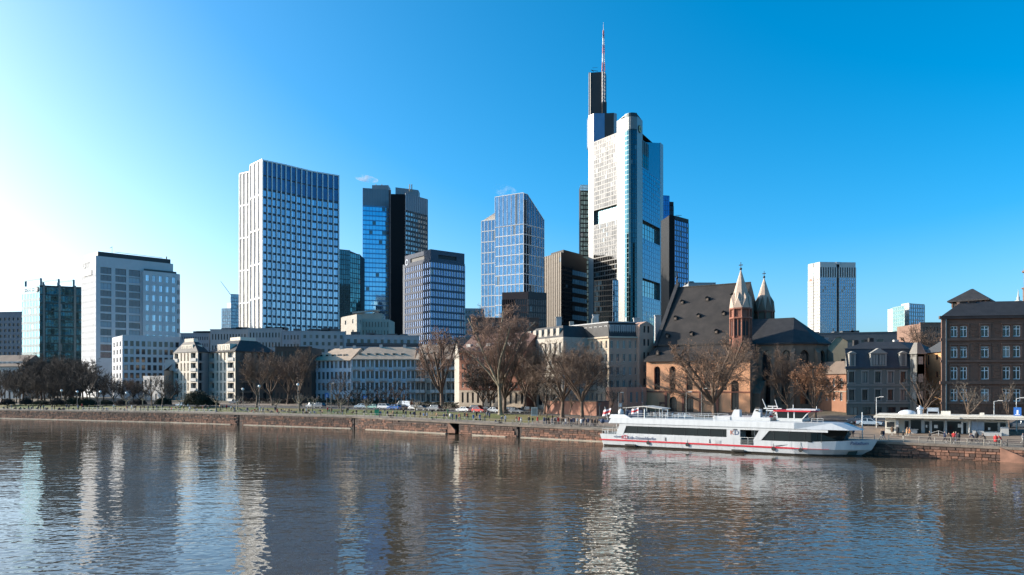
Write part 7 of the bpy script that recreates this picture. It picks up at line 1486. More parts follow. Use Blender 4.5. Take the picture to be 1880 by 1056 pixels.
g = MB(); g.box(kx(1808), kx(1834), .4, 1.0, 0, 1.0); g.box(kx(1672), kx(1684), .3, 1.0, 0, 1.0); g.box(kx(1670), kx(1686), .1, 1.0, 1.0, 1.1); g.build('counter', M_white, K); g = MB(); g.box(kx(1628), kx(1642), -.08, 0, 1.35, 2.2); g.build('service_hatch', M_dark, K); g = MB(); g.box(kx(1645), kx(1650), -.9, -.05, 1.45, 2.55); g.build('shutter_flap', M_white, K)
g = MB(); g.box(kx(1625), kx(1645), -.35, -.0, 1.15, 1.22); g.build('serving_shelf', m_kr, K)
g = MB(); c = kx(1665); g.ball((c, 3.5, 3.5), 1.5, n=14, k=8, sz=.5); g.build('dome_light', plain('acrylic_white', (.62, .64, .66), .3), K)
g = MB(); c = kx(1689); g.tube((c, 3, 3.5), (c, 3, 4.35), .42, n=10); g.tube((c, 3, 4.35), (c, 3, 4.75), .62, .50, n=10, cap=True); g.tube((c, 3, 4.75), (c, 3, 5.0), .2, n=8, cap=True); g.build('vent_cowl', plain('galvanised', (.55, .57, .6), .35, .5), K)
g = MB(); c = kx(1713); g.box(c - .9, c + .9, 2.6, 2.75, 4.05, 4.7); g.box(c - .9, c - .75, 2.6, 3.6, 3.55, 4.7); g.box(c + .75, c + .9, 2.6, 3.6, 3.55, 4.7); g.box(c - .9, c + .9, 2.6, 3.6, 4.6, 4.7); g.build('air_unit', MATS['galvanised'], K)
g = MB(); c = kx(1737); g.box(c - .7, c + .7, 2.4, 3.2, 3.55, 4.15); g.build('roof_box', m_kw, K); g = MB(); c = kx(1805); g.box(c - .3, c + .3, 2.4, 3, 3.55, 3.95); g.build('roof_box', m_kw, K)
# white freezers, stands and boards in front
def KP(u, y, z=0): d = (KB - KA) / KL; x = kx(u); return Vector((KA.x + d.x * x - d.y * y, KA.y + d.y * x + d.x * y, KZ + z))
def stand(name, label, cat, u, y, w, h, dep, m_, m2=None):
    o = thing(name, label, cat, KP(u, y), KR); g = MB(); g.box(-w / 2, w / 2, -dep / 2, dep / 2, .08, h); g.box(-w / 2 + .04, w / 2 - .04, -dep / 2 + .04, dep / 2 - .04, 0, .08); g.build('body', m_, o); g = MB(); g.box(-w / 2 - .02, w / 2 + .02, -dep / 2 - .02, dep / 2 + .02, h, h + .05); g.build('lid', m2 or m_ka, o); return o
stand('fridge', 'tall white fridge box at the right end of the kiosk front', 'fridge', 1844, -.2, 1.1, 1.75, .7, M_white)
stand('freezer', 'low white freezer chest under the right kiosk window', 'freezer', 1800, .0, .9, 1.1, .7, M_white)
stand('freezer', 'wide white counter chest left of the tall fridge box', 'freezer', 1822, -.5, 2.4, .85, .7, M_white)
stand('litter_bin', 'slim white litter bin beside the kiosk door posts', 'bin', 1788, -.6, .45, 1.15, .45, M_white, m_black)
o = thing('cafe_umbrella', 'folded white umbrella standing left of the kiosk freezer', 'umbrella', KP(1779.5, -.7)); g = MB(); g.tube((0, 0, 0), (0, 0, 2.1), .04, n=6); g.build('pole', m_alu, o); g = MB(); g.tube((0, 0, .7), (0, 0, 1.9), .16, .07, n=8, cap=True); g.build('canopy', M_white, o)
o = thing('rope_barrier', 'white rope barrier with tented ropes in front of the kiosk', 'barrier', KP(1723, -1.5), KR)
for x in (-1.1, 0, 1.1): g = MB(); g.tube((x, 0, 0), (x, 0, 1.0 if x == 0 else .65), .05, n=6); g.build('post', M_white, o)
for s_ in (-1, 1): g = MB(); g.tube((0, 0, 1.0), (s_ * 1.1, 0, .6), .035, n=5); g.tube((0, 0, .55), (s_ * 1.1, 0, .2), .03, n=5); g.build('rope', M_white, o)

# ---------------------------------------------------------------- railings
m_rl = plain('rail_grey', (.20, .19, .17), .5, .3)
post_me = {}
def railing(name, label, s0, s1, d, step, h, m_, rails=(1.0, .5), r=.035, group='railing runs along the quay edge', bars=0):
    x, y = quay(s0, d); z = gz(s0, d); o = thing(name, label, 'railing', (x, y, z), 0, group); n = int((s1 - s0) / step); key = (h, r)
    if key not in post_me: g = MB(); g.tube((0, 0, 0), (0, 0, h), r * 1.25, n=5, cap=True); post_me[key] = g.mesh('post', m_)
    R_ = MB(); P = [Vector((*quay(s0 + i * step, d), gz(s0 + i * step, d))) - Vector((x, y, z)) for i in range(n + 1)]
    for p in P: put('post', post_me[key], o, p)
    for q in rails:
        g = MB()
        for a, b in zip(P, P[1:]): g.tube(a + Vector((0, 0, h * q)), b + Vector((0, 0, h * q)), r, n=4)
        g.build('rail', m_, o)
    return o
sR = su(1838, .4)
railing('quay_railing', 'grey two bar railing on the wall in front of the kiosk', sR, su(1612, .4), .35, 2.1, 1.0, plain('rail_stone', (.36, .31, .25), .6), r=.045)
railing('quay_railing', 'black four bar railing at the right end of the quay', sR - 14, sR - .6, 1.2, 1.9, 1.05, m_black, rails=(1, .75, .5, .25), r=.04)
railing('quay_railing', 'grey railing behind the moored white ship', su(1612, .4) + .5, su(1104, .4), .35, 2.1, 1.0, m_rl)
sN = su(842, .35)
railing('quay_railing', 'grey railing from the ship stern to the landing steps', su(1104, .4) + .5, sN, .35, 2.1, 1.0, m_rl)
railing('quay_railing', 'grey railing left of the landing steps to the second ladder slot', su(822, .35), su(640, .35), .35, 2.0, 1.0, m_rl)
railing('quay_railing', 'grey railing on the wall below the cream apartment houses', su(640, .35) + 1, su(400, .35), .35, 2.0, 1.0, m_rl)
railing('quay_railing', 'pale distant railing that ends before the dark grove', su(400, .35) + 1, su(150, .35), .35, 2.2, 1.0, plain('rail_pale', (.42, .40, .36), .6), r=.06)
railing('street_railing', 'low grey railing on the kerb between lawn and road', su(980, 21), su(420, 21), 21, 2.6, .8, m_rl, rails=(1,), group='low kerb railing')

# ---------------------------------------------------------------- cars
m_tyre = plain('tyre', (.015, .015, .015), .7); m_rim = plain('rim', (.35, .36, .37), .3, .7); m_cg = plain('car_glass', (.012, .015, .018), .06, 0, .8); m_lamp = plain('lamp_clear', (.6, .6, .58), .15); m_tail = plain('tail_red', (.35, .02, .02), .25)
def paint(name, c, metal=.3):
    if name in MATS: return MATS[name]
    t_ = NT(name); t_.setp(col=c, rough=.28, metal=metal); t_.b.inputs['Coat Weight'].default_value = .6; t_.b.inputs['Coat Roughness'].default_value = .08
    nz = t_.noise(t_.coord('Object'), 1.2, 3); t_.l(t_.mix(t_.ramp(nz, [(.35, 0), (.7, .12)]), c, (.2, .18, .15)), t_.b.inputs['Base Color']); MATS[name] = t_.m; return t_.m
g = MB(); g.tube((0, -.1, 0), (0, .1, 0), .31, n=16, cap=True); TY = g.mesh('tyre', m_tyre); g = MB(); g.tube((0, -.112, 0), (0, .112, 0), .19, n=10, cap=True); RM = g.mesh('rim', m_rim)
PROF = {   # side outline of the lower body, then the glasshouse (bottom front, top front, top rear, bottom rear)
 'hatch': ([(-2.0, .35), (-2.02, .62), (-1.9, .82), (-1.0, .93), (1.9, .95), (2.0, .75), (1.98, .35)], (-1.0, -.35, 1.45, 1.88), 1.45, .82),
 'sedan': ([(-2.2, .33), (-2.22, .60), (-2.1, .76), (-1.05, .88), (1.5, .92), (2.15, .88), (2.22, .68), (2.18, .35)], (-1.05, -.3, .95, 1.6), 1.40, .85),
 'suv': ([(-2.2, .42), (-2.22, .75), (-2.1, .98), (-1.15, 1.08), (2.05, 1.1), (2.18, .85), (2.15, .42)], (-1.15, -.55, 1.8, 2.05), 1.68, .88),
 'van': ([(-2.7, .40), (-2.75, .85), (-2.6, 1.12), (-1.95, 1.25), (2.6, 1.25), (2.7, .9), (2.68, .40)], (-1.95, -1.3, 2.58, 2.64), 2.35, .95)}
CARM = {}
def car_parts(kind, pm):
    k = (kind, pm.name)
    if k in CARM: return CARM[k]
    pr, (bf, tf, tr, br), H, hw = PROF[kind]; g = MB(); n = len(pr)
    for s_ in (-1, 1): pass
    lay_ = [(-hw, .94), (-hw * .93, 1.0), (hw * .93, 1.0), (hw, .94)]
    ring = lambda y, k_: [(x * (1 if k_ == 1 else .985), y, .33 + (z - .33) * k_) for x, z in pr]
    rs = [ring(y, k_) for y, k_ in lay_]
    for A, B_ in zip(rs, rs[1:]):
        for i in range(n): j = (i + 1) % n; g.face([A[j], A[i], B_[i], B_[j]], 0, smooth=False)
    g.face(rs[0]); g.face(rs[-1][::-1]); zb = pr[3][1] - .02
    # roof and pillars in paint, glass inside
    tw = hw * .78; rf = [(tf, -tw, H), (tr, -tw, H), (tr, tw, H), (tf, tw, H)]; g.hull([(p[0] + (.06 if p[0] == tf else -.06), p[1] * .98, H - .05) for p in rf], [(p[0], p[1], H) if True else p for p in rf]); bs = [(bf, -hw * .9, zb), (br, -hw * .9, zb), (br, hw * .9, zb), (bf, hw * .9, zb)]
    for s_ in (-1, 1):
        for xb, xt in ((bf, tf), (br, tr), ((bf + br) / 2, (tf + tr) / 2)): g.tube((xb, s_ * hw * .9, zb), (xt, s_ * tw * .99, H - .03), .055, n=4)
        if kind == 'van': g.hull([(-.2, s_ * hw * .92, zb), (br, s_ * hw * .92, zb), (br, s_ * hw * .88, zb), (-.2, s_ * hw * .88, zb)], [(-.2, s_ * tw * 1.02, H), (tr, s_ * tw * 1.02, H), (tr, s_ * tw * .96, H), (-.2, s_ * tw * .96, H)])
    for x in (pr[0][0] + .75, pr[-1][0] - .75): pass
    body = g.mesh('body', pm); g = MB(); q = .97; g.hull([(p[0], p[1] * q, p[2] + .02) for p in bs], [(p[0] * 1.0, p[1] * q, H - .06) for p in rf]); gl = g.mesh('glass', m_cg)
    CARM[k] = (body, gl, pr[0][0] + .8, pr[-1][0] - .8, hw, kind); return CARM[k]
g = MB(); g.box(-.05, .05, -.2, .2, -.08, .08); HL = g.mesh('headlight', m_lamp); TL = g.mesh('tail_light', m_tail)
def car(kind, pm, u, d, label, ang=0, group='cars along the quay street', name='parked_car', cat='car'):
    p = at(u, d); s = su(u, d); o = thing(name, label, cat, p, qang(s) + R(ang), group); b, gl, xa, xb, hw, _ = car_parts(kind, pm); put('body', b, o); put('glass', gl, o)
    for x in (xa, xb):
        for s_ in (-1, 1): w = bpy.data.objects.new('wheel', None); COL.objects.link(w); w.parent = o; w.location = (x, s_ * (hw - .08), .31); put('tyre', TY, w); put('rim', RM, w)
    pr = PROF[kind][0]
    for s_ in (-1, 1): put('headlight', HL, o, (pr[1][0], s_ * hw * .7, pr[1][1] + .02)); put('tail_light', TL, o, (pr[-2][0], s_ * hw * .75, pr[-2][1] + .02))
    return o
wp_, bp_, sv, gr_, bl, rd, mt_ = paint('paint_white', (.72, .72, .72), 0), paint('paint_black', (.02, .021, .024)), paint('paint_silver', (.45, .47, .5), .6), paint('paint_grey', (.12, .14, .17), .4), paint('paint_blue', (.03, .16, .50), .2), paint('paint_red', (.55, .03, .03), 0), paint('paint_mint', (.25, .48, .40), 0)
lb = paint('paint_lightblue', (.35, .45, .55), .4)
car('suv', sv, 575, 25, 'silver car alone on the road before the dark hedge'); car('suv', gr_, 585, 25, 'black car close behind the lone silver one')
car('hatch', lb, 663, 27, 'pale blue hatchback at the left end of the car row'); car('hatch', mt_, 684, 25, 'mint green small car beside the green litter bin'); car('suv', wp_, 707, 24.5, 'white high roofed car left of the bright blue one', 180); car('hatch', bl, 724, 24, 'bright blue small car with its bonnet to the left'); car('sedan', bp_, 736, 26.5, 'dark car half hidden behind the bright blue one')
car('van', wp_, 742, 28, 'tall white delivery van behind the blue small car', 0, name='delivery_van', cat='van'); car('sedan', sv, 763, 25, 'silver saloon right of the white delivery van', 180); car('hatch', bp_, 775, 24, 'black small car right of the white van', 180); car('suv', gr_, 798, 24, 'dark grey blue car alone right of the van group'); car('sedan', bp_, 806, 26.5, 'black saloon touching the dark grey blue car')
car('sedan', wp_, 852, 24, 'white saloon left of the red car'); car('suv', bp_, 871, 27.5, 'black tall car behind the red one'); car('hatch', rd, 880, 23.5, 'bright red small car left of the tall pale trunk', 180); car('sedan', bp_, 893, 26, 'black car right of the red one by the tree trunks'); car('sedan', sv, 906, 25, 'silver saloon between the red car and the pale trunk'); car('sedan', gr_, 950, 26, 'dark blue grey saloon right of the pale trunk', 180); car('suv', bp_, 964, 27.5, 'black car at the right end of the middle row'); car('hatch', bp_, 935, 27.5, 'black small car behind the tall trunks')
car('sedan', sv, 1258, 24, 'silver saloon behind the ship railing in front of the church', 180); car('sedan', gr_, 1372, 24, 'dark car seen over the ship roof left of the funnels'); car('sedan', sv, 1405, 24.5, 'silver car behind the ship mast')
car('sedan', lb, 1597, 22, 'large silver blue saloon left of the kiosk', 180); car('suv', gr_, 1580, 26, 'dark car just behind the silver blue saloon'); car('sedan', gr_, 1871, 28, 'dark car at the far right behind the kiosk roof'); car('suv', gr_, 432, 38, 'dark car before the right cream apartment house'); car('sedan', lb, 335, 22, 'pale blue car half hidden left of the round bush')

# ---------------------------------------------------------------- people
m_skin = plain('skin', (.42, .25, .18), .6); m_hair = [plain('hair_dark', (.03, .02, .015), .6), plain('hair_brown', (.12, .07, .04), .6), plain('hair_fair', (.40, .30, .17), .6)]
CLO = {'black': (.018, .018, .02), 'navy': (.02, .03, .07), 'grey': (.14, .14, .15), 'red': (.45, .03, .03), 'camel': (.42, .26, .14), 'white': (.62, .6, .57), 'olive': (.09, .09, .045), 'brown': (.11, .065, .04), 'orange': (.55, .22, .09), 'blue': (.06, .14, .32), 'pink': (.55, .25, .28), 'green': (.05, .18, .09)}
CM = {k: plain('cloth_' + k, v, .85) for k, v in CLO.items()}; CM['jeans'] = plain('jeans', (.07, .10, .17), .85); CM['darkt'] = plain('dark_trousers', (.025, .025, .03), .85); CM['lightt'] = plain('light_trousers', (.40, .38, .34), .85); m_shoe = plain('shoe', (.04, .035, .03), .6)
def skin_body(J, E, Rr):
    """one continuous body grown from a jointed skeleton"""
    me = bpy.data.meshes.new('body_skeleton'); names = list(J); me.from_pydata([J[n] for n in names], [(names.index(a), names.index(b)) for a, b in E], []); ob = bpy.data.objects.new('tmp', me); COL.objects.link(ob)
    md = ob.modifiers.new('skin', 'SKIN'); md.use_smooth_shade = True
    for n, v in zip(names, me.skin_vertices[0].data): r_ = Rr[n]; v.radius = (r_, r_) if not isinstance(r_, tuple) else r_; v.use_root = (n == 'pelvis')
    sb = ob.modifiers.new('sub', 'SUBSURF'); sb.levels = 1; dg = bpy.context.evaluated_depsgraph_get(); out = bpy.data.meshes.new_from_object(ob.evaluated_get(dg)); bpy.data.objects.remove(ob); return out
E0 = [('pelvis', 'waist'), ('waist', 'chest'), ('chest', 'neck'), ('neck', 'head'), ('head', 'crown')]
for s_ in 'lr': E0 += [('pelvis', 'hip' + s_), ('hip' + s_, 'knee' + s_), ('knee' + s_, 'ankle' + s_), ('ankle' + s_, 'toe' + s_), ('chest', 'sh' + s_), ('sh' + s_, 'elb' + s_), ('elb' + s_, 'wri' + s_), ('wri' + s_, 'hand' + s_)]
RR = dict(pelvis=.135, waist=.13, chest=.155, neck=.055, head=.095, crown=.075); 
for s_ in 'lr': RR.update({'hip' + s_: .095, 'knee' + s_: .06, 'ankle' + s_: .042, 'toe' + s_: .038, 'sh' + s_: .068, 'elb' + s_: .048, 'wri' + s_: .034, 'hand' + s_: .036})
def pose(kind):
    J = dict(pelvis=(0, 0, .95), waist=(0, 0, 1.12), chest=(0, 0, 1.34), neck=(0, 0, 1.50), head=(.02, 0, 1.60), crown=(.01, 0, 1.70))
    for s_, q in (('l', 1), ('r', -1)): J.update({'hip' + s_: (0, .09 * q, .86), 'knee' + s_: (.02, .10 * q, .48), 'ankle' + s_: (0, .10 * q, .09), 'toe' + s_: (.15, .11 * q, .04), 'sh' + s_: (0, .19 * q, 1.41), 'elb' + s_: (-.02, .24 * q, 1.13), 'wri' + s_: (.08, .22 * q, .90), 'hand' + s_: (.12, .21 * q, .80)})
    if kind == 'walk': J.update(kneel=(.2, .1, .5), anklel=(.28, .1, .1), toel=(.42, .1, .07), kneer=(-.05, -.1, .48), ankler=(-.33, -.1, .16), toer=(-.22, -.1, .05), elbl=(-.16, .22, 1.15), wril=(-.12, .22, .92), handl=(-.08, .21, .84), elbr=(.1, -.22, 1.15), wrir=(.28, -.2, .98), handr=(.35, -.19, .93))
    if kind == 'talk': J.update(elbl=(.06, .24, 1.15), wril=(.26, .14, 1.18), handl=(.33, .12, 1.21), elbr=(.02, -.25, 1.14), wrir=(.2, -.14, 1.06), handr=(.28, -.1, 1.05))
    if kind == 'sit':
        dz = -.78
        for k in ('pelvis', 'waist', 'chest', 'neck', 'head', 'crown', 'shl', 'shr'): x, y, z = J[k]; J[k] = (x - .1 + (z - .95) * -.12, y, z + dz)
        J.update(hipl=(.02, .1, .12), hipr=(.02, -.1, .12), kneel=(.38, .14, .42), kneer=(.36, -.12, .38), anklel=(.62, .13, .07), ankler=(.58, -.14, .07), toel=(.74, .14, .05), toer=(.7, -.15, .05), elbl=(-.05, .28, .42), wril=(.2, .18, .40), handl=(.28, .15, .42), elbr=(-.25, -.26, .36), wrir=(-.34, -.24, .12), handr=(-.36, -.23, .05))
    if kind == 'bike': J.update(pelvis=(-.18, 0, .98), waist=(-.10, 0, 1.13), chest=(.06, 0, 1.32), neck=(.16, 0, 1.46), head=(.22, 0, 1.56), crown=(.23, 0, 1.66), hipl=(-.14, .09, .92), hipr=(-.14, -.09, .92), kneel=(.22, .1, .72), anklel=(.06, .1, .38), toel=(.2, .1, .34), kneer=(.1, -.1, .55), ankler=(-.04, -.1, .2), toer=(.1, -.1, .15), shl=(.1, .18, 1.38), shr=(.1, -.18, 1.38), elbl=(.3, .24, 1.16), elbr=(.3, -.24, 1.16), wril=(.5, .22, 1.04), wrir=(.5, -.22, 1.04), handl=(.56, .22, 1.02), handr=(.56, -.22, 1.02))
    return J
POSE = {}
for k in ('stand', 'walk', 'talk', 'sit', 'bike'):
    J = pose(k); me = skin_body(J, E0, RR); hd_ = Vector(J['head']); nk = Vector(J['neck']); pv = Vector(J['pelvis']); mi = []
    for p in me.polygons:
        c = Vector(p.center); best = min(E0, key=lambda e: (lambda a, b: (c - (a + (b - a) * max(0, min(1, (c - a).dot(b - a) / max(1e-6, (b - a).length_squared))))).length)(Vector(J[e[0]]), Vector(J[e[1]])))
        if best[0] in ('head', 'neck') or best[1] == 'head': m_i = 1 if (c.z > hd_.z + .035 or c.x < hd_.x - .045) and c.z > nk.z + .02 else 0
        elif best[0].startswith('wri'): m_i = 0
        elif best[0].startswith('ankle'): m_i = 4
        elif best[0][:3] in ('hip', 'kne'): m_i = 3
        elif best[0] == 'pelvis' and c.z < pv.z - .02 and k != 'sit': m_i = 3
        else: m_i = 2
        mi.append(m_i)
    POSE[k] = (me, mi)
def add_coat(me): return me
PM = {}
def person_mesh(kind, top, bot, hair):
    key = (kind, top, bot, hair)
    if key not in PM:
        me = POSE[kind][0].copy(); me.name = 'person'; me.materials.clear()
        for m_ in (m_skin, m_hair[hair], CM[top], CM[bot], m_shoe): me.materials.append(m_)
        me.polygons.foreach_set('material_index', POSE[kind][1]); me.update(); PM[key] = me
    return PM[key]
# a coat worn over the body, open at the front below the waist
def coat_mesh(top, ln=.55):
    k = ('coat', top, ln)
    if k not in PM:
        g = MB(); rings = []
        for z, a, b in ((1.46, .09, .15), (1.40, .13, .22), (1.2, .165, .2), (1.0, .175, .215), (1.46 - ln, .20, .235)): rings.append([(a * math.cos(R(30 * i)), b * math.sin(R(30 * i)), z) for i in range(12)])
        for A, B_ in zip(rings, rings[1:]):
            for i in range(12): j = (i + 1) % 12; g.face([B_[i], B_[j], A[j], A[i]], 0, True)
        PM[k] = g.mesh('coat', CM[top])
    return PM[k]
def ball_pt(o): return o
PEOPLE = []
def person(u, d, kind, top, bot='darkt', hair=0, rz=None, label=None, coat=0, group=None, extra=None, sc=1.0, pos=None):
    p = pos or at(u, d); s = su(u, d); a = rz if rz is not None else random.choice((0, 180)); root = put('person', person_mesh(kind, top, bot, hair), None, p, qang(s) + R(a)); root.scale = (sc,) * 3
    verb = {'stand': 'standing', 'walk': 'walking', 'talk': 'standing and gesturing', 'sit': 'sitting on the ground', 'bike': 'riding a bicycle'}[kind]
    tag(root, label or 'person in %s top %s' % (top, verb), 'person', group)
    if coat: put('coat', coat_mesh(top, coat), root)
    PEOPLE.append(root); return root
# bicycle
def bike_meshes():
    def torus(r, t_, n=20):
        g = MB(); P = [Vector((r * math.cos(2 * math.pi * i / n), 0, r * math.sin(2 * math.pi * i / n))) for i in range(n)]
        for i in range(n): g.tube(P[i], P[(i + 1) % n], t_, n=5)
        return g
    w = torus(.34, .022).mesh('tyre', m_tyre); g = MB()
    for i in range(8): a = math.pi * i / 8; g.tube((-.33 * math.cos(a), 0, -.33 * math.sin(a)), (.33 * math.cos(a), 0, .33 * math.sin(a)), .004, n=3)
    g.tube((0, -.04, 0), (0, .04, 0), .03, n=6); sp = g.mesh('spokes', m_rim); g = MB()
    for a, b in (((-.52, 0, .34), (-.08, 0, .30)), ((-.08, 0, .30), (-.2, 0, .86)), ((-.52, 0, .34), (-.17, 0, .74)), ((-.17, 0, .74), (.40, 0, .80)), ((-.08, 0, .30), (.42, 0, .70)), ((.40, 0, .86), (.54, 0, .34))): g.tube(a, b, .02, n=5)
    fr = g.mesh('frame', m_black); g = MB(); g.tube((.38, 0, .84), (.37, 0, 1.02), .016, n=5); g.tube((.40, -.26, 1.02), (.40, .26, 1.02), .015, n=5); hb = g.mesh('handlebar', m_rim); g = MB(); g.box(-.34, -.08, -.07, .07, .86, .92); sd = g.mesh('saddle', m_black); return w, sp, fr, hb, sd
BK_ = bike_meshes()
def bicycle(p, rz, label, group='bicycles on the promenade'):
    o = thing('bicycle', label, 'bicycle', p, rz, group); put('frame', BK_[2], o); put('handlebar', BK_[3], o); put('saddle', BK_[4], o)
    for x in (-.52, .54): w = put('wheel', BK_[0], o, (x, 0, .34)); put('spokes', BK_[1], w)
    return o
def cyclist(u, d, top, label, blabel, rz=0, bot='darkt'):
    p = at(u, d); s = su(u, d); a = qang(s) + R(rz); bicycle(p, a, blabel); o = person(u, d, 'bike', top, bot, 0, rz, label); return o
# near the kiosk
person(1619, 4.0, 'walk', 'black', 'lightt', 2, 180, 'person in black jacket and light trousers walking left of the kiosk by the ship bow', .6)
person(1622.5, 4.4, 'walk', 'navy', 'jeans', 0, 180, 'person in navy jacket walking just behind the one in light trousers', .6)
person(1638, 11, 'stand', 'brown', 'lightt', 1, 90, 'person in brown coat at the sunlit left kiosk hatch', .7)
person(1648, 11, 'stand', 'black', 'darkt', 0, 90, 'person in black coat waiting beside the white hatch flap', .7)
person(1658, 2.2, 'stand', 'black', 'lightt', 2, 0, 'fair haired person in black top and pale trousers right at the railing', 0)
person(1665.5, 10.5, 'walk', 'camel', 'lightt', 1, 0, 'person in camel coat queueing at the kiosk counter, left of two', .75)
person(1670, 10.5, 'walk', 'orange', 'lightt', 2, 0, 'person in orange coat at the kiosk counter, right of two', .75)
person(1707, 4.0, 'walk', 'black', 'darkt', 2, 180, 'person in black hooded jacket striding left before the kiosk door', .45)
person(1734.5, 5.0, 'walk', 'navy', 'darkt', 0, 0, 'person in navy coat beside the rope barrier', .8)
cyclist(1745, 2.4, 'brown', 'rider in brown jacket bending over a stopped bicycle', 'black bicycle at the head of the group before the kiosk', 180)
person(1751, 4.2, 'stand', 'red', 'darkt', 2, 90, 'fair haired person in red jacket in the middle of the bicycle group', 0)
person(1759.5, 2.0, 'stand', 'black', 'darkt', 1, 90, 'person in black coat with back to the river beside the bicycle group', .75)
person(1755, 5.4, 'talk', 'pink', 'jeans', 2, 180, 'person in pink jacket behind the bicycle group', 0)
cyclist(1807, 3.2, 'black', 'rider in black jacket cycling left before the low freezer', 'black bicycle ridden before the white counter chest', 180)
cyclist(1786, 3.6, 'navy', 'rider in navy jacket cycling ahead of the one in black', 'bicycle ridden ahead, near the blue kiosk panels', 180)
person(1793, 7.0, 'stand', 'black', 'darkt', 0, 90, 'person in black standing between the white freezer chests', .6)
person(1828, 1.6, 'stand', 'red', 'darkt', 1, 90, 'person in long red coat at the right end of the railing', .8)
cyclist(1836, 2.2, 'red', 'small cyclist in red jacket beside the long red coat', 'small bicycle beside the long red coat', 180)
person(1878, 8, 'walk', 'grey', 'lightt', 0, 0, 'person in grey cut by the right edge', .5)
for u, d, c, l in ((1551, 6, 'black', 'left of three dark figures behind the ship bow'), (1556, 6.5, 'white', 'pale topped figure behind the ship bow'), (1561, 5.5, 'black', 'right of the figures behind the ship bow'), (1566, 7, 'navy', 'navy figure behind the ship bow nearest the pole')): person(u, d, 'stand', c, 'darkt', 0, 90, 'person: ' + l, .6)
# promenade between steps and ship, lawn and wall top
rp2 = random.Random(21); tops = ['black', 'navy', 'grey', 'olive', 'brown', 'black', 'black', 'navy', 'blue', 'camel', 'white', 'red', 'green']
def zone(u):
    for lim, s_ in ((60, 'at the left end of the bank'), (130, 'below the teal office block'), (200, 'below the white office tower'), (262, 'below the white six storey block'), (316, 'before the beige villa'), (385, 'by the round dark bush'), (440, 'below the right cream apartment house'), (510, 'near the broad dark brown tree'), (566, 'near the tall greyish tree'), (640, 'by the blue street sign'), (690, 'near the green litter bin'), (745, 'in front of the blue car'), (790, 'in front of the white van'), (845, 'beside the landing steps'), (905, 'near the red car'), (960, 'near the tall pale trunk'), (1015, 'left of the leaning plane tree'), (1060, 'between the two spreading plane trees'), (1110, 'left of the ship stern'), (1250, 'behind the ship railing'), (1500, 'behind the ship')):
        if u < lim: return s_
    return 'by the kiosk'
def crowd(n, u0, u1, d0, d1, kinds, tone=tops):
    for i in range(n):
        u = u0 + (u1 - u0) * (i + rp2.uniform(.1, .9)) / n; d = rp2.uniform(d0, d1); k = rp2.choice(kinds); t_ = rp2.choice(tone); b = rp2.choice(('darkt', 'darkt', 'jeans', 'lightt')); v = {'stand': 'standing', 'walk': 'walking', 'talk': 'gesturing', 'sit': 'sitting'}[k]
        ad = {'black': 'black', 'navy': 'navy', 'grey': 'grey'}.get(t_, t_); tr_ = {'darkt': 'dark trousers', 'jeans': 'jeans', 'lightt': 'pale trousers'}[b]
        person(u, d, k, t_, b, rp2.randint(0, 2), rp2.choice((0, 90, 180, 270, 180, 0)), 'person in %s coat, %s, %s %s' % (ad, tr_, v, zone(u)) if k != 'sit' else 'person in %s top sitting %s' % (ad, zone(u)), rp2.choice((0, .6, .8)) if k != 'sit' else 0)
crowd(15, 998, 1062, 1.5, 9, ('stand', 'walk', 'talk'), ['black', 'black', 'navy', 'white', 'grey', 'black', 'red'])
crowd(6, 1062, 1100, 2, 7, ('stand', 'walk')); crowd(5, 925, 998, 1.5, 8, ('walk', 'stand')); crowd(8, 845, 925, 1.5, 12, ('stand', 'walk', 'talk', 'sit')); crowd(6, 812, 845, 2, 6, ('stand', 'walk')); crowd(9, 640, 812, 8, 14, ('sit', 'sit', 'stand')); crowd(10, 690, 812, 2, 7, ('walk', 'sit', 'stand'))
crowd(12, 560, 645, 8, 13, ('sit', 'sit', 'stand')); crowd(26, 420, 565, 7, 14, ('sit', 'sit', 'sit', 'stand')); crowd(18, 300, 420, 6, 15, ('sit', 'sit', 'stand', 'walk')); crowd(22, 120, 300, 2, 12, ('sit', 'stand', 'walk', 'sit')); crowd(16, 5, 120, 1, 6, ('sit', 'sit', 'stand'), ['black', 'navy', 'grey', 'brown', 'black'])
crowd(24, 20, 300, 1.5, 5, ('stand', 'sit', 'walk'), ['black', 'navy', 'black', 'grey', 'olive']); crowd(16, 320, 640, 1.5, 7, ('walk', 'stand', 'walk')); crowd(10, 1000, 1095, 1.5, 12, ('stand', 'walk', 'talk'), ['black', 'navy', 'black', 'brown']); crowd(18, 640, 980, 2, 16, ('walk', 'stand')); crowd(7, 1225, 1300, 8, 16, ('stand', 'walk')); crowd(4, 1500, 1545, 5, 12, ('stand', 'walk'))
for u, d, l in ((1010, 6, 'left'), (1018, 7, 'middle'), (1029, 6, 'right')): p = at(u, d); bicycle(p, qang(su(u, d)) + R(20), 'bicycle leaning in the crowd between the plane trees, %s one of three' % l)
for u, d in ((945, 3), (738, 3)): p = at(u, d); bicycle(p, qang(su(u, d)), 'bicycle parked on the promenade ' + zone(u))

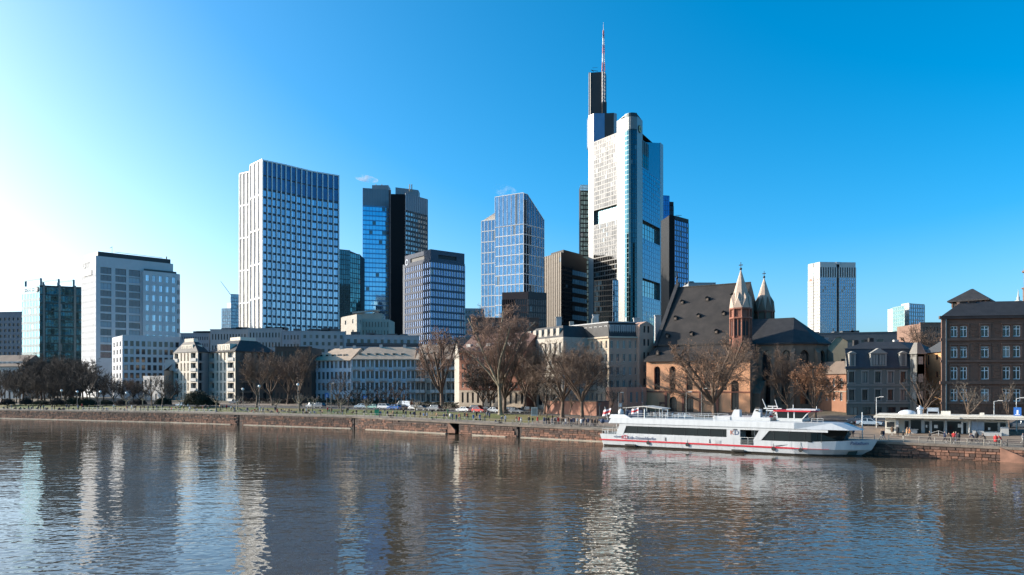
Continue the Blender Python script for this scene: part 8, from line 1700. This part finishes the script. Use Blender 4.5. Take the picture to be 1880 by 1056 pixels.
# ---------------------------------------------------------------- street furniture
m_pole = plain('pole_grey', (.22, .22, .21), .5, .4)
def lamp(u, d, h, label, kind='arm', group='street lamps', white=False):
    o = thing('street_lamp', label, 'street lamp', at(u, d), qang(su(u, d)), group); m_ = m_alu if white else m_pole
    g = MB(); g.tube((0, 0, 0), (0, 0, h), .08, .05, 6); g.build('pole', m_, o)
    if kind == 'arm': g = MB(); g.tube((0, 0, h), (.8, 0, h + .15), .04, n=5); g.build('arm', m_, o); g = MB(); g.box(.5, 1.2, -.12, .12, h + .08, h + .22); g.build('lamp_head', M_white, o)
    elif kind == 'globe': g = MB(); g.ball((0, 0, h + .25), .42, n=10, k=6); g.build('lamp_globe', plain('opal_glass', (.75, .75, .73), .2), o)
    elif kind == 'curve':
        g = MB(); pts = [Vector((0, 0, h)), Vector((-.6, 0, h + .9)), Vector((-1.6, 0, h + 1.3)), Vector((-2.8, 0, h + 1.2))]
        for a, b in zip(pts, pts[1:]): g.tube(a, b, .05, n=5)
        g.build('arm', m_, o); g = MB(); g.tube((-2.8, 0, h + 1.2), (-2.8, 0, h + .6), .08, .25, n=8, cap=True); g.build('lamp_head', m_, o)
    return o
for u, d, h, k, l in ((113, 20, 5, 'globe', 'white globe lamp in the dark grove, left of three'), (142, 18, 4.8, 'globe', 'white globe lamp in the dark grove, middle one'), (184, 18, 4.8, 'globe', 'white globe lamp below the white office tower'), (232, 18, 4.4, 'globe', 'white globe lamp before the white six storey block'), (476, 20, 6.5, 'globe', 'white globe lamp right of the broad dark brown tree'), (547, 20, 7, 'globe', 'white globe lamp below the tall greyish tree'), (446, 20, 5.6, 'globe', 'white globe lamp below the right cream apartment house'),
    (608, 21, 7.5, 'arm', 'street lamp right of the blue street sign'), (1180, 22, 6.5, 'curve', 'street lamp with curved arm before the pink annexe'), (1825, 20, 5.0, 'arm', 'short lamp above the right half of the kiosk roof'), (1866, 21, 5.4, 'arm', 'lamp beside the blue board at the right edge'), (1609, 20, 5.4, 'arm', 'lamp at the left end of the kiosk roof'), (1260, 15, 6.5, 'arm', 'lamp behind the ship railing before the church'), (1288, 19, 6.8, 'arm', 'lamp left of the huge church tree'), (1136, 17, 6.0, 'arm', 'lamp behind the ship stern')): lamp(u, d, h, l, k, white=(k == 'arm' and u > 1500))
o = thing('mooring_pole', 'tall pale steel pole standing beside the ship bow', 'pole', at(1583, 2)); g = MB(); g.tube((0, 0, 0), (0, 0, 4.4), .09, .08, 8, cap=True); g.build('pole', m_alu, o)
def sign(u, d, h, w, hh, m_, label, cat='sign', mark=True):
    o = thing('street_sign', label, cat, at(u, d), math.atan2(-((u - 940) / F), 1) * 1.0); g = MB(); g.tube((0, 0, 0), (0, 0, h), .05, n=6); g.build('pole', m_pole, o); g = MB(); g.box(-w / 2, w / 2, -.09, -.05, h - hh, h); pl_ = g.build('panel', m_, o)
    if mark: g = MB(); g.box(-w * .12, w * .12, -.1, -.09, h - hh * .75, h - hh * .3); g.box(-w * .3, w * .3, -.1, -.09, h - hh * .85, h - hh * .78); g.build('pictogram', plain('sign_white', (.7, .7, .7), .5), pl_)
m_sb2 = plain('sign_blue', (.03, .13, .42), .4); sign(600, 20, 4.8, 1.0, 1.3, m_sb2, 'tall blue street sign with a white figure before the left half of the terrace'); sign(670, 21, 4.0, 1.1, .9, m_sb2, 'blue street sign above the mint green car'); sign(1868, 19, 4.2, 1.05, 1.45, m_sb2, 'large blue notice board behind the right end of the kiosk roof'); sign(1139, 14, 4.2, .7, .8, M_white, 'white notice on a pole behind the ship stern'); sign(1101, 19, 3.6, .7, .6, plain('sign_dark', (.1, .07, .06), .5), 'dark framed notice on the dark red wall end', mark=False)
o = thing('litter_bin', 'green litter bin on the promenade left of the mint car', 'bin', at(692, 8)); g = MB(); g.box(-.55, .55, -.4, .4, .15, 1.5); g.build('body', plain('bin_green', (.03, .32, .14), .5), o); g = MB(); g.box(-.58, .58, -.43, .43, 1.5, 1.62); g.build('lid', plain('bin_green_dark', (.02, .2, .1), .5), o)
for x in (-.4, .4): g = MB(); g.tube((x, -.35, .15), (x, .35, .15), .15, n=8, cap=True); g.build('wheel', m_tyre, o)
o = thing('info_board', 'pale glazed information board beside the plane trees', 'notice board', at(981, 18)); g = MB(); g.box(-.75, .75, -.12, .12, .3, 2.3); g.build('frame', m_alu, o); g = MB(); g.box(-.55, .55, -.14, -.12, .6, 2.1); g.build('poster', plain('poster_grey', (.3, .3, .28), .4), o)
for x in (-.6, .6): g = MB(); g.tube((x, 0, 0), (x, 0, .3), .06, n=6); g.build('leg', m_pole, o)
def bench(u, d, label):
    o = thing('bench', label, 'bench', at(u, d), qang(su(u, d))); 
    for k in range(3): g = MB(); g.box(-.9, .9, -.25 + k * .17, -.12 + k * .17, .43, .47); g.build('slat', plain('bench_wood', (.20, .12, .07), .7), o)
    for z in (.62, .8): g = MB(); g.box(-.9, .9, .27, .31, z, z + .1); g.build('backrest_slat', MATS['bench_wood'], o)
    for x in (-.7, .7): g = MB(); g.box(x - .04, x + .04, -.2, .3, 0, .43); g.box(x - .03, x + .03, .27, .33, .4, .9); g.build('leg', m_black, o)
for u, d, l in ((1003, 8.0, 'wooden bench in the crowd left of the leaning plane tree'), (878, 9, 'wooden bench on the lawn edge near the red car'), (560, 8.2, 'wooden bench on the promenade below the tall greyish tree'), (716, 8.2, 'wooden bench on the promenade in front of the blue car')): bench(u, d, l)
for i, (u, d) in enumerate(((1070, 19.5), (1085, 19.5), (1122, 19), (985, 20.5), (992, 20.5))):
    o = thing('bollard', 'short pale bollard at the kerb ' + ('under the spreading plane tree' if 1060 < u < 1100 else 'behind the ship stern' if u > 1100 else 'beside the glazed information board'), 'bollard', at(u, d), group='bollards at the kerb'); g = MB(); g.tube((0, 0, 0), (0, 0, .95), .1, .09, 8, cap=True); g.ball((0, 0, .97), .11, n=8, k=4); g.build('post', m_cope, o)

# ---------------------------------------------------------------- steam from two roofs
def steam(name, u, v, Y, w, h, label, dens):
    x, y = PX(u, Y); z = ZV(v, Y); me = bpy.data.meshes.new(name); bm = bmesh.new(); bmesh.ops.create_icosphere(bm, subdivisions=3, radius=1)
    for q in bm.verts: q.co = Vector((q.co.x * w, q.co.y * w * .5, q.co.z * h)); q.co.z += q.co.x * -.18
    bm.to_mesh(me); bm.free(); m_ = bpy.data.materials.new(name); m_.use_nodes = True; t_ = m_.node_tree; t_.nodes.remove(t_.nodes['Principled BSDF']); vp = t_.nodes.new('ShaderNodeVolumePrincipled'); vp.inputs['Color'].default_value = (.95, .95, .95, 1)
    tc = t_.nodes.new('ShaderNodeTexCoord'); nz = t_.nodes.new('ShaderNodeTexNoise'); nz.inputs['Scale'].default_value = .16; nz.inputs['Detail'].default_value = 5; rm = t_.nodes.new('ShaderNodeValToRGB'); rm.color_ramp.elements[0].position = .5; rm.color_ramp.elements[1].position = .72; ml = t_.nodes.new('ShaderNodeMath'); ml.operation = 'MULTIPLY'; ml.inputs[1].default_value = dens
    t_.links.new(tc.outputs['Object'], nz.inputs[0]); t_.links.new(nz.outputs[0], rm.inputs[0]); t_.links.new(rm.outputs[0], ml.inputs[0]); t_.links.new(ml.outputs[0], vp.inputs['Density']); t_.links.new(vp.outputs[0], t_.nodes['Material Output'].inputs['Volume'])
    me.materials.append(m_); o = put(name, me, None, (x, y, z)); tag(o, label, 'steam', kind='stuff')
steam('steam_plume', 672, 328, 575, 9.5, 2.6, 'thin white wisp of steam above the blue glass tower', .35)
steam('steam_cloud', 927, 350, 745, 12, 6, 'faint white steam cloud above the slanting white gridded tower', .05)

# ---------------------------------------------------------------- every label points to one thing
def col_of(o):
    w = o.matrix_world.translation; return w.x / max(w.y, 1)
bpy.context.view_layer.update()
by = {}
for o in COL.objects:
    if o.parent is None and o.get('label'): by.setdefault(o['label'], []).append(o)
ORD = ['first', 'second', 'third', 'fourth', 'fifth', 'sixth', 'seventh', 'eighth', 'ninth', 'tenth', 'eleventh', 'twelfth', 'thirteenth', 'fourteenth', 'fifteenth']
for l, os_ in by.items():
    if len(os_) > 1:
        os_.sort(key=col_of)
        for i, o in enumerate(os_): o['label'] = '%s, %s from left' % (l, ORD[min(i, 14)]); o['group'] = o.get('group') or 'people along the river bank'
for o in PEOPLE:
    if not o.get('group'): o['group'] = 'people along the river bank'
